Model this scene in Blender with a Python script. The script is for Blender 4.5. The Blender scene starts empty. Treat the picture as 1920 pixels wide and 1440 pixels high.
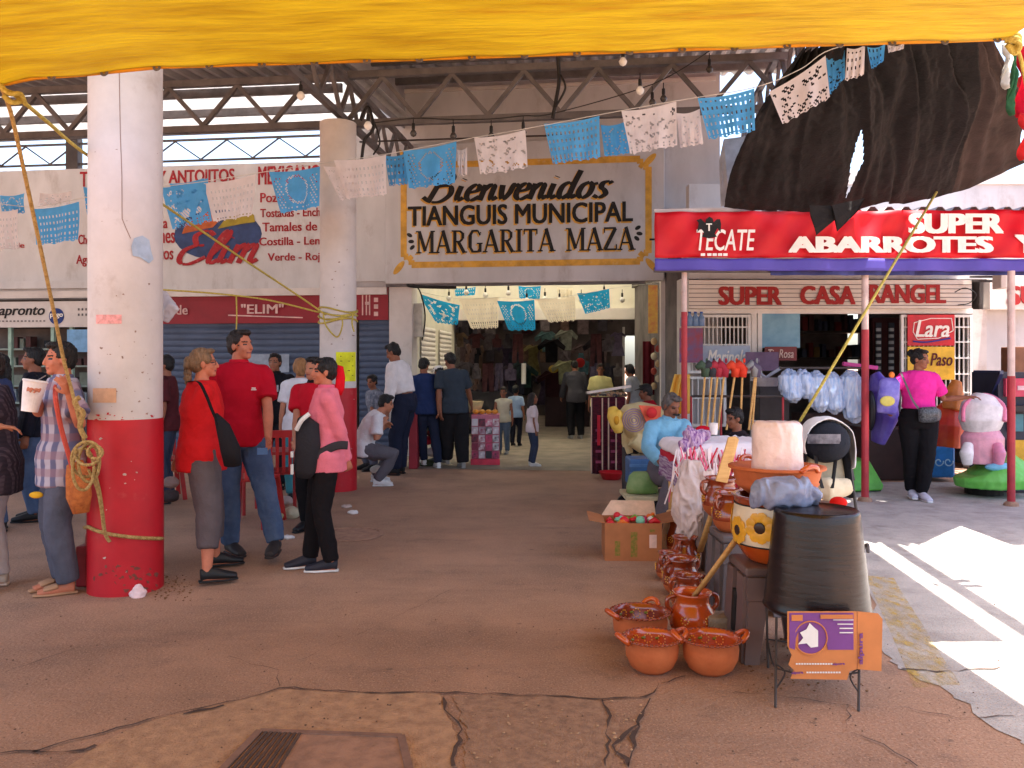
import bpy, bmesh, math, random
from mathutils import Vector, Matrix, noise
random.seed(7)
scene = bpy.context.scene
COL = scene.collection
R = math.radians
V = Vector

# ------------------------------------------------------------------ camera, world, sun, exposure
H = 1.48          # eye height in metres
F = 1550.0        # focal length in pixels of the 1920 px wide photograph
HY = 685.0        # row of the horizon
cam_data = bpy.data.cameras.new('camera')
cam_data.sensor_width = 36.0
cam_data.lens = 36.0 * F / 1920.0
cam_data.shift_y = -35.0 / 1920.0
cam_data.clip_start = 0.05
cam_data.clip_end = 2000.0
cam = bpy.data.objects.new('camera', cam_data)
cam.location = (0, 0, H)
cam.rotation_euler = (R(90), 0, 0)
COL.objects.link(cam)
scene.camera = cam

SUN_EL, SUN_AZ = 83.0, 130.0       # almost overhead; azimuth clockwise from +Y
world = bpy.data.worlds.new("World")
scene.world = world
world.use_nodes = True
wt = world.node_tree
bg = wt.nodes['Background']
sky = wt.nodes.new('ShaderNodeTexSky')
sky.sky_type = 'NISHITA'
sky.sun_disc = False
sky.sun_elevation = R(SUN_EL)
sky.sun_rotation = R(SUN_AZ)
sky.dust_density = 3.0
wt.links.new(sky.outputs['Color'], bg.inputs['Color'])
bg.inputs['Strength'].default_value = 0.15
sl = bpy.data.lights.new('sun', 'SUN')
sl.energy = 5.0
sl.angle = R(0.5)
sl.color = (1.0, 0.95, 0.87)
sun = bpy.data.objects.new('sun', sl)
sd = V((math.sin(R(SUN_AZ)) * math.cos(R(SUN_EL)), math.cos(R(SUN_AZ)) * math.cos(R(SUN_EL)), math.sin(R(SUN_EL))))
sun.rotation_euler = sd.to_track_quat('Z', 'Y').to_euler()
sun.location = (0, 0, 30)
COL.objects.link(sun)
scene.view_settings.view_transform = 'Standard'
scene.view_settings.look = 'None'
scene.view_settings.exposure = 2.0
scene.view_settings.gamma = 1.0
scene.view_settings.use_curve_mapping = False
scene.cycles.max_bounces = 10
scene.cycles.diffuse_bounces = 6

# ------------------------------------------------------------------ where a pixel lies in the place
def P(px, py, d):
    return V(((px - 960) * d / F, d, H - (py - HY) * d / F))
def GP(px, py):
    return P(px, py, F * H / (py - HY))
def GD(px, d):
    return V(((px - 960) * d / F, d, 0))
A7 = R(7.0)
C7, S7 = math.cos(A7), math.sin(A7)
FY = 13.3
FM = Matrix.Translation((0, FY, 0)) @ Matrix.Rotation(-A7, 4, 'Z')   # frame of the market front
def fx(px, ly=0.0):
    k = (px - 960) / F
    return (k * (FY + ly * C7) - ly * S7) / (C7 + k * S7)
def fz(px, py, ly=0.0):
    y = FY - fx(px, ly) * S7 + ly * C7
    return H - (py - HY) * y / F

# ------------------------------------------------------------------ materials
def lin(c):
    r = []
    for v in c:
        v = v / 255.0
        r.append(v / 12.92 if v <= 0.04045 else ((v + 0.055) / 1.055) ** 2.4)
    return (r[0], r[1], r[2], 1.0)
MATS = {}
def mk(name, rgb, rough=0.75, var=0.12, scale=6.0, bump=0.0, bscale=None, metal=0.0, trans=0.0, rgb2=None, stretch=(1, 1, 1), coat=0.0, alpha=1.0, spec=0.4, dirt=None):
    m = bpy.data.materials.new(name)
    m.use_nodes = True
    nt = m.node_tree
    b = nt.nodes['Principled BSDF']
    c = lin(rgb)
    tc = nt.nodes.new('ShaderNodeTexCoord')
    mp = nt.nodes.new('ShaderNodeMapping')
    mp.inputs['Scale'].default_value = stretch
    nt.links.new(tc.outputs['Object'], mp.inputs['Vector'])
    nz = nt.nodes.new('ShaderNodeTexNoise')
    nz.inputs['Scale'].default_value = scale
    nz.inputs['Detail'].default_value = 6.0
    nz.inputs['Roughness'].default_value = 0.62
    nt.links.new(mp.outputs['Vector'], nz.inputs['Vector'])
    rp = nt.nodes.new('ShaderNodeValToRGB')
    d = lin(rgb2) if rgb2 else tuple(max(0, x * (1 - 2.2 * var)) for x in c[:3]) + (1,)
    l = c if rgb2 else tuple(min(1, x * (1 + var)) for x in c[:3]) + (1,)
    rp.color_ramp.elements[0].position = 0.32
    rp.color_ramp.elements[1].position = 0.62
    rp.color_ramp.elements[0].color = d
    rp.color_ramp.elements[1].color = l
    nt.links.new(nz.outputs['Fac'], rp.inputs['Fac'])
    col = rp.outputs['Color']
    if dirt:
        n2 = nt.nodes.new('ShaderNodeTexNoise'); n2.inputs['Scale'].default_value = dirt[1]; n2.inputs['Detail'].default_value = 8
        n2.inputs['Roughness'].default_value = 0.7
        nt.links.new(mp.outputs['Vector'], n2.inputs['Vector'])
        r2 = nt.nodes.new('ShaderNodeValToRGB')
        r2.color_ramp.elements[0].position = dirt[2]; r2.color_ramp.elements[1].position = dirt[2] + 0.16
        r2.color_ramp.elements[0].color = (0, 0, 0, 1); r2.color_ramp.elements[1].color = (dirt[3],) * 3 + (1,)
        nt.links.new(n2.outputs['Fac'], r2.inputs['Fac'])
        mx = nt.nodes.new('ShaderNodeMix'); mx.data_type = 'RGBA'
        nt.links.new(r2.outputs['Color'], mx.inputs['Factor'])
        nt.links.new(col, mx.inputs['A']); mx.inputs['B'].default_value = lin(dirt[0])
        col = mx.outputs['Result']
    nt.links.new(col, b.inputs['Base Color'])
    b.inputs['Roughness'].default_value = rough
    b.inputs['Metallic'].default_value = metal
    b.inputs['Specular IOR Level'].default_value = spec
    b.inputs['Coat Weight'].default_value = coat
    b.inputs['Coat Roughness'].default_value = 0.12
    if bump:
        nb = nt.nodes.new('ShaderNodeTexNoise')
        nb.inputs['Scale'].default_value = bscale or scale * 4
        nb.inputs['Detail'].default_value = 5
        nt.links.new(mp.outputs['Vector'], nb.inputs['Vector'])
        bu = nt.nodes.new('ShaderNodeBump')
        bu.inputs['Strength'].default_value = bump
        bu.inputs['Distance'].default_value = 0.02
        nt.links.new(nb.outputs['Fac'], bu.inputs['Height'])
        nt.links.new(bu.outputs['Normal'], b.inputs['Normal'])
    if trans or alpha < 1:
        out = nt.nodes['Material Output']
        sh = b.outputs['BSDF']
        if trans:
            t = nt.nodes.new('ShaderNodeBsdfTranslucent')
            nt.links.new(col, t.inputs['Color'])
            mix = nt.nodes.new('ShaderNodeMixShader')
            mix.inputs['Fac'].default_value = trans
            nt.links.new(sh, mix.inputs[1]); nt.links.new(t.outputs['BSDF'], mix.inputs[2])
            sh = mix.outputs['Shader']
        if alpha < 1:
            tr = nt.nodes.new('ShaderNodeBsdfTransparent')
            mix = nt.nodes.new('ShaderNodeMixShader')
            mix.inputs['Fac'].default_value = alpha
            nt.links.new(tr.outputs['BSDF'], mix.inputs[1]); nt.links.new(sh, mix.inputs[2])
            sh = mix.outputs['Shader']
        nt.links.new(sh, out.inputs['Surface'])
    MATS[name] = m
    return m
_cm = {}
def cm(rgb, rough=0.8, **k):
    """a plain cloth / paint / plastic material of that colour, made once"""
    key = (tuple(rgb), rough, tuple(sorted(k.items())))
    if key not in _cm:
        _cm[key] = mk('material_%d_%d_%d' % tuple(rgb), rgb, rough, **k)
    return _cm[key]
def cloth(rgb, **k):
    k.setdefault('bump', 0.25); k.setdefault('bscale', 60); k.setdefault('var', 0.05); k.setdefault('scale', 9)
    return cm(rgb, 0.9, spec=0.15, **k)

# ------------------------------------------------------------------ mesh builder
class MB:
    def __init__(s, M=None):
        s.bm = bmesh.new(); s.M = M
    def face(s, pts):
        try: return s.bm.faces.new([s.bm.verts.new(p) for p in pts])
        except ValueError: return None
    def box(s, c, size, M=None, rz=0):
        r = bmesh.ops.create_cube(s.bm, size=1.0)
        T = Matrix.Translation(c) @ (M or Matrix.Rotation(rz, 4, 'Z')) @ Matrix.Diagonal((size[0], size[1], size[2], 1))
        bmesh.ops.transform(s.bm, matrix=T, verts=r['verts'])
        return s
    def bb(s, x0, x1, y0, y1, z0, z1):
        return s.box(((x0 + x1) / 2, (y0 + y1) / 2, (z0 + z1) / 2), (abs(x1 - x0), abs(y1 - y0), abs(z1 - z0)))
    def beam(s, p, q, w, h):
        p, q = V(p), V(q); d = q - p
        x = d.normalized(); z = V((0, 0, 1))
        if abs(x.z) > 0.95: z = V((0, 1, 0))
        y = z.cross(x).normalized(); z = x.cross(y)
        M = Matrix((x, y, z)).transposed().to_4x4()
        return s.box((p + q) / 2, (d.length, w, h), M)
    def tube(s, pts, rads, n=8, side=None, cap=True):
        """closed sweep; rads is one radius, or per point a radius or (across, along) pair"""
        pts = [V(p) for p in pts]; k = len(pts); rings = []
        if not isinstance(rads, (list, tuple)): rads = [rads] * k
        ref = None
        for i, p in enumerate(pts):
            t = (pts[min(i + 1, k - 1)] - pts[max(i - 1, 0)]).normalized()
            if side is not None:
                a = V(side)
            elif ref is None:
                a = t.cross(V((0, 0, 1)))
                if a.length < 0.1: a = t.cross(V((0, 1, 0)))
            else: a = ref
            a = (a - t * a.dot(t)).normalized(); b = t.cross(a); ref = a
            r = rads[i]
            ra, rb = r if isinstance(r, (list, tuple)) else (r, r)
            rings.append([s.bm.verts.new(p + a * (ra * math.cos(2 * math.pi * j / n)) + b * (rb * math.sin(2 * math.pi * j / n))) for j in range(n)])
        for i in range(k - 1):
            for j in range(n):
                s.bm.faces.new((rings[i][j], rings[i][(j + 1) % n], rings[i + 1][(j + 1) % n], rings[i + 1][j]))
        if cap:
            s.bm.faces.new(list(reversed(rings[0]))); s.bm.faces.new(rings[-1])
        return s
    def bar(s, p, q, r, r2=None, n=8):
        return s.tube([p, q], [r, r if r2 is None else r2], n)
    def lathe(s, prof, c=(0, 0, 0), n=28, wob=None, M=None):
        c = V(c); rings = []
        for (r, z) in prof:
            ring = []
            for j in range(n):
                a = 2 * math.pi * j / n
                rr = max(r, 0.0005) * (1 + (wob(a, z) if wob else 0))
                p = V((rr * math.cos(a), rr * math.sin(a), z))
                if M: p = M @ p
                ring.append(s.bm.verts.new(c + p))
            rings.append(ring)
        for i in range(len(prof) - 1):
            for j in range(n):
                s.bm.faces.new((rings[i][j], rings[i][(j + 1) % n], rings[i + 1][(j + 1) % n], rings[i + 1][j]))
        return s
    def ell(s, c, r, M=None, u=14, v=10):
        q = bmesh.ops.create_uvsphere(s.bm, u_segments=u, v_segments=v, radius=1.0)
        if not isinstance(r, (list, tuple)): r = (r, r, r)
        T = Matrix.Translation(c) @ (M.to_4x4() if M else Matrix.Identity(4)) @ Matrix.Diagonal((r[0], r[1], r[2], 1))
        bmesh.ops.transform(s.bm, matrix=T, verts=q['verts'])
        return s
    def prism(s, pts, off):
        off = V(off); pts = [V(p) for p in pts]
        a = [s.bm.verts.new(p) for p in pts]; b = [s.bm.verts.new(p + off) for p in pts]; n = len(a)
        s.bm.faces.new(a); s.bm.faces.new(list(reversed(b)))
        for i in range(n): s.bm.faces.new((a[i], b[i], b[(i + 1) % n], a[(i + 1) % n]))
        return s
    def grid(s, f, nu, nv, keep=None):
        vs = {}
        def g(i, j):
            if (i, j) not in vs: vs[(i, j)] = s.bm.verts.new(f(i / nu, j / nv))
            return vs[(i, j)]
        for i in range(nu):
            for j in range(nv):
                if keep is None or keep((i + .5) / nu, (j + .5) / nv):
                    s.bm.faces.new((g(i, j), g(i + 1, j), g(i + 1, j + 1), g(i, j + 1)))
        return s
    def build(s, name, mat, parent=None, smooth=False, solid=0, bevel=0, sub=0, norm=True):
        me = bpy.data.meshes.new(name)
        if norm: bmesh.ops.recalc_face_normals(s.bm, faces=s.bm.faces)
        s.bm.to_mesh(me); s.bm.free()
        return finish(me, name, mat, parent, smooth, solid, bevel, sub, s.M)
ROOT = {}
def rootm(o):
    while o.parent: o = o.parent
    return ROOT.get(o, Matrix.Identity(4))
def finish(me, name, mat, parent=None, smooth=False, solid=0, bevel=0, sub=0, M=None):
    if M: me.transform(M)
    o = bpy.data.objects.new(name, me)
    if mat: me.materials.append(mat)
    if parent:
        me.transform(rootm(parent).inverted()); o.parent = parent
    else:
        vs = [v.co for v in me.vertices]
        if vs:
            c = V(((min(v.x for v in vs) + max(v.x for v in vs)) / 2, (min(v.y for v in vs) + max(v.y for v in vs)) / 2, min(v.z for v in vs)))
            me.transform(Matrix.Translation(-c)); o.location = c; ROOT[o] = Matrix.Translation(c)
    COL.objects.link(o)
    if smooth:
        for p in me.polygons: p.use_smooth = True
    if solid:
        md = o.modifiers.new('thickness', 'SOLIDIFY'); md.thickness = solid; md.offset = 0
    if bevel:
        md = o.modifiers.new('bevel', 'BEVEL'); md.width = bevel; md.segments = 2; md.limit_method = 'ANGLE'
    if sub:
        md = o.modifiers.new('sub', 'SUBSURF'); md.levels = sub; md.render_levels = sub
    return o
def E(name, label, cat, loc=(0, 0, 0), yaw=0, group=None):
    o = bpy.data.objects.new(name, None); COL.objects.link(o)
    o.empty_display_size = 0.1
    o.location = loc; o.rotation_euler = (0, 0, yaw)
    ROOT[o] = Matrix.Translation(loc) @ Matrix.Rotation(yaw, 4, 'Z')
    return tag(o, label, cat, group)
def tag(o, label, cat, group=None):
    o['label'] = label; o['category'] = cat
    if group: o['group'] = group
    return o
def struct(o, kind='structure'):
    o['kind'] = kind
    return o
def copy_tree(o, loc, yaw=None, label=None, parent=None):
    c = o.copy(); COL.objects.link(c)
    if parent: c.parent = parent
    else:
        c.location = loc
        if yaw is not None: c.rotation_euler = (0, 0, yaw)
        if label: c['label'] = label
    for ch in list(o.children): copy_tree(ch, None, parent=c)
    return c
def apply_mods(o, mods):
    """remesh helper: evaluate modifiers into a plain mesh"""
    for t, kw in mods:
        md = o.modifiers.new(t, t)
        for k, v in kw.items(): setattr(md, k, v)
    dg = bpy.context.evaluated_depsgraph_get(); dg.update()
    me = bpy.data.meshes.new_from_object(o.evaluated_get(dg))
    old = o.data; o.modifiers.clear(); o.data = me
    bpy.data.meshes.remove(old)
    return o
def blob(mb, voxel, smooth_it=2):
    """one continuous skin round overlapping closed shapes; returns a mesh in world space"""
    me = bpy.data.meshes.new('m')
    bmesh.ops.recalc_face_normals(mb.bm, faces=mb.bm.faces)
    mb.bm.to_mesh(me); mb.bm.free()
    o = bpy.data.objects.new('m', me); COL.objects.link(o)
    mods = [('REMESH', dict(mode='VOXEL', voxel_size=voxel, use_smooth_shade=True))]
    if smooth_it: mods.append(('SMOOTH', dict(factor=0.5, iterations=smooth_it)))
    apply_mods(o, mods)
    me = o.data
    bpy.data.objects.remove(o)
    return me
def crumple(me, amp, sc, seed=0, st=(1, 1, 1)):
    """sharp film creases"""
    co = [v.co.copy() for v in me.vertices]; no = [v.normal.copy() for v in me.vertices]
    o = V((seed * 3.1, seed * 1.7, seed * 2.3))
    for i, c in enumerate(co):
        q = V((c.x * sc * st[0], c.y * sc * st[1], c.z * sc * st[2])) + o
        q2 = q + V((noise.noise(q * .7 + o), noise.noise(q * .7 - o), 0)) * .8
        f = (0.45 - abs(noise.noise(q2)) * 2.2) + .5 * (0.4 - abs(noise.noise(q2 * 2.3 + o)) * 2)
        me.vertices[i].co = c + no[i] * (amp * f)
    me.update()
def wrinkle(me, amp, sc, seed=0):
    n = len(me.vertices)
    co = [v.co.copy() for v in me.vertices]; no = [v.normal.copy() for v in me.vertices]
    o = V((seed * 3.1, seed * 1.7, seed * 2.3))
    for i in range(n):
        c = co[i]
        q = V((c.x * sc, c.y * sc, c.z * sc * .9)) + o
        q = q + V((noise.noise(q * .6), noise.noise(q * .6 + o), noise.noise(q * .6 - o))) * .9
        f = .8 * noise.noise(q) + 0.7 * (.35 - abs(noise.noise(q * 1.7))) + .3 * noise.noise(q * 3.1)
        me.vertices[i].co = c + no[i] * (amp * (f + .35))
    me.update()

# ------------------------------------------------------------------ writing
def fit_mesh(me, x0, x1, z0, z1, y, M=None):
    xs = [v.co.x for v in me.vertices]; ys = [v.co.y for v in me.vertices]
    a0, a1, b0, b1 = min(xs), max(xs), min(ys), max(ys)
    for v in me.vertices:
        c = v.co
        v.co = ((c.x - a0) / (a1 - a0) * (x1 - x0) + x0, y - c.z, (c.y - b0) / (b1 - b0) * (z1 - z0) + z0)
    if M: me.transform(M)
    return me
def text_mesh(s, bold=0.02, shear=0, depth=.003):
    cu = bpy.data.curves.new('t', 'FONT'); cu.body = s; cu.size = 1.0; cu.shear = shear; cu.extrude = depth; cu.resolution_u = 3
    o = bpy.data.objects.new('t', cu); COL.objects.link(o)
    dg = bpy.context.evaluated_depsgraph_get(); dg.update()
    me = bpy.data.meshes.new_from_object(o.evaluated_get(dg))
    bpy.data.objects.remove(o); bpy.data.curves.remove(cu)
    me.materials.clear()
    if bold > .005:                      # heavier strokes: the outline repeated a little to each side
        bm = bmesh.new()
        for k, (dx, dy) in enumerate(((0, 0), (bold, bold * .4), (-bold, -bold * .4), (bold, -bold * .4), (-bold, bold * .4))):
            m2 = me.copy(); m2.transform(Matrix.Translation((dx, dy, .0005 * k))); bm.from_mesh(m2); bpy.data.meshes.remove(m2)
        bm.to_mesh(me); bm.free()
    return me
def text(s, x0, x1, z0, z1, y, mat, parent, M=None, bold=0.0, shear=0.0, name='lettering', depth=0.003):
    me = text_mesh(s, bold, shear, depth)
    fit_mesh(me, x0, x1, z0, z1, y, M)
    return finish(me, name, mat, parent)
def smooth_line(pts, n=5):
    q = [V(p) for p in pts]; out = []
    for i in range(len(q) - 1):
        p0, p1, p2, p3 = q[max(i - 1, 0)], q[i], q[i + 1], q[min(i + 2, len(q) - 1)]
        for j in range(n):
            t = j / n
            out.append(0.5 * ((2 * p1) + (p2 - p0) * t + (2 * p0 - 5 * p1 + 4 * p2 - p3) * t * t + (3 * p1 - p0 - 3 * p2 + p3) * t ** 3))
    out.append(q[-1])
    return out
SCRIPT = {
 'B': ([[(.3, 1.75), (.22, .9), (.1, .05)], [(-.2, 1.45), (.1, 1.78), (.6, 1.8), (.85, 1.5), (.7, 1.1), (.3, .95)], [(.3, .95), (.85, .95), (1.02, .45), (.7, 0), (.2, -.02), (-.25, .3)]], 1.3),
 'i': ([[(.1, .95), (.1, .3), (.2, .03), (.42, .2)], [(.12, 1.36), (.13, 1.4)]], .45),
 'e': ([[(.1, .5), (.5, .62), (.55, .88), (.32, 1.0), (.1, .7), (.12, .22), (.38, .0), (.72, .25)]], .72),
 'n': ([[(.1, .98), (.1, 0)], [(.1, .6), (.32, .97), (.52, .9), (.54, .6), (.56, .2), (.66, .02), (.86, .2)]], .86),
 'v': ([[(.05, .95), (.15, .4), (.32, .04), (.52, .4), (.6, .98), (.82, .85)]], .78),
 'd': ([[(.6, .8), (.38, 1.0), (.12, .78), (.1, .25), (.3, .0), (.58, .3)], [(.66, 1.75), (.6, .9), (.6, .2), (.7, .03), (.9, .2)]], .9),
 'o': ([[(.4, .98), (.14, .78), (.1, .28), (.34, .0), (.6, .25), (.6, .75), (.4, .98), (.6, .86), (.82, .9)]], .8),
 's': ([[(.02, .15), (.32, .0), (.56, .2), (.45, .45), (.24, .65), (.26, .92), (.5, 1.0), (.66, .86)]], .7),
 'E': ([[(.85, 1.5), (.5, 1.75), (.12, 1.5), (.35, 1.02), (.65, .98)], [(.35, 1.0), (-.05, .7), (-.02, .15), (.4, -.02), (.95, .35)]], 1.0),
 'l': ([[(.1, .4), (.42, 1.2), (.4, 1.7), (.22, 1.6), (.12, .7), (.16, .12), (.32, .02), (.5, .2)]], .48),
 'm': ([[(.1, .98), (.1, 0)], [(.1, .6), (.3, .97), (.45, .9), (.46, 0)], [(.46, .6), (.66, .97), (.82, .9), (.84, .25), (.94, .02), (1.14, .2)]], 1.15)}
def script_mesh(s, w=0.13, shear=0.32):
    mb = MB(); x = 0
    for ch in s:
        st, adv = SCRIPT[ch]
        for k in st:
            pts = smooth_line([V((x + a + shear * b, b, 0)) for a, b in k], 5)
            m = len(pts)
            rad = []
            for i, p in enumerate(pts):
                t = pts[min(i + 1, m - 1)] - pts[max(i - 1, 0)]
                dn = abs(t.y) / (t.length + 1e-6)
                rad.append((w * (0.55 + 0.55 * dn), 0.012))
            mb.tube(pts, rad, 8, side=None if m < 2 else (1, -.35, 0))
        x += adv
    me = bpy.data.meshes.new('s'); mb.bm.to_mesh(me); mb.bm.free()
    return me
SERIF = {
 'M': ([(.12, 0, .12, 1, .07), (.14, .98, .46, .1, .17), (.46, .1, .80, .98, .07), (.82, 0, .82, 1, .17)], [(.12, 0, .28), (.82, 0, .34), (.06, 1, .2), (.86, 1, .24)], 1.02),
 'A': ([(.08, 0, .40, 1, .08), (.38, 1, .72, 0, .18), (.2, .32, .6, .32, .07)], [(.08, 0, .26), (.72, 0, .32)], .84),
 'R': ([(.18, 0, .18, 1, .17), (.18, .96, .45, .96, .07), (.45, .96, .6, .85, .1), (.6, .88, .6, .62, .15), (.6, .62, .45, .5, .1), (.18, .5, .46, .5, .07), (.36, .5, .68, 0, .17)], [(.18, 0, .34), (.7, 0, .26), (.12, 1, .22)], .84),
 'G': ([(.68, .76, .55, .97, .08), (.55, .96, .3, .96, .09), (.3, .98, .14, .74, .13), (.15, .78, .15, .22, .18), (.14, .26, .3, .02, .13), (.3, .04, .55, .04, .09), (.55, .02, .68, .2, .1), (.68, .02, .68, .42, .15)], [(.66, .43, .3), (.7, .9, .06)], .86),
 'I': ([(.18, 0, .18, 1, .18)], [(.18, 0, .36), (.18, 1, .36)], .42),
 'T': ([(.36, 0, .36, 1, .18), (.0, .96, .72, .96, .08), (.03, .98, .03, .76, .06), (.69, .98, .69, .76, .06)], [(.36, 0, .36)], .78),
 'Z': ([(.05, .96, .66, .96, .08), (.64, .96, .1, .04, .18), (.06, .04, .7, .04, .08), (.08, .98, .08, .76, .06), (.68, .02, .68, .26, .06)], [], .78),
 ' ': ([], [], .6)}
def serif_mesh(s):
    mb = MB(); x = 0; n = 0
    for ch in s:
        st, sf, adv = SERIF[ch]
        for (a, b, c, d, w) in st:
            n += 1
            mb.beam((x + a, b, 0), (x + c, d, 0), w, 0.02 + 0.0013 * (n % 9))
        for (a, b, w) in sf:
            n += 1
            yy = b + (.03 if b < .2 else -.03)
            mb.box((x + a, yy, 0), (w, .06, 0.02 + 0.0013 * (n % 9)))
        x += adv
    me = bpy.data.meshes.new('s'); mb.bm.to_mesh(me); mb.bm.free()
    return me
# ------------------------------------------------------------------ shared materials
M_ground = mk('worn_concrete', (172, 134, 109), 0.88, scale=1.3, rgb2=(143, 112, 92), bump=0.45, bscale=45, dirt=((112, 90, 80), 3.1, 0.56, 0.55))
def ground_detail(m):
    """trodden gum spots, grit speckle and long scuffs in the concrete itself"""
    nt = m.node_tree; b = nt.nodes['Principled BSDF']; src = b.inputs['Base Color'].links[0].from_socket
    tc = nt.nodes.new('ShaderNodeTexCoord')
    def layer(col, fac, c):
        mx = nt.nodes.new('ShaderNodeMix'); mx.data_type = 'RGBA'; nt.links.new(fac, mx.inputs['Factor']); nt.links.new(col, mx.inputs['A']); mx.inputs['B'].default_value = lin(c); return mx.outputs['Result']
    def ramp(sock, a, e, lo, hi):
        r = nt.nodes.new('ShaderNodeMapRange'); r.inputs['From Min'].default_value = a; r.inputs['From Max'].default_value = e; r.inputs['To Min'].default_value = lo; r.inputs['To Max'].default_value = hi; nt.links.new(sock, r.inputs['Value']); return r.outputs['Result']
    v = nt.nodes.new('ShaderNodeTexVoronoi'); v.inputs['Scale'].default_value = 2.6; nt.links.new(tc.outputs['Object'], v.inputs['Vector'])
    src = layer(src, ramp(v.outputs['Distance'], .035, .055, .45, 0), (70, 58, 54))
    n = nt.nodes.new('ShaderNodeTexNoise'); n.inputs['Scale'].default_value = 95; n.inputs['Detail'].default_value = 3; nt.links.new(tc.outputs['Object'], n.inputs['Vector'])
    src = layer(src, ramp(n.outputs['Fac'], .56, .66, 0, .6), (204, 166, 138))
    n2 = nt.nodes.new('ShaderNodeTexNoise'); n2.inputs['Scale'].default_value = 130; n2.inputs['Detail'].default_value = 3; nt.links.new(tc.outputs['Object'], n2.inputs['Vector'])
    src = layer(src, ramp(n2.outputs['Fac'], .57, .67, 0, .65), (84, 66, 56))
    mp = nt.nodes.new('ShaderNodeMapping'); mp.inputs['Scale'].default_value = (.5, 3.2, 1); mp.inputs['Rotation'].default_value = (0, 0, .5); nt.links.new(tc.outputs['Object'], mp.inputs['Vector'])
    n3 = nt.nodes.new('ShaderNodeTexNoise'); n3.inputs['Scale'].default_value = 1.6; n3.inputs['Detail'].default_value = 9; n3.inputs['Roughness'].default_value = .7; nt.links.new(mp.outputs['Vector'], n3.inputs['Vector'])
    src = layer(src, ramp(n3.outputs['Fac'], .52, .74, 0, .32), (108, 88, 78))
    nt.links.new(src, b.inputs['Base Color'])
ground_detail(M_ground)
M_patch = mk('patch_cement', (190, 150, 116), 0.92, scale=16, rgb2=(156, 120, 94), bump=0.7, bscale=90, dirt=((110, 88, 70), 5, 0.6, 0.6))
M_asph = mk('old_asphalt', (176, 138, 110), 0.92, scale=20, rgb2=(140, 108, 88), bump=0.8, bscale=110, dirt=((170, 140, 110), 14, 0.66, 0.7))
M_crack = mk('crack_dirt', (84, 66, 58), 0.95, scale=20)
M_tile = mk('hall_concrete', (150, 138, 122), 0.8, scale=2.5, rgb2=(118, 108, 97), bump=0.1, bscale=30)
M_white = mk('white_paint', (202, 194, 190), 0.6, var=0.06, scale=2.2, bump=0.1, bscale=20, dirt=((150, 128, 112), 2.6, 0.58, 0.5))
M_wallgrey = mk('facade_paint', (190, 188, 190), 0.75, var=0.07, scale=1.6, bump=0.08, bscale=18, stretch=(1, 1, .45), dirt=((136, 120, 112), 2.2, 0.55, 0.5))
M_cream = mk('cream_paint', (222, 216, 198), 0.7, var=0.05, scale=2)
M_red = mk('red_column_paint', (186, 22, 36), 0.5, var=0.08, scale=3, bump=0.06, bscale=25, dirt=((196, 96, 88), 5, 0.6, 0.5))
M_steel = mk('truss_steel', (100, 96, 98), 0.6, var=0.15, scale=5, metal=0.0)
M_steel_d = mk('dark_steel', (64, 56, 54), 0.6, var=0.15, scale=5)
M_sheet = mk('roof_sheet', (146, 144, 146), 0.55, var=0.12, scale=1.5, stretch=(6, 1, 1))
M_tarp = mk('yellow_tarp', (184, 148, 22), 0.6, scale=2.2, rgb2=(148, 108, 10), bump=0.8, bscale=9, trans=0.14, stretch=(.6, 4, 1), dirt=((150, 84, 10), 1.7, 0.56, 0.6))
M_shut = mk('blue_shutter', (74, 86, 110), 0.55, var=0.1, scale=2, dirt=((110, 115, 125), 3, 0.62, 0.4))
M_shutw = mk('white_shutter', (216, 208, 200), 0.55, var=0.05, scale=2)
M_banner = mk('maroon_banner', (140, 30, 44), 0.6, var=0.08, scale=2)
M_signred = mk('sign_red', (150, 22, 34), 0.7, var=0.1, scale=9, dirt=((186, 130, 128), 14, .55, .55))
M_black = mk('sign_black', (22, 19, 20), 0.7, var=0.15, scale=6, dirt=((92, 82, 76), 12, .58, .5))
M_gold = mk('sign_gold', (206, 156, 62), 0.7, var=0.12, scale=7, dirt=((196, 180, 150), 11, .56, .5))
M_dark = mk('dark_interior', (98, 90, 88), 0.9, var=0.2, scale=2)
M_skyl = mk('fibreglass', (250, 247, 236), 0.6, var=0.04, scale=2, trans=0.55)
M_metalw = mk('white_metal', (222, 220, 216), 0.5, var=0.05, scale=4)
M_bannered = mk('awning_red', (212, 14, 34), 0.55, var=0.07, scale=1.6, bump=0.2, bscale=5, trans=0.12)
M_purple = mk('awning_purple', (84, 74, 168), 0.6, var=0.08, scale=2)
M_navy = mk('awning_navy', (40, 44, 100), 0.6)
M_letterw = mk('letter_white', (240, 236, 228), 0.6, var=0.05, scale=6, dirt=((214, 170, 166), 7, .58, .5))
M_glass = mk('shop_glass', (120, 140, 150), 0.1, var=0.05, alpha=0.35)
M_rope = mk('sisal_rope', (196, 164, 104), 0.9, scale=60, rgb2=(150, 118, 66), bump=0.8, bscale=120)
M_ropey = mk('yellow_rope', (206, 186, 90), 0.8, scale=60, rgb2=(165, 145, 60), bump=0.6, bscale=120)
M_wire = mk('black_wire', (26, 24, 24), 0.6)
M_bulb = mk('glass_bulb', (236, 232, 226), 0.15, var=0.03)
M_mesh = mk('black_shade_cloth', (36, 32, 32), 0.8, var=0.25, scale=3, bump=0.4, bscale=40, trans=0.22)
M_pole = mk('pole_white', (206, 180, 172), 0.5, var=0.1, scale=5, dirt=((150, 70, 60), 8, 0.6, 0.6))
M_polered = mk('pole_red', (168, 46, 56), 0.5, var=0.12, scale=5, dirt=((190, 140, 130), 8, 0.62, 0.6))

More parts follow.
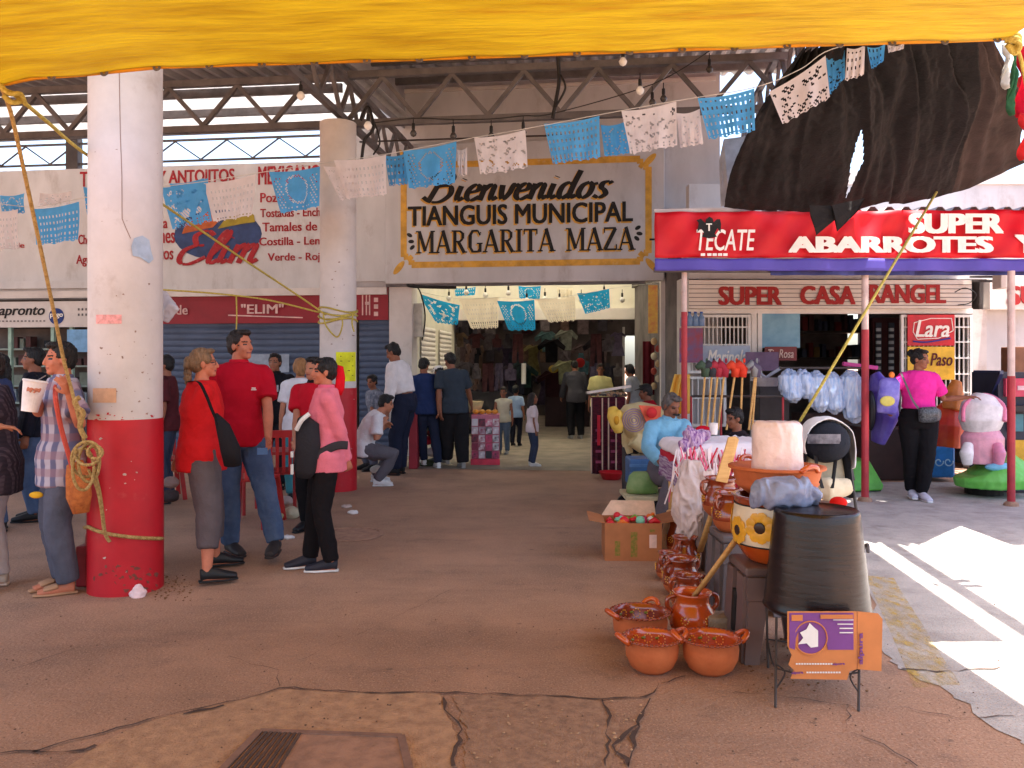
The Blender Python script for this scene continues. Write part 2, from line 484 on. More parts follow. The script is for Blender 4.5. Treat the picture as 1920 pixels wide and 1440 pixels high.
# ------------------------------------------------------------------ ground
g = MB()
g.face([(-400, -200, 0), (400, -200, 0), (400, 600, 0), (-400, 600, 0)])
struct(g.build('ground', M_ground))
g = MB(FM); g.face([(-2.0, -1.6, .004), (2.7, -1.6, .004), (2.7, 14.5, .004), (-2.0, 14.5, .004)])
struct(g.build('market_floor', M_tile))
def sheet(name, px, z, mat, rough=0.012):
    b = MB(); out = []
    n = len(px)
    for i in range(n):
        a, c = GP(*px[i]), GP(*px[(i + 1) % n])
        for k in range(5):
            p = a.lerp(c, k / 5)
            out.append((p.x + random.uniform(-rough, rough), p.y + random.uniform(-rough, rough), z))
    b.face(out)
    return struct(b.build(name, mat))
sheet('cement_patch', [(-30, 1460), (130, 1440), (220, 1375), (330, 1340), (460, 1312), (520, 1293), (640, 1300), (820, 1302), (835, 1325), (858, 1380), (845, 1450), (850, 1500), (-40, 1520)], .004, M_patch)
sheet('broken_asphalt', [(852, 1306), (1000, 1306), (1120, 1308), (1145, 1335), (1170, 1380), (1140, 1450), (1130, 1500), (870, 1500), (868, 1440), (876, 1375), (858, 1330)], .004, M_asph)
M_pave = mk('pale_pavement', (186, 180, 174), .9, scale=3, rgb2=(152, 147, 144), bump=.4, bscale=60, dirt=((116, 110, 108), 4, .55, .6)); ground_detail(M_pave)
sheet('side_pavement', [(1560, 905), (2300, 905), (3200, 1200), (3200, 1600), (2000, 1460), (1900, 1385), (1800, 1312), (1700, 1262), (1655, 1225), (1640, 1120), (1600, 1000)], .0035, M_pave, .03)
def crack(pts, w):
    b = MB()
    for poly, ww in zip(pts, w):
        line = []
        for i in range(len(poly) - 1):
            a, c = GP(*poly[i]), GP(*poly[i + 1])
            m = max(2, int((c - a).length / 0.05))
            line += [a.lerp(c, k / m) + V((random.uniform(-.012, .012), random.uniform(-.012, .012), 0)) for k in range(m)]
        line.append(GP(*poly[-1]))
        L = []; Rr = []
        for i, p in enumerate(line):
            t = (line[min(i + 1, len(line) - 1)] - line[max(i - 1, 0)]).normalized()
            nn = V((-t.y, t.x, 0)); h = ww * random.uniform(0.05, 0.6)
            L.append(p + nn * h + V((0, 0, .008))); Rr.append(p - nn * h + V((0, 0, .008)))
        for i in range(len(line) - 1): b.face([L[i], L[i + 1], Rr[i + 1], Rr[i]])
    return struct(b.build('pavement_cracks', M_crack))
crack([[(0, 1268), (90, 1235), (150, 1215)], [(0, 1415), (70, 1410), (160, 1385), (300, 1345), (470, 1310), (525, 1292), (700, 1300), (900, 1303), (1130, 1312), (1215, 1310), (1240, 1285), (1285, 1270)],
       [(835, 1310), (838, 1335), (862, 1370), (850, 1440)], [(1215, 1312), (1200, 1345), (1190, 1375), (1178, 1440)], [(1130, 1312), (1142, 1345), (1135, 1440)],
       [(430, 1235), (520, 1260), (525, 1290)], [(1380, 1300), (1480, 1310), (1590, 1325), (1590, 1375), (1660, 1400), (1720, 1440)], [(1180, 1440), (1150, 1400), (1200, 1360)],
       [(1690, 1255), (1760, 1262), (1880, 1255), (1990, 1265)], [(860, 1100), (700, 1180), (560, 1240)], [(350, 1340), (420, 1325)], [(60, 1415), (150, 1412), (180, 1400)], [(1700, 1330), (1800, 1350), (1900, 1345)]],
      [.008, .014, .016, .02, .012, .005, .006, .02, .012, .003, .03, .022, .006])
# faded yellow kerb line on the right
M_yel = mk('faded_yellow_paint', (206, 172, 80), 0.85, var=0.1, scale=8)
_nt = M_yel.node_tree
_n = _nt.nodes.new('ShaderNodeTexNoise'); _n.inputs['Scale'].default_value = 14; _n.inputs['Detail'].default_value = 8; _n.inputs['Roughness'].default_value = .75
_r = _nt.nodes.new('ShaderNodeValToRGB'); _r.color_ramp.elements[0].position = .42; _r.color_ramp.elements[1].position = .66; _r.color_ramp.elements[1].color = (.7, .7, .7, 1)
_t = _nt.nodes.new('ShaderNodeBsdfTransparent'); _m = _nt.nodes.new('ShaderNodeMixShader')
_nt.links.new(_n.outputs['Fac'], _r.inputs['Fac']); _nt.links.new(_r.outputs['Color'], _m.inputs['Fac'])
_nt.links.new(_t.outputs['BSDF'], _m.inputs[1]); _nt.links.new(_nt.nodes['Principled BSDF'].outputs['BSDF'], _m.inputs[2])
_nt.links.new(_m.outputs['Shader'], _nt.nodes['Material Output'].inputs['Surface'])
sheet('road_marking', [(1622, 1080), (1675, 1085), (1800, 1285), (1715, 1292)], .005, M_yel, .004)
# storm drain in the foreground
dr = E('drain_cover', 'rusty steel drain cover with parallel slots set in the foreground cement', 'drain cover', GP(600, 1400))
M_drain = mk('drain_steel', (166, 128, 106), 0.8, scale=12, rgb2=(132, 101, 85), bump=0.3)
q = [GP(487, 1376), GP(752, 1386), GP(772, 1470), GP(405, 1462)]
b = MB(); b.prism([p + V((0, 0, .006)) for p in q], (0, 0, .006)); b.build('plate', M_drain, dr)
b = MB()
for i in range(9):
    t0 = .02 + i * .034
    a = q[0].lerp(q[1], t0); c = q[3].lerp(q[2], t0)
    b.beam(a.lerp(c, .03) + V((0, 0, .014)), a.lerp(c, .96) + V((0, 0, .014)), .012, .006)
b.build('slot_bars', M_crack, dr)
b = MB()
for a, c in ((0, 1), (1, 2), (0, 3)):
    b.beam(q[a] + V((0, 0, .01)), q[c] + V((0, 0, .01)), .03, .012 + .002 * a + .001 * c)
b.build('frame', mk('drain_edge', (132, 102, 88), .8, scale=12), dr)
# round cover by the talking group
o = MB(); c = GP(655, 1003); o.lathe([(.0, .006), (.27, .006), (.27, .014), (.30, .014), (.30, .004)], c, 32)
tag(o.build('manhole_cover', M_drain, smooth=False), 'round manhole cover in the floor behind the woman in the pink shirt', 'manhole cover')

# ------------------------------------------------------------------ market hall building
hall = E('market_hall', 'white market hall with wide open entrance and covered passage behind', 'building', FM @ V((0, 0, 0)), -A7)
def HP(name, boxes, mat):
    b = MB(FM)
    for q in boxes: b.bb(*q)
    return b.build(name, mat, hall)
HP('upper_wall', [(-2.6, 3.27, .0, .2, 2.86, 6.08)], M_wallgrey)
HP('ledge', [(-2.45, 3.2, -.05, 0, 5.92, 5.98)], M_white)
HP('pillar', [(-2.02, -1.64, -.03, .34, 0, 2.86)], M_white)
HP('pillar', [(2.36, 2.86, -.03, .34, 0, 2.86)], M_white)
HP('side_wall', [(2.86, 3.27, .0, .3, 0, 2.86)], M_wallgrey)
HP('passage_wall', [(-1.80, -1.66, .34, 3.7, 0, 4.1)], M_cream)
HP('passage_wall', [(2.38, 2.52, .34, 3.7, 0, 4.1)], M_cream)
HP('inner_lintel', [(-1.66, 2.38, 3.55, 3.7, 2.62, 4.1)], M_cream)
HP('shutter_box', [(-1.66, 2.38, 3.40, 3.55, 2.40, 2.62)], M_shutw)
b = MB(FM); b.grid(lambda u, v: V((-1.9 + 4.5 * u, .2 + 3.6 * v, 4.12 + .02 * math.sin(u * 120))), 80, 1); b.build('skylight', M_skyl, hall, solid=.01)
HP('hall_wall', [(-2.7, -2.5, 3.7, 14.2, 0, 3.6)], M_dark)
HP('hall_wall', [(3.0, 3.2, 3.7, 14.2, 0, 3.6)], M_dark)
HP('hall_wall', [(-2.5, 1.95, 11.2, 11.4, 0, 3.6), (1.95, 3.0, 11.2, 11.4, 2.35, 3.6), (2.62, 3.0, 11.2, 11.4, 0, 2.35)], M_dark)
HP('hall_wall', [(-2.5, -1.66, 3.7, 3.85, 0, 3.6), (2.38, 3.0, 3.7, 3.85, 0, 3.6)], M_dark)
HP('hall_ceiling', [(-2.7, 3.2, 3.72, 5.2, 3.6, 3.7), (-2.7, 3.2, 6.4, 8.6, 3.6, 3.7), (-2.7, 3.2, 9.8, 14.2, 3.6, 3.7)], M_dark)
for y in (5.2, 8.6): HP('hall_fill_panel', [(-2.7, 3.2, y, y + 1.2, 3.62, 3.64)], mk('hall_fill_panel', (214, 206, 196), .6, trans=.6))  # translucent ceiling strips added to let daylight brighten the hall
HP('door_frame', [(1.88, 1.95, 11.13, 11.2, 0, 2.6)], M_metalw)
# roller shutters inside the passage
def shutter(name, x0, x1, z0, z1, M, mat, label, pitch=0.085):
    b = MB(M)
    n = int((z1 - z0) / pitch)
    b.grid(lambda u, v: V((x0 + (x1 - x0) * u, -.018 * abs(math.sin(math.pi * v * n)) , z0 + (z1 - z0) * v)), 1, n * 6)
    r = E(name, label, 'shutter', M @ V(((x0 + x1) / 2, 0, z0)), 0)
    b.build('curtain', mat, r, solid=.004)
    b = MB(M); b.bb(x0, x1, -.03, .01, z0, z0 + .06); b.build('bottom_bar', mat, r)
    return r
MP = FM @ Matrix.Translation((-1.64, 0, 0)) @ Matrix.Rotation(R(90), 4, 'Z')
shutter('roller_shutter', .6, 1.7, .02, 2.15, MP, M_shutw, 'cream roller shutter in the left passage wall nearest the entrance')
shutter('roller_shutter', 2.1, 3.2, .02, 2.15, MP, M_shutw, 'cream roller shutter in the left passage wall farther from the entrance')

# ------------------------------------------------------------------ welcome sign
ws = E('welcome_sign', 'painted welcome board with gold border over the market entrance', 'sign', FM @ V((.15, -.1, 2.9)), -A7)
SX0, SX1 = fx(722, -.14), fx(1246, -.14)
b = MB(FM); b.bb(SX0, SX1, -.14, -.003, 2.80, 5.05); b.build('board', M_wallgrey, ws, bevel=.01)
b = MB(FM); b.bb(SX0, SX1 - .3, -.10, -.003, 2.76, 2.80); b.build('underside_rail', M_steel, ws)
def sgn(px, py, ly=-.14): return fx(px, ly), fz(px, py, ly)
b = MB(FM)
xl, zt = sgn(757, 305); xr, zb = sgn(1216, 492); xr2 = xr; zt = fz(960, 305, -.14); zb = fz(960, 494, -.14)
n = .13; yo = -.143
loop = [(xl + n, zt), (xr - n, zt), (xr - n, zt - n * .6), (xr - n * .6, zt - n * .95), (xr, zt - n), (xr, zb + n), (xr - n * .6, zb + n * 1.05), (xr - n, zb + n * .6), (xr - n, zb), (xl + n, zb), (xl + n, zb + n * .6), (xl + n * .6, zb + n * 1.05), (xl, zb + n), (xl, zt - n), (xl + n * .6, zt - n * .95), (xl + n, zt - n * .6)]
for i in range(len(loop)):
    p, q2 = loop[i], loop[(i + 1) % len(loop)]
    b.beam((p[0], yo, p[1]), (q2[0], yo, q2[1]), .004 + .0006 * (i % 4), .10) if abs(p[0] - q2[0]) > .001 else b.beam((p[0], yo, p[1]), (q2[0], yo, q2[1]), .10, .004 + .0006 * (i % 4) + .0003)
b.build('border', M_gold, ws)
for px, py, an in ((748, 502, 50), (1218, 300, 45), (1222, 497, -50), (757, 292, -45)):
    x, z = sgn(px, py)
    b = MB(FM); b.ell((x, -.141, z), (.14, .004, .05), Matrix.Rotation(-R(an), 3, 'Y')); b.build('leaf', M_gold, ws)
def sline(me, px0, px1, py0, py1, name):
    for k, (mat, dx, dz, yy) in enumerate(((M_gold, -.022, -.022, -.1415), (M_black, 0, 0, -.146))):
        m2 = me.copy()
        x0, x1 = fx(px0, -.14), fx(px1, -.14)
        z1, z0 = fz((px0 + px1) / 2, py0, -.14), fz((px0 + px1) / 2, py1, -.14)
        fit_mesh(m2, x0 + dx, x1 + dx, z0 + dz, z1 + dz, yy, FM)
        for v in m2.vertices: pass
        finish(m2, name if k else 'lettering_shadow', mat, ws)
def flat(me, t=.25):
    for v in me.vertices: v.co.z *= t
    return me
sline(flat(script_mesh('Bienvenidos')), 790, 1152, 318, 378, 'lettering')
sline(text_mesh('TIANGUIS MUNICIPAL', .028), 765, 1187, 382, 420, 'lettering')
sline(flat(serif_mesh('MARGARITA MAZA'), .2), 780, 1192, 428, 474, 'lettering')
b = MB(FM)
for px, py, an in ((768, 441, 30), (771, 453, 0), (773, 464, -40), (1196, 427, -30), (1199, 438, 10), (1194, 447, 40)):
    x, z = sgn(px, py); b.ell((x, -.142, z), (.05, .004, .03), Matrix.Rotation(R(an), 3, 'Y'))
x, z = sgn(1212, 450); 
b.build('flourish', M_black, ws)
x, z = sgn(1225, 449); b = MB(FM); b.bb(x - .06, x + .12, -.15, -.13, z - .015, z + .015); b.build('wall_bolt', M_black, ws)

# ------------------------------------------------------------------ restaurant front on the left
lf = E('restaurant_front', 'pale concrete shop front on the left with deep painted fascia above shutters', 'building', FM @ V((-6, 0, 0)), -A7)
ZB, ZT = 2.66, 4.86
b = MB(FM); b.bb(-14, -2.62, 0, .2, ZB, ZT); b.build('fascia', M_wallgrey, lf)
b = MB(FM); b.bb(-2.60, -2.1, .06, .2, ZB, 5.0); b.build('fascia_return', M_wallgrey, lf)
b = MB(FM); b.bb(-14, -2.06, -.06, .0, ZB - .02, ZB + .10); b.build('bottom_trim', M_white, lf)
b = MB(FM); b.bb(-14, -7.2, -.08, .0, 2.80, 2.93); b.build('shutter_rail', M_wallgrey, lf)
b = MB(FM); b.bb(-14, -2.04, .18, .9, 2.52, ZB - .03); b.build('soffit', M_steel_d, lf)
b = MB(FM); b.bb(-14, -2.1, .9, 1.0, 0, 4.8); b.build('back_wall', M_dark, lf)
for x in (-7.35, -2.86):
    b = MB(FM); b.bb(x, x + .24, .02, .4, 0, 2.52); b.build('pillar', M_wallgrey if x < -3 else M_steel_d, lf)
b = MB(FM); b.bb(-7.02, -6.6, .1, .3, 2.0, 2.5); b.build('wall_panel', M_wallgrey, lf)
# fascia lettering
fs = E('menu_sign', 'maroon hand painted taco menu lettering and landscape emblem on the left fascia', 'sign', FM @ V((-5, -.02, 2.7)), -A7)
def ft(s, px0, px1, py0, py1, mat=M_signred, bold=.02, shear=0, ly=-.004, par=None, name='lettering'):
    x0, x1 = fx(px0, ly), fx(px1, ly)
    z1, z0 = fz((px0 + px1) / 2, py0, ly), fz((px0 + px1) / 2, py1, ly)
    return text(s, x0, x1, z0, z1, ly, mat, par or fs, FM, bold, shear, name)
ft('T', 150, 165, 322, 350)
ft('Y ANTOJITOS', 296, 440, 318, 350, bold=.03)
ft('MEXICANOS', 484, 612, 310, 345, bold=.03)
for s, a, c, y0, y1 in (('Pozole', 488, 548, 361, 379), ('Tostadas - Enchiladas', 488, 640, 390, 406), ('Tamales de Pata', 492, 640, 416, 433), ('Costilla - Lengua', 486, 630, 444, 464), ('Verde - Rojo', 502, 612, 474, 493), ('ta', 300, 314, 412, 428), ('nes', 300, 328, 436, 456), ('cos', 298, 325, 470, 487), ('Cho', 147, 170, 440, 458), ('Agu', 143, 170, 478, 500), ('de', 28, 46, 455, 465)):
    ft(s, a, c, y0, y1, bold=.02)
b = MB(FM)
for px, py, rx, rz, m in ((408, 440, .78, .42, 0),):
    x, z = fx(px, -.002), fz(px, py, -.002)
    b.ell((x, -.002, z), (rx, .004, rz), u=40, v=12)
b.build('emblem_sea', mk('emblem_blue', (46, 66, 110), .7, scale=4, var=.2), fs)
b = MB(FM); x, z = fx(378, -.006), fz(378, 420, -.006)
b.prism([(x - .35, -.006, z - .16), (x - .28, -.006, z + .02), (x - .05, -.006, z + .16), (x + .2, -.006, z + .24), (x + .32, -.006, z + .05), (x + .2, -.006, z - .06)], (0, -.003, 0)); b.build('emblem_hill', mk('emblem_rust', (168, 84, 40), .7), fs)
b = MB(FM); x, z = fx(440, -.006), fz(440, 415, -.006)
b.prism([(x - .3, -.009, z - .12), (x - .1, -.009, z + .12), (x + .16, -.009, z + .2), (x + .34, -.009, z + .1), (x + .36, -.009, z - .02), (x + .1, -.009, z - .05)], (0, -.003, 0)); b.build('emblem_field', mk('emblem_green', (150, 132, 40), .7), fs)
me = flat(script_mesh('Elim', .11, .4), .3)
fit_mesh(me, fx(330, -.02), fx(486, -.02), fz(408, 497, -.02), fz(408, 430, -.02), -.014, FM); finish(me, 'lettering', M_signred, fs)
# maroon banners + blue shutters below
def lb(px0, px1, py0, py1, ly=-.0):
    x0, x1 = fx(px0, ly), fx(px1, ly); pm = (px0 + px1) / 2
    return x0, x1, fz(pm, py1, ly), fz(pm, py0, ly)
bn = E('shop_banner', 'maroon banner with pale lettering above the blue shutter', 'banner', FM @ V((-5, 0, 2.2)), -A7)
x0, x1, z0, z1 = lb(296, 664, 548, 606)
b = MB(FM); b.grid(lambda u, v: V((x0 + (x1 - x0) * u, .02 + .012 * math.sin(u * 9 + v * 3), z0 + (z1 - z0) * v)), 24, 4); b.build('cloth', M_banner, bn, solid=.006)
M_bl = mk('banner_letter', (214, 176, 172), .7)
ft('"ELIM"', 452, 532, 570, 588, M_bl, .02, 0, -.01, bn)
ft('de', 330, 352, 572, 590, M_bl, .01, 0, -.01, bn)
b = MB(FM); x, z = fx(470, -.01), fz(470, 594, -.01); b.beam((x - .4, 0, z + .03), (x + .9, 0, z - .02), .004, .02); b.build('underline', M_bl, bn)
bn2 = E('shop_banner', 'short maroon banner with white symbols at the right end of the shutters', 'banner', FM @ V((-2.6, 0, 2.2)), -A7)
x2, x3, z2, z3 = lb(668, 728, 538, 600)
b = MB(FM); b.bb(x2, x3, .0, .02, z2, z3); b.build('panel', M_banner, bn2)
b = MB(FM)
for k in (.18, .30, .40): b.bb(x2 + (x3 - x2) * k, x2 + (x3 - x2) * (k + .04), -.006, -.002, z2 + .08, z3 - .1)
b.bb(x2 + (x3 - x2) * .28, x2 + (x3 - x2) * .42, -.009, -.004, z2 + .25, z2 + .3)
for zz in (.1, .22, .33): b.box((x2 + (x3 - x2) * .62, -.004, z2 + zz), (.07, .005, .07))
b.build('lettering', M_bl, bn2)
shutter('roller_shutter', x0, fx(600), .02, z0 + .03, FM @ Matrix.Translation((0, .09, 0)), M_shut, 'wide dusty blue roller shutter behind the man in the red polo shirt', .10)
shutter('roller_shutter', fx(672), x3, .02, z2 + .02, FM @ Matrix.Translation((0, .06, 0)), M_shut, 'narrow blue roller shutter beside the left entrance pillar', .10)
# the notice taped to the shutter
o = MB(FM); o.bb(fx(462), fx(540), .05, .054, fz(500, 698), fz(500, 664)); tag(o.build('paper_notice', cm((150, 160, 176))), 'pale blue paper notice stuck on the wide blue shutter', 'notice')
# payment kiosk at far left
kx0, kx1, kz0, kz1 = lb(-120, 170, 566, 614)
ks = E('kiosk_sign', 'white payment shop sign with blue round logo above the dark kiosk window', 'sign', FM @ V((-8.5, 0, 2.2)), -A7)
b = MB(FM); b.bb(kx0, kx1, -.03, .05, kz0, kz1); b.build('board', M_white, ks)
ft('mapronto', -22, 84, 576, 597, M_black, .02, .25, -.034, ks)
b = MB(FM); x, z = fx(106, -.034), fz(106, 593, -.034); b.lathe([(.0, 0), (.14, 0), (.14, .004), (0, .004)], (0, 0, 0), 24, M=Matrix.Translation((x, -.034, z)) @ Matrix.Rotation(R(90), 4, 'X')); b.build('logo_disc', cm((38, 58, 120)), ks)
ft('pago', 94, 118, 588, 597, M_letterw, .02, 0, -.042, ks)
b = MB(FM)
for i in range(14): 
    xx = fx(-10 + i * 7, -.034); zz = fz(40, 602, -.034); b.bb(xx, xx + .035, -.036, -.031, zz - .012, zz + .012)
for i in range(3):
    for j in range(2):
        xx = fx(146 + i * 7, -.034); zz = fz(150, 580 + j * 10, -.034); b.bb(xx, xx + .03, -.036, -.031, zz - .02, zz + .02)
b.build('small_print', M_steel, ks)
kw = E('kiosk_window', 'glazed kiosk front with green frame and shelves of goods at far left', 'shop window', FM @ V((-8.5, 0, 0)), -A7)
b = MB(FM); b.bb(kx0, kx1, .6, .64, 0, kz0); b.build('back_panel', M_dark, kw)
for z in (.4, .8, 1.1, 1.45, 1.75):
    b = MB(FM); b.bb(kx0, kx1, .25, .58, z, z + .03); b.build('shelf', cm((150, 165, 158)), kw)
for px in (15, 95, 130):
    b = MB(FM); xx = fx(px); b.bb(xx, xx + .06, .0, .06, 0, kz0); b.build('frame_post', cm((150, 178, 164)), kw)
b = MB(FM); b.bb(kx0, kx1, .0, .05, .0, .75); b.build('counter_front', cm((70, 72, 78)), kw)
rr = random.Random(3)
for z in (.83, 1.13, 1.48, 1.78):
    x = kx0 + 1.0
    while x < kx1 - .15:
        w = rr.uniform(.06, .18); hh = rr.uniform(.1, .24)
        if rr.random() < .8:
            b = MB(FM); b.bb(x, x + w, .3, .3 + rr.uniform(.06, .2), z, z + hh)
            tag(b.build('shelf_package', cm(rr.choice([(60, 70, 90), (140, 150, 160), (90, 60, 60), (40, 44, 50), (120, 130, 120), (70, 90, 80)])), bevel=.004), 'small package on the shelves behind the kiosk window', 'package', 'packages on the kiosk shelves')
        x += w + rr.uniform(.02, .12)
o = MB(FM); o.bb(fx(128, .02), fx(172, .02), -.012, -.006, fz(150, 660, .02), fz(150, 618, .02)); tag(o.build('blue_poster', cm((120, 165, 205))), 'light blue poster in the kiosk window beside the near column', 'poster')

# ------------------------------------------------------------------ columns
def column(px, d, r, ztop, zred, label):
    c = GD(px, d)
    o = E('round_column', label, 'column', c)
    M_l = Matrix.Translation(c)
    b = MB(M_l); b.lathe([(r, zred), (r, ztop)], n=48); b.build('white_shaft', M_white, o, smooth=True)
    b = MB(M_l); b.lathe([(r + .006, -.02), (r + .006, .3), (r + .004, zred + .0)], n=48); b.build('red_base', M_red, o, smooth=True)
    return o, c
c1, c1p = column(236, 5.5, .228, 4.55, H - (788 - HY) * 5.28 / F, 'thick near column, white above and red below, with rope tied round it')
c2, c2p = column(634, 9.85, .215, 4.36, H - (728 - HY) * 9.65 / F, 'farther white and red column with yellow notice, behind the pink shirt woman')
for o in (c1, c2):
    for ch in o.children:
        for p in ch.data.polygons: p.use_smooth = len(p.vertices) == 4
# hairline cracks and stickers on the near column
def oncol(px, py, c, r):
    """point on the camera side of the column"""
    dx, dy = (px - 960) / F, 1.0
    a = dx * dx + dy * dy; bb_ = -2 * (c.x * dx + c.y * dy); cc = c.x ** 2 + c.y ** 2 - r * r
    disc = bb_ * bb_ - 4 * a * cc
    t = (-bb_ - math.sqrt(max(disc, 0))) / (2 * a)
    return V((dx * t, dy * t, H - (py - HY) / F * t))
b = MB()
for line, w in (([(224, 130), (225, 250), (228, 330), (229, 410), (238, 430), (245, 447)], .002), ([(178, 285), (220, 280), (296, 288)], .0016), ([(178, 330), (296, 328)], .0014), ([(190, 415), (240, 414)], .0012), ([(200, 664), (275, 666)], .002)):
    b.tube([oncol(px + random.uniform(-1, 1), py, c1p, .2295) for px, py in line], w, 5)
b.build('hairline_crack', mk('column_crack', (140, 112, 100), .9), c1)
def colpatch(pxs, pys, c, r, name, mat, par):
    b = MB(); b.grid(lambda u, v: oncol(pxs[0] + (pxs[1] - pxs[0]) * u, pys[1] + (pys[0] - pys[1]) * v, c, r), 6, 2)
    return b.build(name, mat, par, smooth=True)
colpatch((180, 228), (590, 607), c1p, .2305, 'faded_stamp', mk('faded_red', (226, 160, 156), .7, var=.15, scale=30), c1)
colpatch((174, 218), (728, 755), c1p, .2303, 'rust_smear', mk('rust_smear', (205, 160, 124), .7, var=.1, scale=9), c1)
o = colpatch((630, 667), (660, 715), c2p, .219, 'yellow_notice', cm((226, 226, 40)), None)
tag(o, 'fluorescent yellow notice taped on the farther column', 'notice')
b = MB()
for i in range(5): b.tube([oncol(634 + 4, 668 + i * 9, c2p, .221), oncol(662 - (i % 2) * 6, 668 + i * 9, c2p, .221)], .004, 5)
b.build('notice_writing', M_black, o)
b = MB(); 
def chips(mat, n, pxs, pys, s0, s1, par, nm, sd_, c, r):
    rq = random.Random(sd_); b = MB()
    for i in range(n):
        px, py, s_ = rq.uniform(*pxs), rq.uniform(*pys), rq.uniform(s0, s1); m_ = rq.randint(5, 8)
        ang = sorted(rq.uniform(0, 6.28) for _ in range(m_))
        b.face([oncol(px + s_ * math.cos(a) * rq.uniform(.5, 1.4), py + s_ * math.sin(a) * rq.uniform(.4, 1.0), c, r) for a in ang])
    b.build(nm, mat, par)
M_chip = mk('bare_plaster', (196, 170, 158), .9, scale=20); M_scuff = mk('scuff_mark', (150, 126, 114), .9, scale=20); M_grime = mk('dried_mud', (128, 70, 60), .95, scale=18)
chips(M_chip, 11, (180, 296), (800, 1090), 1.2, 4.0, c1, 'paint_chips', 1, c1p, .2365)
chips(M_grime, 34, (178, 298), (1060, 1112), 1.5, 7, c1, 'mud_splash', 2, c1p, .2362)
chips(M_scuff, 30, (180, 292), (520, 785), .8, 3.2, c1, 'scuff_marks', 3, c1p, .2298)
chips(M_red, 16, (178, 296), (776, 789), 1.0, 4.5, c1, 'paint_overspill', 4, c1p, .2300)
chips(M_scuff, 14, (605, 664), (450, 700), .8, 2.5, c2, 'scuff_marks', 5, c2p, .2172)
chips(M_chip, 10, (606, 664), (740, 900), .8, 2.6, c2, 'paint_chips', 6, c2p, .2225)
pts = [(247, 462), (252, 447), (268, 442), (280, 450), (283, 468), (288, 486), (280, 494), (262, 482), (250, 480)]
b.prism([oncol(px, py, c1p, .231) for px, py in pts], (0, -.006, 0)); tag(b.build('blue_tape', cm((168, 186, 206))), 'scrap of pale blue tape stuck on the near column', 'tape scrap')

# ------------------------------------------------------------------ canopy roof and trusses
def corr(x0, x1, y0, y1, z0, z1, period=.2, depth=.05):
    n = int((x1 - x0) / period) * 4
    prof = [0, 1, 1, 0]
    b = MB(FM)
    ed = lambda x: (4.03 - FY + x * S7) / C7 if y0 == 'front' else y0      # near edge parallel to the tarp
    b.grid(lambda u, v: V((x0 + (x1 - x0) * u, ed(x0 + (x1 - x0) * u) + (y1 - ed(x0 + (x1 - x0) * u)) * v, z0 + (z1 - z0) * v + depth * prof[int(round(u * n)) % 4])), n, 1)
    return b
cr = E('canopy_roof', 'corrugated metal canopy over the central aisle in front of the market entrance', 'canopy', FM @ V((1, -4, 4.9)), -A7)
corr(-1.9, 4.2, 'front', .35, 4.82, 6.115).build('roof_sheet', M_sheet, cr, solid=.004)
def zc(y): return 4.86 + (y + 9.25) / 9.6 * 1.255
for y in (-8.4, -7.1, -5.8, -4.5, -3.2, -1.9, -.6):
    b = MB(FM); z = zc(y) - .07; b.beam((-1.9, y, z), (4.18, y, z), .06, .12); b.build('purlin', M_steel, cr)
lr = E('canopy_roof', 'lower corrugated metal canopy over the left side stalls', 'canopy', FM @ V((-7, -4, 4.7)), -A7)
corr(-14, -1.55, 'front', -2.7, 4.62, 5.21).build('roof_sheet', M_sheet, lr, solid=.004)
corr(-14, -1.55, -2.8, .0, 5.225, 5.43).build('skylight_sheet', mk('milky_sheet', (226, 224, 222), .6, trans=.5, var=.05), lr, solid=.004)
def zl(y): return 4.72 + (y + 9.25) / 9.25 * .70
for y in (-8.0, -6.6, -5.2, -2.6, -1.5, -.35):
    b = MB(FM); z = zl(y) - .065; b.beam((-14, y, z), (-1.95, y, z), .06, .11); b.build('purlin', M_steel, lr)
b = MB(FM); b.prism([(-1.78, -9.3, 4.6), (-1.78, .0, 5.35), (-1.78, .0, 6.1), (-1.78, -9.3, 4.84)], (.02, 0, 0)); b.build('step_panel', M_sheet, cr)
def truss(name, label, p, q, z0, z1, n, w=.07, par_mat=M_steel, dw=.035):
    """lattice girder between two points of the front frame; z0/z1 give bottom and top chord heights"""
    p, q = V(p), V(q)
    t = E(name, label, 'truss', FM @ V((p.x, p.y, z0)), -A7)
    a = lambda k, z: V((p.x + (q.x - p.x) * k, p.y + (q.y - p.y) * k, z))
    b = MB(FM); b.beam(a(0, z0), a(1, z0), w, w); b.build('bottom_chord', par_mat, t)
    b = MB(FM); b.beam(a(0, z1), a(1, z1), w, w); b.build('top_chord', par_mat, t)
    for i in range(n):
        b = MB(FM); b.beam(a(i / n, z0 + w / 2), a((i + .5) / n, z1 - w / 2), dw, dw); b.build('diagonal', par_mat, t)
        b = MB(FM); b.beam(a((i + .5) / n, z1 - w / 2), a((i + 1) / n, z0 + w / 2), dw * .98, dw * .98); b.build('diagonal', par_mat, t)
    return t
cy = -3.42
truss('steel_truss', 'steel lattice girder spanning the central aisle above the welcome sign', (-1.6, cy, 0), (3.6, cy, 0), 4.43, 5.02, 6, .08, dw=.05)
truss('steel_truss', 'steel lattice girder over the left stalls, ending at the farther column', (-13.4, cy, 0), (-1.66, cy, 0), 4.43, 5.0, 13, .08, dw=.05)
truss('steel_truss', 'lengthwise lattice girder running from the near column to the farther column', (-1.62, -8.6, 0), (-1.62, -.1, 0), 4.47, 4.98, 12, .07, dw=.045)
truss('steel_truss', 'lengthwise lattice girder along the open right edge of the canopy', (3.55, -8.4, 0), (3.55, -.2, 0), 4.6, 5.15, 12, .07, dw=.04)
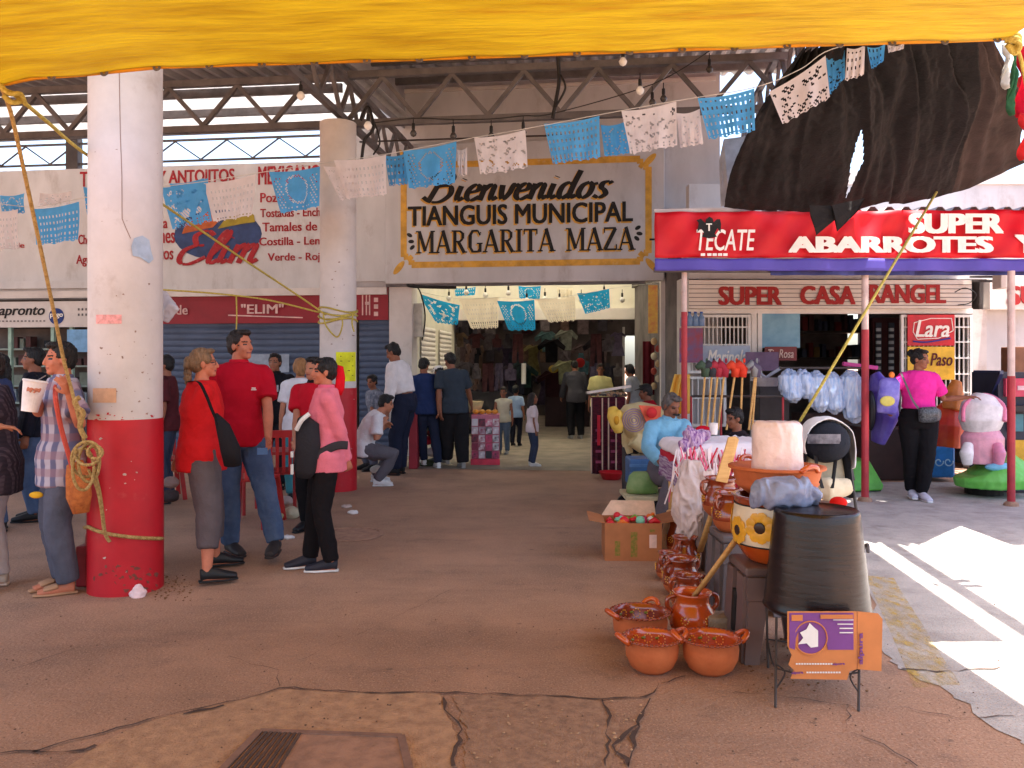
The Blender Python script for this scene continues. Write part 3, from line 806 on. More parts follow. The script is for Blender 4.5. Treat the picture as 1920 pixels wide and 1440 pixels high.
truss('steel_truss', 'nearest cross girder of the left canopy just behind the near column', (-13, -7.4, 0), (-1.66, -7.4, 0), 4.62, 4.95, 14, .06, dw=.03)
truss('window_lattice', 'thin lattice bracing in the bright gap above the painted fascia', (-13.6, .05, 0), (-2.55, .05, 0), 4.95, 5.30, 12, .035, M_steel_d, .022)
for i, x in enumerate((-7.65,)):
    b = MB(FM); b.bb(x - .1, x + .12, .0, .14, ZT, 5.4); tag(b.build('steel_post', M_steel_d), 'dark steel post in the bright gap above the left fascia', 'post')
# conduit below truss
b = MB(FM); b.beam((-1.9, -2.0, 4.6), (.95, -2.0, 4.6), .02, .02); tag(b.build('conduit', M_steel_d), 'thin dark conduit running below the central girder', 'conduit')
# unseen bar added along the right edge of the canopy: its shadow stripes the sunny paving
gt = MB(FM); gt.bb(4.33, 4.45, -9.6, -6.1, 4.82, 4.9); tag(gt.build('added_shadow_bar', M_steel), 'metal bar added along the right edge of the canopy for its shadow', 'gutter')
# ------------------------------------------------------------------ grocery shop on the right (faces the camera squarely, 11.8 m away)
SD = 11.8
def S(px, py, o=0.0):           # point on the shop front, o metres nearer the camera
    d = SD - o
    return P(px, py, d)
shop = E('grocery_shop', 'white grocery shop front on the right under the red awning', 'building', GD(1560, SD))
def SB(mb, px0, px1, py0, py1, o0=0.0, o1=0.05):
    a, c = S(px0, py1, o1), S(px1, py0, o1)
    mb.bb(a.x, c.x, SD - o1, SD - o0, a.z, c.z); return mb
def sbox(name, mat, par, *rects, bevel=0):
    b = MB()
    for r in rects: SB(b, *r)
    return b.build(name, mat, par, bevel=bevel)
sbox('upper_wall', M_wallgrey, shop, (1292, 2300, 345, 523, -.2, .0))
sbox('parapet', M_white, shop, (1420, 2300, 322, 345, -.2, .03))
sbox('side_wall', M_wallgrey, shop, (1850, 2300, 523, 890, -.2, -.02))
sbox('pillar', M_white, shop, (1824, 1850, 580, 888, -.2, .06))
sbox('pillar', M_white, shop, (1276, 1292, 523, 888, -.2, .06))
sbox('lintel', M_metalw, shop, (1292, 1824, 578, 588, -.05, .06))
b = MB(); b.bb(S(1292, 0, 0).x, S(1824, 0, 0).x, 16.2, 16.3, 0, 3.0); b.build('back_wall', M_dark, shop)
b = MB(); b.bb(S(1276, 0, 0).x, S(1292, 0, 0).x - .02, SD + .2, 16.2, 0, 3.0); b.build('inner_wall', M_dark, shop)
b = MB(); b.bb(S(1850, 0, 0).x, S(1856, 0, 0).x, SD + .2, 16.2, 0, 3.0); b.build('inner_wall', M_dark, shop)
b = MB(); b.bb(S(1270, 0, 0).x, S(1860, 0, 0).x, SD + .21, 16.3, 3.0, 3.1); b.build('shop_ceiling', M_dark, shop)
# lettered shutter housing
nb = E('shop_name_board', 'ribbed white shop name board with maroon letters above the grocery entrance', 'sign', S(1555, 580, .2))
sbox('board', M_shutw, nb, (1292, 1822, 525, 578, .0, .18))
b = MB()
for py in (533, 541, 549, 557, 565, 572): SB(b, 1292, 1822, py, py + 1.2, .17, .186)
b.build('ribs', M_steel, nb)
def st(s, px0, px1, py0, py1, o, mat, par, bold=.02, shear=0, name='lettering'):
    a, c = S(px0, py1, o), S(px1, py0, o)
    return text(s, a.x, c.x, a.z, c.z, SD - o, mat, par, None, bold, shear, name)
M_cas = mk('casa_red', (158, 34, 34), .7, var=.06)
st('SUPER', 1347, 1466, 537, 572, .19, M_cas, nb, .05)
st('CASA', 1500, 1604, 536, 571, .19, M_cas, nb, .05)
st('RANGEL', 1630, 1774, 533, 569, .19, M_cas, nb, .05)
nb2 = E('shop_name_board', 'second white name board at the right edge, its maroon letters cut off', 'sign', S(1990, 580, .2))
sbox('board', M_shutw, nb2, (1856, 2120, 528, 580, .0, .16)); st('SUPER', 1888, 2040, 536, 572, .17, M_cas, nb2, .05)
# window grilles
def grille(px0, px1, py0, py1, nb_, rails, label, o=.1):
    g = E('window_grille', label, 'grille', S((px0 + px1) / 2, py1, o))
    b = MB()
    for px in (px0, px1 - 5): SB(b, px, px + 5, py0, py1, o, o + .05)
    for py in (py0, py1 - 5): SB(b, px0 + 5, px1 - 5, py, py + 5, o + .002, o + .048)
    b.build('frame', M_metalw, g)
    b = MB()
    for i in range(1, nb_):
        px = px0 + (px1 - px0) * i / nb_
        SB(b, px - 1, px + 1, py0 + 5, py1 - 5, o + .012, o + .032)
    b.build('bars', M_metalw, g)
    b = MB()
    for py in rails: SB(b, px0 + 5, px1 - 5, py, py + 2.5, o + .005, o + .045)
    b.build('rails', M_metalw, g)
    return g
grille(1290, 1408, 590, 700, 15, (612, 645, 655), 'white barred window grille left of the shop entrance')
grille(1288, 1362, 706, 800, 7, (745,), 'lower white grille behind the toy horses on sticks')
grille(1690, 1824, 590, 800, 16, (612, 640, 670, 700, 735, 770), 'white barred grille carrying the red and yellow posters')
sbox('door_post', M_metalw, shop, (1409, 1419, 588, 885, .0, .07), (1421, 1429, 588, 885, .0, .06))
# posters
def poster(name, rect, mat, label, o=.16):
    e = E(name, label, 'poster', S((rect[0] + rect[1]) / 2, rect[3], o))
    sbox('sheet', mat, e, (*rect, o, o + .012)); return e
p1 = poster('snack_poster', (1702, 1790, 590, 648), cm((196, 22, 36), .4), 'red poster with white script lettering on the shop grille')
st('Lara', 1716, 1780, 600, 632, .178, M_letterw, p1, .02, .25)
b = MB(); a, c = S(1712, 640, .176), S(1782, 634, .176); b.tube(smooth_line([a, a + V((.2, 0, -.01)), c], 6), .012, 6); b.build('swoosh', cm((40, 50, 140)), p1)
b = MB(); pr = [S(1712, 622, .174), S(1714, 605, .174), S(1745, 597, .174), S(1784, 597, .174), S(1787, 620, .174), S(1760, 634, .174), S(1720, 636, .174)]
for i in range(7): b.bar(pr[i], pr[(i + 1) % 7], .006, n=6)
b.build('outline', M_letterw, p1)
p2 = poster('snack_poster', (1702, 1790, 650, 712), cm((226, 178, 50), .4), 'yellow poster with dark script lettering under the red poster')
st('Tu Paso', 1716, 1786, 662, 686, .178, cm((90, 24, 40)), p2, .01, .25)
o = MB(); SB(o, 1428, 1500, 588, 652, .02, .05); tag(o.build('blue_poster', cm((130, 178, 200), .5, rgb2=(96, 146, 178), scale=3)), 'pale blue faded poster beside the grocery doorway', 'poster')
p3 = poster('shop_placard', (1318, 1406, 648, 690), cm((176, 192, 210), .5, rgb2=(150, 160, 190), scale=4), 'pale blue and white advertising placard with script writing below the left grille', .2)
st('Bimbo', 1332, 1398, 656, 682, .22, M_letterw, p3, .03, .3) if False else st('Marinela', 1326, 1400, 656, 682, .22, M_letterw, p3, .02, .3)
p4 = poster('shop_placard', (1434, 1494, 650, 676), cm((130, 44, 46), .5, rgb2=(100, 50, 52), scale=5), 'dark red advertising placard beside the doorway', .2)
st('Tia Rosa', 1440, 1488, 655, 671, .22, cm((220, 190, 180)), p4, .01, .2)
p5 = poster('shop_placard', (1398, 1460, 660, 695), cm((110, 84, 116), .5, rgb2=(90, 64, 92), scale=6), 'dull purple advertising placard in front of the grille', .5)
p6 = poster('shop_placard', (1274, 1318, 615, 680), cm((150, 60, 78), .5, rgb2=(90, 90, 140), scale=7), 'red and blue printed placard behind the pink pole', .45)
b = MB(); rr = random.Random(5)
for i in range(4):
    b2 = MB(); c = S(1282 + i * 11, 612, .5); b2.lathe([(.0, 0), (.045, .005), (.045, .12), (.02, .16), (.02, .18), (0, .18)], c, 12)
    o = E('water_bottle', 'blue plastic water bottle standing above the red and blue placard', 'bottle', c, 0, 'water bottles above the placard')
    b2.build('body', cm((120, 150, 190), .2), o, smooth=True)
    b2 = MB(); b2.lathe([(.022, .18), (.022, .2), (0, .2)], c, 10); b2.build('cap', cm((60, 90, 170)), o)
# interior of the grocery: shelves, packages and a fridge whose dotted lights are pale paint
fr = E('drinks_fridge', 'tall drinks fridge with rows of pale dots painted as lights deep in the shop doorway', 'fridge', GD(1668, 13.6))
def FB(mb, px0, px1, py0, py1, d0, d1):
    a, c = P(px0, py1, d0), P(px1, py0, d0); mb.bb(a.x, c.x, d0, d1, a.z, c.z); return mb
FB(MB(), 1636, 1700, 596, 835, 13.7, 14.2).build('body', cm((64, 30, 34)), fr)
for px in (1648, 1672, 1694):
    FB(MB(), px - 5, px + 5, 605, 800, 13.66, 13.698).build('glass_column', cm((60, 70, 84), .3), fr)
    b = MB()
    for k in range(15): FB(b, px - 4, px + 4, 615 + k * 12, 621 + k * 12, 13.62, 13.658)
    b.build('painted_light_dots', cm((210, 225, 235), .3), fr)  # pale blocks stand in for the fridge's dotted lights
FB(MB(), 1636, 1700, 835, 880, 13.7, 14.2).build('base', M_black, fr)
for i, (py, dd) in enumerate(((620, 15.8), (670, 15.8), (720, 15.8))):
    b = MB(); FB(b, 1500, 1640, py, py + 4, dd, dd + .35); tag(b.build('shop_shelf', M_steel_d), ['top', 'middle', 'lowest'][i] + ' dim shelf in the dark back of the grocery', 'shelf')
    x = 1505
    while x < 1632:
        w = rr.uniform(6, 12); hh = rr.uniform(14, 30)
        b = MB(); FB(b, x, x + w, py - hh, py - .2, dd + .02, dd + .2)
        tag(b.build('shelf_package', cm(rr.choice([(90, 60, 60), (70, 80, 100), (120, 100, 60), (60, 60, 60), (110, 40, 40)])), bevel=.005), 'dim package on a shelf in the dark back of the grocery', 'package', 'packages on the grocery shelves')
        x += w + rr.uniform(2, 9)
b = MB(); FB(b, 1500, 1640, 775, 900, 12.9, 13.3); tag(b.build('shop_counter', cm((70, 52, 48)), bevel=.01), 'dark shop counter inside the grocery doorway', 'counter')
# wall lamp / speaker under the awning
o = E('wall_speaker', 'small cream box on a bracket below the awning at the right', 'speaker', S(1885, 520, .9))
b = MB(); FB(b, 1877, 1894, 513, 540, 10.6, 10.8); b.build('cabinet', M_white, o, bevel=.01)
b = MB(); b.beam(P(1820, 527, 11.7), P(1880, 527, 10.75), .03, .03); b.beam(P(1820, 519, 11.7), P(1880, 519, 10.75), .03, .03); b.build('bracket', M_steel, o)
b = MB(); b.tube(smooth_line([P(1790, 548, 11.55), P(1810, 540, 11.5), P(1830, 552, 11.5), P(1818, 568, 11.55), P(1796, 572, 11.58)], 5), .008, 6); tag(b.build('loose_cable', M_wire), 'loose grey cable curling beside the name board', 'cable')

# ------------------------------------------------------------------ awning
aw = E('shop_awning', 'red cloth awning front with brewery eagle and bold white letters over the grocery', 'awning', P(1600, 505, 8.9))
AD = 8.85
def A(px, py, o=0.0): return P(px, py, AD - o)
rn = random.Random(2)
def awf(u, v):
    px = 1228 + (2080 - 1228) * u
    top = 398 - 6 * u; bot = 483 + 1.0 * u
    p = A(px, bot + (top - bot) * v)
    p.y += .035 * math.sin(u * 37 + 3 * v) * (1 - abs(v - .5)) + .02 * math.sin(u * 80 - 6 * v)
    return p
b = MB(); b.grid(awf, 120, 10); b.build('red_cloth', M_bannered, aw, smooth=True, solid=.004)
b = MB(); b.grid(lambda u, v: A(1228 + 852 * u, 507 + 2 * u + (484.5 + u - 507 - 2 * u) * v) + V((0, .03 * math.sin(u * 50), 0)), 120, 4); b.build('purple_valance', M_purple, aw, smooth=True, solid=.004)
b = MB(); b.grid(lambda u, v: A(1448 + 632 * u, 515 + (507 - 515) * v) + V((0, .06 + .02 * math.sin(u * 60), 0)), 60, 2); b.build('navy_edge', M_navy, aw, solid=.004)
def corrw(a, c, d0, d1, z0, z1):
    n = int((c - a) / .18) * 4; prof = [0, 1, 1, 0]; b = MB()
    b.grid(lambda u, v: V((a + (c - a) * u, d0 + (d1 - d0) * v, z0 + (z1 - z0) * v + .05 * prof[int(round(u * n)) % 4])), n, 1); return b
corrw(A(1440, 0).x, A(2080, 0).x, AD + .1, SD, A(0, 393).z, A(0, 393).z + .05).build('roof_sheet', M_sheet, aw, solid=.004)
corrw(2.3, A(1440, 0).x - .01, AD + .1, SD, A(0, 400).z, A(0, 400).z + .05).build('roof_sheet', M_sheet, aw, solid=.004)
b = MB(); b.beam(A(1226, 396, -.06), A(1408, 393, -.06), .03, .04); b.build('batten', M_wallgrey, aw)
b = MB(); b.beam(A(1226, 506, -.12), A(2080, 510, -.12), .05, .05); b.build('front_rail', M_steel, aw)
def at_(s, px0, px1, py0, py1, bold, o=.06, shear=0, mat=M_letterw, name='lettering'):
    a, c = A(px0, py1, o), A(px1, py0, o)
    return text(s, a.x, c.x, a.z, c.z, AD - o, mat, aw, None, bold, shear, name, depth=.002)
at_('SUPER', 1703, 1882, 400, 438, .06)
at_('ABARROTES', 1478, 1863, 443, 474, .06)
at_('Y', 1902, 1950, 440, 474, .06)
at_('TECATE', 1306, 1416, 430, 470, .012, .062, .18)
b = MB()
for i, s in enumerate(((1314, 475), (1326, 475), (1336, 475), (1346, 475), (1356, 475))): 
    a, c = A(s[0], s[1] + 5, .06), A(s[0] + 8, s[1], .06); b.bb(a.x, c.x, AD - .064, AD - .06, a.z, c.z)
b.build('small_print', M_letterw, aw)
eag = [(1307, 436), (1310, 418), (1306, 413), (1314, 410), (1322, 418), (1324, 411), (1330, 406), (1336, 410), (1338, 417), (1344, 411), (1350, 411), (1352, 420), (1351, 436), (1345, 428), (1340, 438), (1344, 444), (1329, 447), (1316, 444), (1320, 436), (1314, 428)]
b = MB(); b.prism([A(x, y, .063) for x, y in eag], (0, -.004, 0)); b.build('eagle_emblem', M_black, aw)
at_('T', 1324, 1335, 419, 433, .03, .072)
# poles
def pole(px, d, py_top, py_change, r, label, lean=0):
    c = GD(px, d); o = E('awning_pole', label, 'pole', c)
    zt = P(0, py_top, d).z; zc_ = P(0, py_change, d).z
    b = MB(Matrix.Translation(c)); b.lathe([(r, zc_), (r, zt), (0, zt)], n=16); b.build('upper_tube', M_pole, o, smooth=False)
    b = MB(Matrix.Translation(c)); b.lathe([(r + .003, 0), (r + .003, zc_)], n=16); b.build('lower_tube', M_polered, o)
    b = MB(Matrix.Translation(c)); b.lathe([(.075, 0), (.07, .03), (.045, .05), (.02, .05)], n=14); b.build('concrete_foot', M_ground, o)
    return o
pole(1622, 9.0, 505, 618, .036, 'white and red awning pole standing left of the pink shirt woman')
pole(1283, 9.0, 480, 585, .03, 'pink painted awning pole behind the seated seller')
pole(1896, 8.7, 508, 705, .036, 'red awning pole at the far right edge')

# ------------------------------------------------------------------ tarps overhead
yt = E('yellow_tarp', 'large yellow plastic tarp stretched overhead with eyelets along its edge', 'tarp', V((0, 4.2, 2.9)))
edge = [(-420, 172), (-60, 165), (8, 160), (60, 148), (150, 142), (300, 127), (600, 118), (900, 108), (1200, 97), (1500, 86), (1750, 79), (1890, 74)]
eL = [P(x, y, 4.2) for x, y in edge]
def edgept(u):
    x = eL[0].x + (eL[-1].x - eL[0].x) * u
    for i in range(len(eL) - 1):
        if eL[i].x <= x <= eL[i + 1].x + 1e-6:
            return eL[i].lerp(eL[i + 1], (x - eL[i].x) / (eL[i + 1].x - eL[i].x))
    return eL[-1].copy()
def tarpf(u, v):
    p = edgept(u)
    back = V((p.x * .98 - .05, -4.6, 3.3 + .1 * math.sin(u * 5)))
    back.x = p.x + .02
    q = p.lerp(back, v)
    w = min(1, v * 5) ** 1.5; sg_ = max(0, v - .14) / .86
    n = noise.noise(V((q.x * .7, q.y * 3.0, 1.3))); m2 = noise.noise(V((q.x * 2.2 + 1.6 * q.y, q.y * 6, 4.0)))
    q.z += w * (-.15 * math.sin(math.pi * min(1, sg_ * 1.3)) + .05 * n + .034 * m2) + .003 * m2
    q.z += .004 * math.sin(u * 70) * max(0, 1 - v * 12)
    return q
b = MB(); b.grid(tarpf, 150, 110); b.build('cloth', M_tarp, yt, smooth=True)
b = MB()
for i in range(len(eL) - 1): pass
b.tube([edgept(i / 90) + V((0, 0, .004)) for i in range(91)], .010, 6); b.build('hem', mk('tarp_hem', (226, 156, 10), .6, trans=.2), yt)
for k in range(21):
    p = edgept(.14 + k * .0425)
    b = MB(); b.lathe([(.008, 0), (.02, 0), (.02, .006), (.008, .006)], (0, 0, 0), 12, M=Matrix.Translation(p + V((0, -.012, -.004))) @ Matrix.Rotation(R(70), 4, 'X'))
    b.build('eyelet', M_steel, yt)
# black shade cloth on the right
top = [(1508, 88, 7.1), (1560, 70, 6.85), (1640, 55, 6.6), (1740, 45, 6.5), (1830, 50, 6.45), (1872, 62, 6.45)]
bot = [(1358, 388, 8.7), (1430, 394, 8.75), (1520, 398, 8.75), (1600, 394, 8.75), (1650, 382, 8.75), (1700, 380, 8.75), (1755, 370, 8.7), (1820, 352, 8.7), (1925, 304, 8.6)]
def lerpn(L, u):
    k = u * (len(L) - 1); i = min(int(k), len(L) - 2); t = k - i
    return [L[i][j] + (L[i + 1][j] - L[i][j]) * t for j in range(3)]
def shade(u, v):
    a, c = lerpn(bot, u), lerpn(top, u)
    # left edge bows
    px = a[0] + (c[0] - a[0]) * v; py = a[1] + (c[1] - a[1]) * v; d = a[2] + (c[2] - a[2]) * v
    if u < .25: px -= 40 * math.sin(math.pi * v) * (1 - u * 4)
    p = P(px, py, d)
    n = noise.noise(V((u * 9, v * 2.5, 3))); m2 = noise.noise(V((u * 26, v * 3 + u * 4, 8)))
    m3 = abs(noise.noise(V((u * 17 + v * 1.5, v * .8, 21))))
    p.y += .16 * n + .09 * m2 + .30 * m3 * (.3 + v) - .26 * math.sin(math.pi * v) + .02 * noise.noise(V((u * 60, v * 30, 2)))
    p.z -= .18 * math.sin(math.pi * v) * 0.4
    return p
holes = [(.36, .38, .05, .20), ]
def keep(u, v):
    return not (abs(u - .345 - .01 * v) < .018 * (1 - abs(v - .27) / .20) if abs(v - .27) < .2 else False)
o = E('black_shade_cloth', 'sagging torn black shade cloth hung above the red awning', 'shade cloth', P(1600, 390, 8.6))
b = MB(); b.grid(lambda u, v: shade(u * .80, v), 260, 130, lambda u, v: keep(u * .8, v)); b.build('double_layer', M_mesh, o, smooth=True, solid=.004)
b = MB(); b.grid(lambda u, v: shade(.80 + u * .2, v) + V((0, .03, 0)), 40, 60); b.build('single_layer', mk('thin_shade_cloth', (84, 70, 66), .8, scale=3, rgb2=(58, 48, 46), trans=.4, stretch=(1, 1, .4), bump=.4, bscale=50), o, smooth=True, solid=.004)
def rag(pts, label, d=8.3, mat=M_mesh):
    b = MB(); b.prism([P(x, y, d) + V((0, .03 * math.sin(i * 2.1), 0)) for i, (x, y) in enumerate(pts)], (0, .012, 0))
    return tag(b.build('cloth_tatter', mat), label, 'cloth tatter')
rag([(1518, 385), (1596, 385), (1588, 398), (1566, 412), (1533, 440), (1526, 428), (1520, 405)], 'large torn point of black cloth hanging over the red awning')
rag([(1560, 385), (1624, 370), (1606, 398), (1580, 424), (1572, 433), (1566, 415)], 'smaller torn tip of black cloth beside the large torn point', 8.26)
rag([(1352, 388), (1350, 300), (1356, 262), (1400, 255), (1420, 262), (1416, 300), (1404, 336), (1384, 368), (1366, 384)], 'pale grey plastic sheet beside the black cloth', 8.75, mk('grey_sheet', (196, 196, 200), .5, trans=.3))
b = MB(); b.grid(lambda u, v: V((4.5 + 4.5 * u, 6.45 + 2.7 * v, 4.25 + .06 * math.sin(u * 9) - .25 * math.sin(math.pi * v))), 20, 12); tag(b.build('added_shade_tarp', cloth((176, 30, 44)), smooth=True, solid=.004), 'red tarp added to shade the walk beyond the black cloth', 'tarp')  # extra tarp added to keep the sun off the walk at the right
cl = E('hanging_flag', 'bunch of red, white and green cloth hanging at the right edge', 'flag cloth', P(1905, 420, 5.2))
def strip(pxs, pys, mat, d, nm):
    b = MB(); b.grid(lambda u, v: P(pxs[0] + (pxs[1] - pxs[0]) * u + 12 * v * (1 - v) * math.sin(v * 6), pys[0] + (pys[1] - pys[0]) * v, d) + V((0, .04 * math.sin(u * 7 + v * 9), 0)), 6, 14); b.build(nm, mat, cl, smooth=True, solid=.004)
strip((1884, 1892), (78, 165), cloth((214, 214, 204)), 5.3, 'white_strip')
strip((1894, 1902), (90, 215), cloth((60, 110, 74)), 5.35, 'green_strip')
strip((1908, 1950), (84, 220), cloth((206, 22, 48)), 5.4, 'red_strip')
strip((1914, 1960), (210, 300), cloth((196, 40, 40)), 5.3, 'red_strip')

# ------------------------------------------------------------------ ropes
def rope(pts, r, label, mat=M_rope, n=6, sag=None):
    b = MB(); L = smooth_line(pts, n) if len(pts) > 2 else pts
    b.tube(L, r, 7)
    return tag(b.build('rope', mat, smooth=True), label, 'rope')
hand = P(132, 722, 5.0)
rope([P(4, 165, 4.2), P(24, 225, 4.3), P(60, 390, 4.5), P(96, 560, 4.75), P(118, 668, 4.93), hand, P(145, 772, 5.02), P(158, 828, 5.06)], .011, 'tan rope running from the tarp corner down to the hand of the plaid shirt man')
kn = MB()
kn.tube(smooth_line([P(150, 745, 4.99), P(140, 752, 4.97), P(146, 765, 4.97), P(156, 775, 4.98), P(150, 800, 5.0), P(160, 822, 5.02)], 5), .016, 7)
for k, (cx, cyy, rx, ry, ph) in enumerate(((160, 862, 26, 32, 0), (167, 868, 20, 36, .6), (156, 880, 20, 40, 1.3), (178, 848, 14, 12, 2), (164, 850, 24, 22, 3))):
    pts = [P(cx + rx * math.cos(t * .7 + ph), cyy + ry * math.sin(t * .7 + ph), 5.02 + .02 * math.sin(t + k) - .012 * k) for t in range(10)]
    kn.tube(smooth_line(pts, 4), .0095, 7)
kn.tube(smooth_line([P(176, 880, 5.0), P(186, 920, 5.06), P(192, 960, 5.12), P(197, 1000, 5.18), P(206, 1016, 5.2)], 5), .011, 7)
kn.tube(smooth_line([P(166, 880, 5.0), P(182, 915, 5.05), P(190, 955, 5.1), P(194, 990, 5.17)], 5), .010, 7)
tag(kn.build('rope_coil', M_rope, smooth=True), 'coiled tan rope hanging in loops in front of the near column base', 'rope')
pts = []
for i in range(25):
    a = R(180 + 180 * i / 24) + R(0)
    z = H - (990 + 34 * abs(i - 7) / 17 * (1 if i > 7 else .8) - HY) * 5.27 / F
    pts.append((c1p.x + .244 * math.cos(a), c1p.y + .244 * math.sin(a), z))
b = MB(); b.tube(pts, .012, 7); tag(b.build('rope', M_rope, smooth=True), 'tan rope tied round the red base of the near column', 'rope')
b = MB(); b.tube(smooth_line([P(-10, 150, 4.18), P(10, 170, 4.16), P(30, 178, 4.2), P(40, 188, 4.22), P(22, 192, 4.18), P(6, 178, 4.15)], 6), .014, 7); b.tube(smooth_line([P(2, 160, 4.15), P(18, 176, 4.14), P(38, 176, 4.17), P(48, 196, 4.24)], 6), .012, 7)
tag(b.build('rope_knot', M_ropey, smooth=True), 'knot of yellow rope at the left corner of the tarp', 'rope')
b = MB()
for k in range(3): b.tube(smooth_line([P(1884, 76, 4.2), P(1896 + 6 * k, 62 + 8 * k, 4.17), P(1912, 70 + 9 * k, 4.18), P(1902, 88 + 6 * k, 4.2), P(1888, 84, 4.2)], 5), .013, 7)
b.tube(smooth_line([P(1900, 80, 4.2), P(1914, 110, 4.25), P(1930, 190, 4.4), P(1950, 300, 4.6)], 5), .010, 7)
tag(b.build('rope_knot', M_ropey, smooth=True), 'knot of yellow rope at the right corner of the tarp', 'rope')
rope([P(30, 180, 4.2), P(90, 230, 4.6), P(165, 292, 5.5), P(300, 380, 7.0), P(450, 482, 8.4), P(560, 555, 9.3), P(610, 590, 9.62)], .011, 'yellow rope sloping from the tarp corner past the near column to the farther column', M_ropey)
rope([P(300, 543, 9.2), P(400, 550, 9.3), P(500, 562, 9.4), P(600, 586, 9.6)], .010, 'slack yellow rope stretched in front of the maroon banner', M_ropey)
rope([P(443, 553, 9.35), P(444, 590, 9.36), P(443, 620, 9.35)], .008, 'short rope end hanging down before the wide blue shutter', M_ropey)
b = MB()
for k in range(4):
    z = H - (580 + k * 7 - HY) * 9.64 / F
    b.tube([(c2p.x + .228 * math.cos(R(a)), c2p.y + .228 * math.sin(R(a)), z + .03 * math.sin(R(a * 2 + k * 60))) for a in range(170, 371, 12)], .011, 6)
b.tube(smooth_line([P(606, 590, 9.58), P(612, 612, 9.56), P(632, 632, 9.55), P(642, 610, 9.55), P(640, 592, 9.56)], 6), .010, 6)
b.tube(smooth_line([P(662, 590, 9.6), P(660, 606, 9.58), P(664, 622, 9.58)], 6), .010, 6)
tag(b.build('rope_lashing', M_ropey, smooth=True), 'yellow rope lashed round the farther column with a hanging loop', 'rope')
rope([P(1756, 360, 7.9), P(1500, 790, 6.5)], .012, 'straight yellow rope from the black cloth down towards the pushchair', M_ropey)

# ------------------------------------------------------------------ papel picado
M_pblue = mk('blue_paper', (82, 168, 226), .6, var=.06, scale=6, trans=.35)
M_pwhite = mk('white_paper', (226, 216, 214), .6, var=.05, scale=6, trans=.35)
M_pcyan = mk('bright_blue_paper', (36, 165, 222), .6, var=.06, scale=6, trans=.45)
M_pcream = mk('cream_paper', (240, 230, 208), .6, var=.04, scale=6, trans=.45)
def flag(q, mat, label, group, seed, tint=None, pat=0):
    """q: four world corners tl, tr, br, bl; punched paper with a scalloped foot"""
    rr = random.Random(seed)
    tl, tr, br, bl = [V(p) for p in q]
    w = (tr - tl).length; hgt = (bl - tl).length
    nu, nv = max(14, int(w / .014)), max(12, int(hgt / .014))
    nu, nv = min(nu, 40), min(nv, 34)
    ph = rr.uniform(0, 6); nsc = rr.choice((4, 5, 6)); a1 = rr.uniform(.4, 1.0)
    nrm = (tr - tl).cross(bl - tl).normalized()
    cx = [rr.uniform(.25, .75), .5]
    def f(u, v):
        p = tl.lerp(tr, u).lerp(bl.lerp(br, u), v)
        sag = -.02 * math.sin(math.pi * u) * (1 - v)
        p.z += sag
        p += nrm * (.030 * a1 * math.sin(u * 9 + ph) * v + .02 * math.sin(u * 17 + 2 * v + ph) * v + .05 * v * v * math.sin(ph))
        if v > .97: p.z += .022 * abs(math.cos(math.pi * u * nsc))**1.5 * 1.0 + .0
        return p
    def keep(u, v):
        if v < .09 or u < .04 or u > .96: return True
        i, j = int(u * nu), int(v * nv)
        e = abs(u - .5)
        if pat == 0:      # arch with lattice sides
            if e > .30 and .12 < v < .9: return (i + j) % 3 != 0 or j % 2 == 0
            if v > .82: return not (i % 4 in (1,) and j % 3 == 1)
            r2 = ((u - .5) / .2) ** 2 + ((v - .45) / .3) ** 2
            if 1.0 < r2 < 1.45: return (i + j) % 2 == 0
            return True
        if pat == 1:      # rows of slots
            if v > .86: return not (i % 3 == 1 and j % 2 == 1)
            return not (i % 3 == 1 and j % 5 in (1, 2))
        h = noise.noise(V((u * 9, v * 9, seed * 1.7)))
        if pat == 2: return not (h > .18 and (i * 7 + j * 5) % 3 != 0) and not (v > .8 and i % 4 == 1 and j % 2 == 0)
        return not (abs(h) < .06 and (i + j) % 2 == 0) and not (v > .84 and i % 3 == 1 and j % 3 == 1)
    b = MB(); b.grid(f, nu, nv, keep)
    o = b.build('papel_picado', mat, norm=False)
    return tag(o, label, 'paper banner', group)
def sd(px): return 7.0 + (1500 - px) / 1500 * 2.3
GRP = 'blue and white paper banners strung across the aisle'
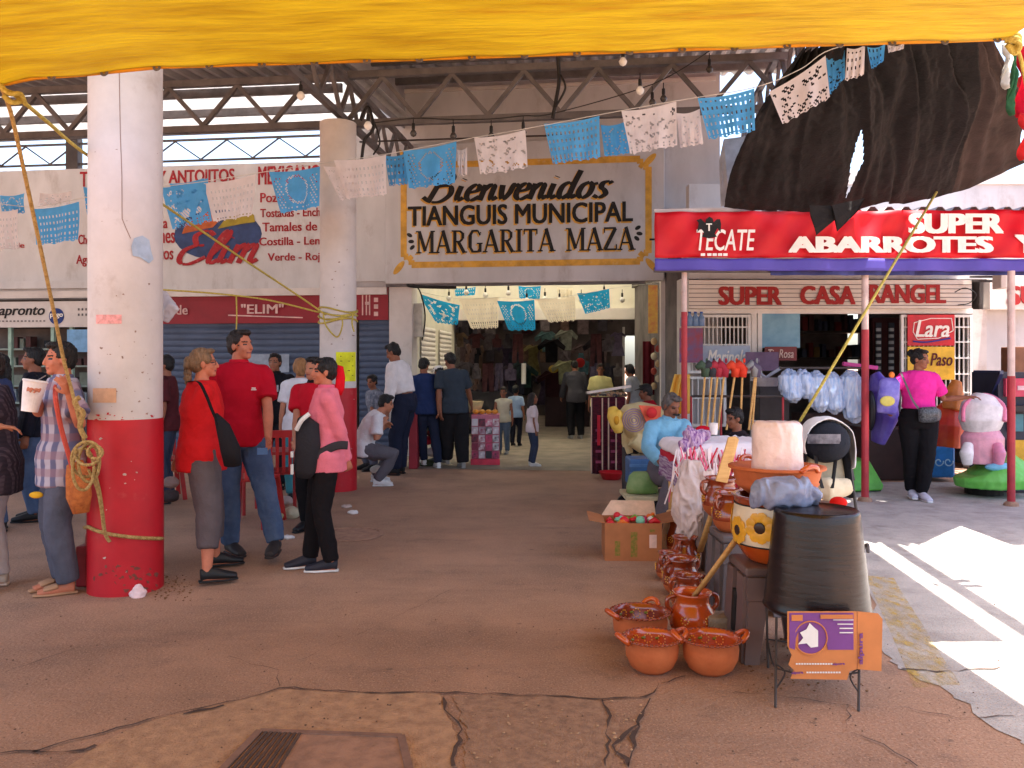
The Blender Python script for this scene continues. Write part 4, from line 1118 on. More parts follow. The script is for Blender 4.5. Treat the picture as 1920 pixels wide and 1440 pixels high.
FL = [
 ((0, 366), (46, 362), (40, 400), (-4, 402), 'b', 'half hidden blue paper banner at the far left edge behind the white one', .15),
 ((-14, 394), (34, 392), (30, 466), (-10, 470), 'w', 'white paper banner cut off by the left edge', 0),
 ((75, 362), (134, 358), (135, 384), (78, 388), 'w', 'small white paper banner just behind a blue one at far left', .15),
 ((62, 392), (148, 378), (152, 452), (76, 462), 'b', 'blue paper banner hanging left of the near column', 0),
 ((156, 350), (178, 346), (178, 400), (158, 404), 'b', 'blue paper banner mostly hidden by the left side of the near column', 0),
 ((302, 352), (390, 334), (392, 416), (318, 432), 'b', 'blue paper banner just right of the near column', 0),
 ((318, 344), (382, 334), (396, 380), (330, 400), 'b', 'blue paper banner tucked behind the one beside the near column', .2),
 ((382, 344), (480, 326), (474, 406), (404, 418), 'w', 'white paper banner over the menu emblem', 0),
 ((504, 322), (600, 312), (598, 388), (526, 402), 'b', 'blue paper banner left of the farther column', 0),
 ((606, 312), (666, 304), (668, 366), (640, 378), 'w', 'white paper banner directly in front of the farther column', 0),
 ((626, 300), (724, 290), (722, 366), (645, 374), 'w', 'white scalloped paper banner overlapping the farther column', -.12),
 ((722, 292), (764, 286), (762, 346), (726, 350), 'b', 'narrow blue paper banner left of the welcome sign', .1),
 ((756, 282), (856, 265), (854, 346), (768, 356), 'b', 'blue paper banner with arch over the first word of the welcome sign', 0),
 ((856, 280), (876, 276), (874, 328), (858, 332), 'w', 'sliver of white paper banner beside the blue arch banner', .1),
 ((889, 258), (985, 243), (990, 316), (902, 330), 'w', 'white lattice paper banner above the welcome sign border', 0),
 ((1020, 232), (1124, 217), (1124, 296), (1034, 308), 'b', 'large blue paper banner with flower cut-outs above the welcome sign', 0),
 ((1126, 234), (1172, 228), (1182, 290), (1136, 296), 'b', 'narrow blue paper banner hanging behind the wide white one', .15),
 ((1165, 208), (1268, 190), (1270, 276), (1184, 292), 'w', 'wide white paper banner above the right end of the welcome sign', 0),
 ((1268, 212), (1312, 204), (1318, 270), (1274, 278), 'w', 'half width white paper banner beside the blue one near the black cloth', .08),
 ((1308, 184), (1414, 166), (1416, 248), (1330, 264), 'b', 'blue paper banner against the bright sky near the black cloth', 0),
 ((1442, 172), (1548, 104), (1556, 186), (1468, 236), 'w', 'tilted white paper banner against the black cloth', 0),
 ((1548, 100), (1584, 90), (1584, 150), (1556, 182), 'b', 'folded blue paper banner beside the tilted white one', .1),
 ((1588, 90), (1622, 84), (1620, 140), (1584, 152), 'w', 'narrow white paper banner high against the black cloth', 0),
 ((1626, 88), (1660, 82), (1656, 118), (1634, 134), 'b', 'small blue paper banner just under the yellow tarp edge', 0),
 ((1664, 84), (1696, 80), (1694, 92), (1666, 100), 'w', 'tip of white paper banner just under the yellow tarp edge', 0)]
for i, (tl, tr, br, bl, c, lab, dd) in enumerate(FL):
    d0, d1 = sd(tl[0]) + dd, sd(tr[0]) + dd
    flag([P(*tl, d0), P(*tr, d1), P(*br, d1 + .02), P(*bl, d0 + .02)], M_pblue if c == 'b' else M_pwhite, lab, GRP, i + 3, pat=[0, 2, 3, 1][i % 4] if c == 'b' else [3, 1, 2][i % 3])
pts = [P(-60, 372, sd(-60)), P(60, 388, sd(60)), P(150, 372, sd(150)), P(304, 350, sd(304)), P(384, 340, sd(384)), P(504, 321, sd(504)), P(606, 306, sd(606)), P(724, 289, sd(724)), P(856, 264, sd(856)), P(988, 241, sd(988)), P(1124, 215, sd(1124)), P(1268, 189, sd(1268)), P(1414, 164, sd(1414)), P(1500, 130, sd(1500)), P(1560, 92, sd(1560)), P(1700, 62, sd(1700))]
rope(pts, .004, 'thin cord carrying the row of paper banners across the aisle', cm((200, 196, 190)))
rope([P(1385, 420, 8.7) + V((0, 0, .4)), P(1430, 270, 8.2), P(1500, 190, 7.8), P(1580, 100, 7.4)], .005, 'thin cable running up beside the black cloth', M_steel)
GI = 'paper banners inside the market passage'
IN = [((783, 549), (836, 562), (862, 572), (858, 610), (818, 606), 'b', 'skewed bright blue paper banner nearest the left pillar', 14.2),
 ((860, 560), (935, 556), (934, 616), (884, 618), None, 'w', 'cream scalloped paper banner left of the middle in the passage', 14.2),
 ((932, 564), (1002, 562), (1004, 620), (954, 621), None, 'b', 'bright blue square paper banner with arch in the middle of the passage', 14.2),
 ((1004, 560), (1078, 556), (1080, 602), (1030, 606), None, 'w', 'cream scalloped paper banner right of the middle in the passage', 14.2),
 ((1082, 550), (1142, 541), (1144, 578), (1098, 590), None, 'b', 'bright blue paper banner rightmost in the passage', 14.2),
 ((852, 540), (892, 538), (890, 554), (854, 556), None, 'b', 'small bright blue paper banner at the back left under the skylight', 15.6),
 ((972, 536), (1014, 536), (1012, 562), (974, 560), None, 'b', 'small bright blue paper banner at the back middle under the skylight', 15.6),
 ((1044, 538), (1074, 540), (1074, 560), (1046, 558), None, 'w', 'small cream paper banner at the back right under the skylight', 15.6)]
for i, t in enumerate(IN):
    if i == 0: q = [t[0], t[2], t[3], t[4]]
    else: q = t[:4]
    flag([P(*p, t[-1]) for p in q], M_pcyan if t[5] == 'b' else M_pcream, t[6], GI, 60 + i, pat=[2, 1, 0, 1, 3, 1, 0, 2][i])
rope([P(780, 546, 14.2), P(860, 560, 14.2), P(934, 558, 14.2), P(1003, 561, 14.2), P(1080, 553, 14.2), P(1145, 541, 14.2), P(1235, 530, 14.2)], .004, 'thin cord carrying the paper banners inside the passage', cm((200, 196, 190)))
# ------------------------------------------------------------------ festoon lamps
def bulb(p, label, lit=False, drop=.12, grp='festoon lamps under the canopy', globe=.04, black=True):
    o = E('festoon_lamp', label, 'lamp', p, 0, grp)
    b = MB(); b.bar(p + V((0, 0, drop)), p + V((0, 0, .02)), .006, n=6); b.lathe([(.016, -.02), (.02, .0), (.018, .05), (.006, .06)], p, 10); b.build('socket', M_wire, o)
    b = MB(); b.lathe([(.0, -.02 - globe * 2.1), (globe * .7, -.02 - globe * 1.7), (globe, -.02 - globe), (globe * .6, -.02 - globe * .2), (.014, -.02)], p, 12); b.build('glass_bulb', M_bulb if not black else cm((70, 66, 64), .2), o, smooth=True)
    return o
for i, (px, py, g_, bk) in enumerate(((775, 240, .03, 1), (850, 245, .03, 1), (921, 245, .03, 1), (981, 238, .03, 1), (1223, 182, .03, 1), (1244, 175, .02, 1), (1330, 120, .03, 1))):
    bulb(P(px, py, 9.3), 'unlit black festoon lamp hanging under the central girder', grp='black festoon lamps')
for px, py, lab in ((1168, 104, 'white globe lamp just under the yellow tarp edge'), (1200, 158, 'white globe lamp in front of the central girder'), (1492, 118, 'white globe lamp between the paper banners at the right'), (1438, 192, 'white globe lamp beside the blue banner at the right'), (690, 224, 'white globe lamp at the top of the farther column'), (564, 168, 'white globe lamp in the girders left of the farther column')):
    bulb(P(px, py, 8.6), lab, grp='white globe lamps', globe=.045, black=False)
rope([P(690, 232, 9.35), P(775, 222, 9.32), P(850, 224, 9.32), P(921, 223, 9.32), P(981, 217, 9.32), P(1040, 212, 9.35), P(1223, 158, 9.3), P(1330, 96, 9.2)], .006, 'black lamp cable strung below the central girder', M_wire)
b = MB()
b.tube(smooth_line([P(676, 226, 9.3), P(690, 200, 9.3), P(700, 240, 9.28), P(684, 262, 9.28), P(678, 300, 9.28)], 6), .018, 6)
b.tube(smooth_line([P(690, 200, 9.3), P(712, 262, 9.3), P(700, 290, 9.3)], 6), .01, 6)
tag(b.build('cable_bundle', M_wire, smooth=True), 'tangle of dark cables at the head of the farther column', 'cable')
b = MB()
b.tube(smooth_line([P(1046, 100, 9.2), P(1048, 150, 9.25), P(1044, 180, 9.27), P(1036, 222, 9.3)], 6), .022, 6)
b.tube(smooth_line([P(1050, 140, 9.2), P(1060, 165, 9.2), P(1042, 200, 9.27)], 6), .014, 6)
tag(b.build('cable_bundle', M_wire, smooth=True), 'dark cables hanging from the middle of the central girder', 'cable')
for i in range(10):
    px = 838 + i * 36 + random.uniform(-8, 8); py = 540 + random.uniform(0, 16)
    bulb(P(px, py, 15.0), 'small red and white hanging lamp under the passage skylight', grp='passage lamps', globe=.05, black=False)
ms = MB(FM); ms.beam((-1.0, 1.0, 2.9), (1.6, 1.0, 2.9), .03, .03); tag(ms.build('hanging_rail', M_steel_d), 'dark rail under the passage skylight', 'rail')
# corner poster column on right pillar and electric boxes
o = MB(FM); o.bb(2.18, 2.33, .36, .4, 2.0, 2.78); tag(o.build('yellow_banner', cm((226, 190, 90), .7, rgb2=(210, 130, 90), scale=9)), 'narrow yellow and orange printed banner hanging inside the right pillar', 'banner')
o = MB(FM); o.bb(-1.66, -1.5, .1, .3, 1.95, 2.5); tag(o.build('cable_box', cm((190, 186, 176))), 'pale cable duct on the inner side of the left pillar', 'duct')
o = MB(FM); o.tube(smooth_line([V((-1.72, -.06, 2.8)), V((-1.6, -.12, 2.76)), V((-1.2, -.1, 2.74)), V((-.9, -.05, 2.74))], 6), .03, 6); o.tube(smooth_line([V((-1.7, -.06, 2.84)), V((-1.5, -.1, 2.7)), V((-1.45, .1, 2.3)), V((-1.52, .2, 1.9))], 6), .012, 6); tag(o.build('cable_bundle', M_wire), 'bundle of dark cables at the top of the left entrance pillar', 'cable')
# ------------------------------------------------------------------ people
def ik(S_, T, a, b, pole):
    d = T - S_; L = min(d.length, (a + b) * .998); L = max(L, abs(a - b) + .02); dn = d.normalized()
    x = (a * a - b * b + L * L) / (2 * L); hh = math.sqrt(max(a * a - x * x, 0))
    pv = pole - dn * pole.dot(dn)
    if pv.length < 1e-4: pv = V((0, 0, 1))
    return S_ + dn * x + pv.normalized() * hh, S_ + dn * L
SKIN = {k: mk('skin_' + k, c, .6, var=.07, scale=14, spec=.35) for k, c in dict(tan=(176, 116, 88), brown=(146, 92, 68), ruddy=(190, 116, 88), deep=(136, 84, 62)).items()}
M_lips = mk('lips', (140, 70, 62), .5)
M_eye = mk('eye_dark', (34, 24, 22), .3)
M_hair = {k: mk('hair_' + k, c, .55, var=.25, scale=34, stretch=(1, 1, .22), bump=1.0, bscale=90) for k, c in dict(black=(24, 20, 20), dark=(40, 30, 27), blonde=(150, 104, 62), greyblonde=(134, 104, 76), grey=(96, 88, 84)).items()}
def person(label, px, d, h, yaw, top=None, bottom=None, skin='tan', hair=('short', 'black'), shoe=None, near=False, girth=1.0,
           lean=0, side=0, pelvis=None, handL=None, handR=None, poleL=None, poleR=None, footL=None, footR=None, headyaw=0, headpitch=0, curl=.5,
           sleeve='short', hem=-.10, leg='long', headscale=1.0, fem=False, twist=0, flare=1.0, group=None, legw=1.0, sandal=False, cuff=None, z0=0.0, legroom=.012, foot_yaw=(0, 0), collar=None, belly=0.0, eyes=True):
    s = h / 1.70; vox = .0062 if near else .011
    if h < 1.3: vox = .009
    base = GD(px, d); base.z = z0
    W = Matrix.Translation(base) @ Matrix.Rotation(R(yaw), 4, 'Z')
    Wi = W.inverted()
    loc = lambda p: (Wi @ V(p)) if p is not None else None       # world target -> body frame (facing +Y, right hand at +X)
    pz = pelvis if pelvis is not None else .93 * s
    seated = pelvis is not None and pelvis < .75 * s
    P0 = V((0, 0, pz))
    g = girth
    def spine(t):                    # t metres (scale 1) above the pelvis
        p = P0.copy(); n = 12; st = t * s / n
        for i in range(n):
            tt = (i + .5) / n * t
            k = min(1, max(0, (tt + .02) / .22)) if tt > 0 else 0
            a = R(lean) * k; b_ = R(side) * k
            p += V((math.sin(b_), math.sin(a), math.cos(a) * math.cos(b_))) * st
        return p
    tw = R(twist)
    RT = V((math.cos(tw), math.sin(tw), -math.sin(R(side)) * .6)).normalized()
    up = (spine(.5) - spine(.4)).normalized()
    sw = (.162 if fem else .185) * s
    neck = spine(.53); shc = spine(.435)
    ShR, ShL = shc + RT * (sw * .97), shc - RT * (sw * .97)
    hy, hp = R(headyaw), R(headpitch)
    HR = Matrix.Rotation(hy, 3, 'Z') @ Matrix.Rotation(hp, 3, 'X')
    Hc = neck + (up * .6 + V((0, 0, .4))).normalized() * (.115 * s) + V((0, math.sin(R(lean)) * .02, 0)) + (HR @ V((0, .02 * s, 0)))
    hs = s * headscale * (.92 if fem else .95)
    if headscale > 1: Hc += V((0, 0, .03 * s))
    hm = lambda x, y, z: Hc + HR @ (V((x, y, z)) * hs)
    # --- arms
    ua, fa = .285 * s, .245 * s
    def arm(sh, hand, pole, sg):
        if hand is None: tgt = sh + V((sg * .07 * s, .03 * s, -.52 * s)); pl = V((sg * .3, -1, 0))
        else: tgt = loc(hand); pl = V(pole) if pole else V((sg * .5, -.4, -1))
        e, w = ik(sh, tgt, ua, fa, pl); return e, w
    eR, wR = arm(ShR, handR, poleR, 1); eL, wL = arm(ShL, handL, poleL, -1)
    # --- legs
    th, cf = .425 * s, .41 * s
    hipR, hipL = P0 + V((.088 * s * g, 0, -.03 * s)), P0 + V((-.088 * s * g, 0, -.03 * s))
    def lg(hip, foot, sg, fy):
        if foot is None: a = V((hip.x + sg * .01 * s, -.02 * s, .075 * s))
        else: a = loc(foot); a.z = .075 * s + (foot[2] if len(foot) > 2 else 0)
        k, an = ik(hip, a, th, cf, V((sg * .12, 1, .15)))
        return k, an
    kR, aR = lg(hipR, footR, 1, 0); kL, aL = lg(hipL, footL, -1, 0)
    # --- body skin (a little slimmer where cloth covers it)
    bt = .88 if top else 1.0; bl_ = .88 if bottom else 1.0
    b = MB(W)
    tor = [(-.09, .12, .10), (-.02, .155, .115), (.1, .14, .105), (.2, .138, .105), (.32, .158, .115), (.42, .16, .10), (.47, .12, .08), (.53, .06, .06)]
    if fem: tor = [(-.09, .13, .11), (-.02, .165, .12), (.1, .135, .105), (.2, .128, .10), (.32, .148, .118), (.42, .14, .095), (.48, .10, .07), (.53, .055, .055)]
    if h < 1.3: tor = [(t, a * .92, c * 1.05) for t, a, c in tor]
    tor = [(t, a * g, c * g * (1 + belly * max(0, 1 - abs(t - .14) / .2))) for t, a, c in tor]
    b.tube([spine(t) + V((0, .3 * belly * .1 * max(0, 1 - abs(t - .14) / .2), 0)) for t, a, c in tor], [(a * s * bt, c * s * bt) for t, a, c in tor], 18, side=RT)
    b.tube([spine(.47), spine(.53), Hc + HR @ V((0, -.012, -.05)) * hs], [.07 * s, .056 * s * (.9 if fem else 1), .054 * s * (.88 if fem else 1)], 12)
    # head: skull, face wedge, chin, nose, ears
    b.ell(hm(0, -.012, .03), (.072 * hs, .09 * hs, .082 * hs), HR)
    b.ell(hm(0, .022, -.03), (.058 * hs, .066 * hs, .078 * hs), HR)
    b.ell(hm(0, .058, -.085), (.03 * hs, .03 * hs, .024 * hs), HR)
    b.ell(hm(0, .058, .03), (.052 * hs, .024 * hs, .016 * hs), HR)
    b.ell(hm(0, .076, -.058), (.024 * hs, .016 * hs, .014 * hs), HR)
    b.tube([hm(0, .078, .022), hm(0, .096, -.012), hm(0, .102, -.026), hm(0, .082, -.034)], [.010 * hs, .012 * hs, .016 * hs, .010 * hs], 8)
    for sg in (1, -1):
        b.ell(hm(sg * .074, -.01, -.008), (.011 * hs, .02 * hs, .031 * hs), HR)
        b.ell(hm(sg * .035, .055, -.03), (.024 * hs, .02 * hs, .022 * hs), HR)
    # shoulders and arms
    ag = (.82 if fem else 1.0) * (.5 + .5 * g) * (1.0 if h > 1.3 else .85)
    for sh, e, w, sg, hn in ((ShR, eR, wR, 1, handR), (ShL, eL, wL, -1, handL)):
        b.tube([spine(.485), sh.lerp(spine(.47), .35), sh], [.05 * s * bt * .9, .055 * s * bt * .9, .052 * s * ag * bt * .9], 10)
        m1 = sh.lerp(e, .4); m2 = e.lerp(w, .3)
        b.tube([sh + (sh - spine(.45)).normalized() * .01, m1, e, m2, w], [.052 * s * ag * (bt if sleeve != 'none' else 1) * .95, .047 * s * ag * (bt if sleeve != 'none' else 1), .037 * s * ag, .039 * s * ag * (bt if sleeve == 'long' else 1), .026 * s * ag], 12)
        # hand: palm, four fingers, thumb
        dr_ = (w - e).normalized()
        inw = V((-sg, 0, 0)) + V((0, .35, 0))
        pn = (inw - dr_ * inw.dot(dr_)).normalized()        # palm normal
        if hn is not None and abs(dr_.z) < .5: 
            q = V((0, 0, -1)); pn = (q - dr_ * q.dot(dr_)).normalized()
        sv = dr_.cross(pn).normalized() * (1)
        if sv.dot(V((0, 1, 0))) < 0 and abs(dr_.z) > .5: sv = -sv
        k = s * (1.0 if not fem else .92) * (1 if h > 1.3 else .95)
        b.tube([w - dr_ * .01, w + dr_ * .03 * k, w + dr_ * .085 * k], [(.024 * k, .018 * k), (.036 * k, .016 * k), (.040 * k, .013 * k)], 10, side=sv)
        for i, (ln, off) in enumerate(((.070, .030), (.080, .0105), (.075, -.0105), (.058, -.030))):
            bs = w + dr_ * .078 * k + sv * off * k
            fd = (dr_ + sv * off * 3.2).normalized()
            c1_ = curl * .9; c2_ = curl * 1.9
            p1_ = bs + (fd * math.cos(c1_) + pn * math.sin(c1_)) * ln * .5 * k
            p2_ = p1_ + (fd * math.cos(c2_) + pn * math.sin(c2_)) * ln * .5 * k
            b.tube([bs, p1_, p2_], [.0095 * k, .0085 * k, .007 * k], 7)
        tb = w + dr_ * .025 * k + sv * .03 * k
        p1_ = tb + (dr_ * .6 + sv * .6 + pn * .35).normalized() * .035 * k
        p2_ = p1_ + (dr_ * .85 + sv * .1 + pn * .5).normalized() * .032 * k
        b.tube([tb, p1_, p2_], [.0125 * k, .0105 * k, .008 * k], 7)
    # legs and feet
    for hip, kn_, an, i in ((hipR, kR, aR, 0), (hipL, kL, aL, 1)):
        m = kn_.lerp(an, .3)
        b.tube([hip + V((0, 0, .04 * s)), hip.lerp(kn_, .3), kn_, m, kn_.lerp(an, .75), an, an - V((0, 0, .04 * s))], [.085 * s * g * bl_, .08 * s * g * bl_, .055 * s * g * bl_, .054 * s * g, .038 * s * g, .034 * s, .034 * s], 12)
        fd = Matrix.Rotation(R(foot_yaw[i]), 3, 'Z') @ V((0, 1, 0))
        gz = an.z - .075 * s
        heel = V((an.x, an.y, gz)) - fd * .035 * s
        b.tube([heel + V((0, 0, .04 * s)), V((an.x, an.y, gz + .045 * s)) + fd * .03 * s, V((an.x, an.y, gz + .032 * s)) + fd * .12 * s, V((an.x, an.y, gz + .024 * s)) + fd * .185 * s], [(.030 * s, .036 * s), (.036 * s, .042 * s), (.044 * s, .028 * s), (.034 * s, .018 * s)], 12, side=(1, 0, 0))
    me = blob(b, vox, 2 if near else 1); me.transform(W)
    me.materials.append(SKIN[skin]); me.materials.append(M_lips); me.materials.append(M_eye); me.materials.append(M_hair[hair[1]])
    HI = HR.transposed(); Wr = W.to_3x3(); hcw = W @ Hc
    Wir = Wr.inverted()
    for p in me.polygons:
        p.use_smooth = True
        q = HI @ (Wir @ (p.center - hcw)) / hs
        if q.y > .045 and eyes:
            ax = abs(q.x)
            if ax < .026 and -.064 < q.z < -.052: p.material_index = 1
            elif .018 < ax < .044 and .0 < q.z < .013: p.material_index = 2
            elif .014 < ax < .052 and .022 < q.z < .032: p.material_index = 3
    o = bpy.data.objects.new('person', me); COL.objects.link(o)
    me.transform(W.inverted()); o.matrix_world = W; ROOT[o] = W
    tag(o, label, 'person', group)
    def part(nm, mb, mat, amp=0, sc=7, v=None, sm=2):
        m2 = blob(mb, v or (.010 if near else .014), sm)
        if amp:
            wrinkle(m2, amp, sc, px * .01)
        m2.materials.append(mat) if not isinstance(mat, list) else [m2.materials.append(x) for x in mat]
        for p in m2.polygons: p.use_smooth = True
        c = bpy.data.objects.new(nm, m2); COL.objects.link(c); c.parent = o
        return c
    # --- trousers
    if bottom:
        b = MB(); e_ = legroom * s
        b.tube([spine(.09), spine(.03), spine(-.05), spine(-.12)], [((.148 if fem else .15) * s * g + e_, .115 * s * g + e_), (.165 * s * g + e_, .125 * s * g + e_), (.17 * s * g + e_, .128 * s * g + e_), (.14 * s * g + e_, .105 * s * g + e_)], 18, side=(1, 0, 0))
        fr_ = {'long': .97, 'capri': .60, 'short': .05}[leg]
        for hip, kn_, an in ((hipR, kR, aR), (hipL, kL, aL)):
            end = kn_.lerp(an, fr_)
            b.tube([hip + V((0, 0, .03 * s)), hip.lerp(kn_, .35), kn_, kn_.lerp(end, .4), end], [(.092 * s * g + e_) , (.086 * s * g) * (.6 + .4 * legw) + e_, .060 * s * g * legw + e_, .058 * s * g * legw + e_, .048 * s * legw + e_], 14)
        part('trousers', b, bottom, .009 * s, 8, sm=3)
    # --- top
    if top:
        b = MB(); e_ = .019 * s
        H0 = hem
        rows = [(H0, .176 * flare, .138 * flare)] if H0 < -.03 else []
        rows += [(t, a / g, c / g) for t, a, c in tor if t > H0 + .03 and t < .46] + [(.49, .098, .075), (.515, .074, .066)]
        if H0 < -.03: rows = [rows[0]] + [(-.02, .178 * flare, .138 * flare), (.06, .166 * (.5 + .5 * flare), .13)] + [r for r in rows[1:] if r[0] > .09]
        b.tube([spine(max(t, -.3)) + (V((0, 0, 0))) for t, a, c in rows], [(a * s * g + e_, c * s * g + e_) for t, a, c in rows], 22, side=RT)
        for sh, e, w in ((ShR, eR, wR), (ShL, eL, wL)):
            b.tube([spine(.485), sh.lerp(spine(.47), .45), sh], [.05 * s, .058 * s, .054 * s * ag + e_ * .6], 12); b.ell(sh, (.054 * s * ag + e_ * .8,) * 3)
            if sleeve == 'none': continue
            ou = sh + (sh - spine(.45)).normalized() * .012
            if sleeve == 'short':
                en = sh.lerp(e, .72)
                b.tube([sh, sh.lerp(e, .35), en], [.052 * s * ag + e_, .054 * s * ag + e_, .056 * s * ag + e_ * 1.3], 14)
            else:
                fr_ = 1.0 if sleeve == 'long' else .25
                en = e.lerp(w, fr_)
                b.tube([sh, sh.lerp(e, .4), e, e.lerp(en, .5), en], [.052 * s * ag + e_, .05 * s * ag + e_, .044 * s * ag + e_, .042 * s * ag + e_ * .9, .034 * s * ag + e_ * .9], 14)
        part('shirt', b, top, .011 * s, 7, sm=3)
        if collar:
            b = MB(); b.tube([spine(.50), spine(.525), spine(.545)], [(.082 * s, .074 * s), (.074 * s, .068 * s), (.068 * s, .064 * s)], 16, side=RT)
            part('collar', b, collar, 0, 6, .007)
    # --- shoes
    if shoe:
        up_m, sole_m = shoe if isinstance(shoe, tuple) else (shoe, shoe)
        for i, an in enumerate((aR, aL)):
            fd = Matrix.Rotation(R(foot_yaw[i]), 3, 'Z') @ V((0, 1, 0)); gz = an.z - .075 * s
            sd_ = V((fd.y, -fd.x, 0))
            c0 = V((an.x, an.y, gz))
            b = MB()
            if sandal:
                b.tube([c0 + fd * .06 * s + V((0, 0, .062 * s)) - sd_ * .0, c0 + fd * .12 * s + V((0, 0, .05 * s)), c0 + fd * .15 * s + V((0, 0, .045 * s))], [(.05 * s, .02 * s), (.054 * s, .018 * s), (.050 * s, .012 * s)], 12, side=sd_)
            else:
                b.tube([c0 - fd * .045 * s + V((0, 0, .055 * s)), c0 + fd * .03 * s + V((0, 0, .06 * s)), c0 + fd * .12 * s + V((0, 0, .042 * s)), c0 + fd * .205 * s + V((0, 0, .030 * s))], [(.034 * s, .045 * s), (.042 * s, .052 * s), (.050 * s, .036 * s), (.036 * s, .022 * s)], 14, side=sd_)
            sh_ = part('shoe', b, up_m, 0, 6, .008)
            b = MB(); b.tube([c0 - fd * .055 * s + V((0, 0, .012 * s)), c0 + fd * .03 * s + V((0, 0, .012 * s)), c0 + fd * .12 * s + V((0, 0, .011 * s)), c0 + fd * .215 * s + V((0, 0, .012 * s))], [(.036 * s, .012), (.044 * s, .012), (.053 * s, .012), (.036 * s, .011)], 14, side=sd_)
            m2 = blob(b, .008, 1); m2.materials.append(sole_m)
            c = bpy.data.objects.new('sole', m2); COL.objects.link(c); c.parent = sh_
    # --- hair
    st, hc_ = hair[0], hair[1]
    hmx = M_hair.get(hc_)
    b = MB()
    if st != 'bald':
        b.ell(hm(0, -.026, .044), (.080 * hs, .088 * hs, .084 * hs), HR)
        b.ell(hm(0, -.05, .0), (.074 * hs, .06 * hs, .075 * hs), HR)
        if st in ('short', 'cap'):
            for sg in (1, -1): b.ell(hm(sg * .066, -.014, .035), (.014 * hs, .04 * hs, .035 * hs), HR)
            b.ell(hm(0, .035, .102), (.055 * hs, .05 * hs, .022 * hs), HR)
        if st in ('tied', 'pony', 'braid', 'bun'):
            for sg in (1, -1): b.ell(hm(sg * .06, .0, .04), (.02 * hs, .06 * hs, .045 * hs), HR)
            b.ell(hm(0, .03, .098), (.06 * hs, .05 * hs, .02 * hs), HR)
        if st == 'pony': b.tube([hm(0, -.10, .03), hm(0, -.135, -.01), hm(.0, -.13, -.09), hm(0, -.115, -.18), hm(0, -.11, -.25)], [.028 * hs, .036 * hs, .034 * hs, .028 * hs, .012 * hs], 10)
        if st == 'braid':
            for i in range(9): b.ell(hm(.012 * math.sin(i * 2.2), -.118 - .012 * math.sin(i * .5), .03 - i * .036), ((.034 - i * .0018) * hs,) * 3, HR)
        if st == 'bun': b.ell(hm(0, -.115, .06), (.045 * hs, .04 * hs, .045 * hs), HR)
        if st == 'long':
            for sg in (1, -1): b.tube([hm(sg * .05, -.02, .09), hm(sg * .075, -.02, .0), hm(sg * .078, -.035, -.12), hm(sg * .07, -.05, -.2)], [(.03 * hs), .028 * hs, .03 * hs, .014 * hs], 8)
            b.tube([hm(0, -.07, .05), hm(0, -.095, -.05), hm(0, -.10, -.15), hm(0, -.105, -.24)], [(.075 * hs, .04 * hs), (.078 * hs, .035 * hs), (.075 * hs, .03 * hs), (.05 * hs, .015 * hs)], 12, side=HR @ V((1, 0, 0)))
        if st == 'bob':
            for sg in (1, -1): b.ell(hm(sg * .062, -.02, .0), (.028 * hs, .055 * hs, .07 * hs), HR)
            b.ell(hm(0, -.07, -.04), (.07 * hs, .04 * hs, .07 * hs), HR); b.ell(hm(0, .03, .1), (.06 * hs, .05 * hs, .025 * hs), HR)
        part('hair', b, hmx, .010 * hs, 34, .0065 if near else .011, 1)
    if st == 'cap':
        b = MB(); b.ell(hm(0, -.012, .07), (.085 * hs, .10 * hs, .07 * hs), HR); b.tube([hm(0, .06, .066), hm(0, .14, .058), hm(0, .165, .052)], [(.075 * hs, .008), (.062 * hs, .007), (.03 * hs, .006)], 12, side=HR @ V((1, 0, 0)))
        part('cap', b, hair[2] if len(hair) > 2 else M_black, 0, 6, .009)
    o['_k'] = 0; del o['_k']
    return o, W, dict(ShL=W @ ShL, ShR=W @ ShR, wL=W @ wL, wR=W @ wR, Hc=W @ Hc, hm=lambda x, y, z: W @ hm(x, y, z), sp=lambda t, x=0, y=0: W @ (spine(t) + RT * x + V((0, y, 0))), kL=W @ kL, kR=W @ kR, s=s, hs=hs, HR=HR, eL=W @ eL, eR=W @ eR)
def sub(nm, mb, mat, par=None, **k): return mb.build(nm, mat, par, **k)

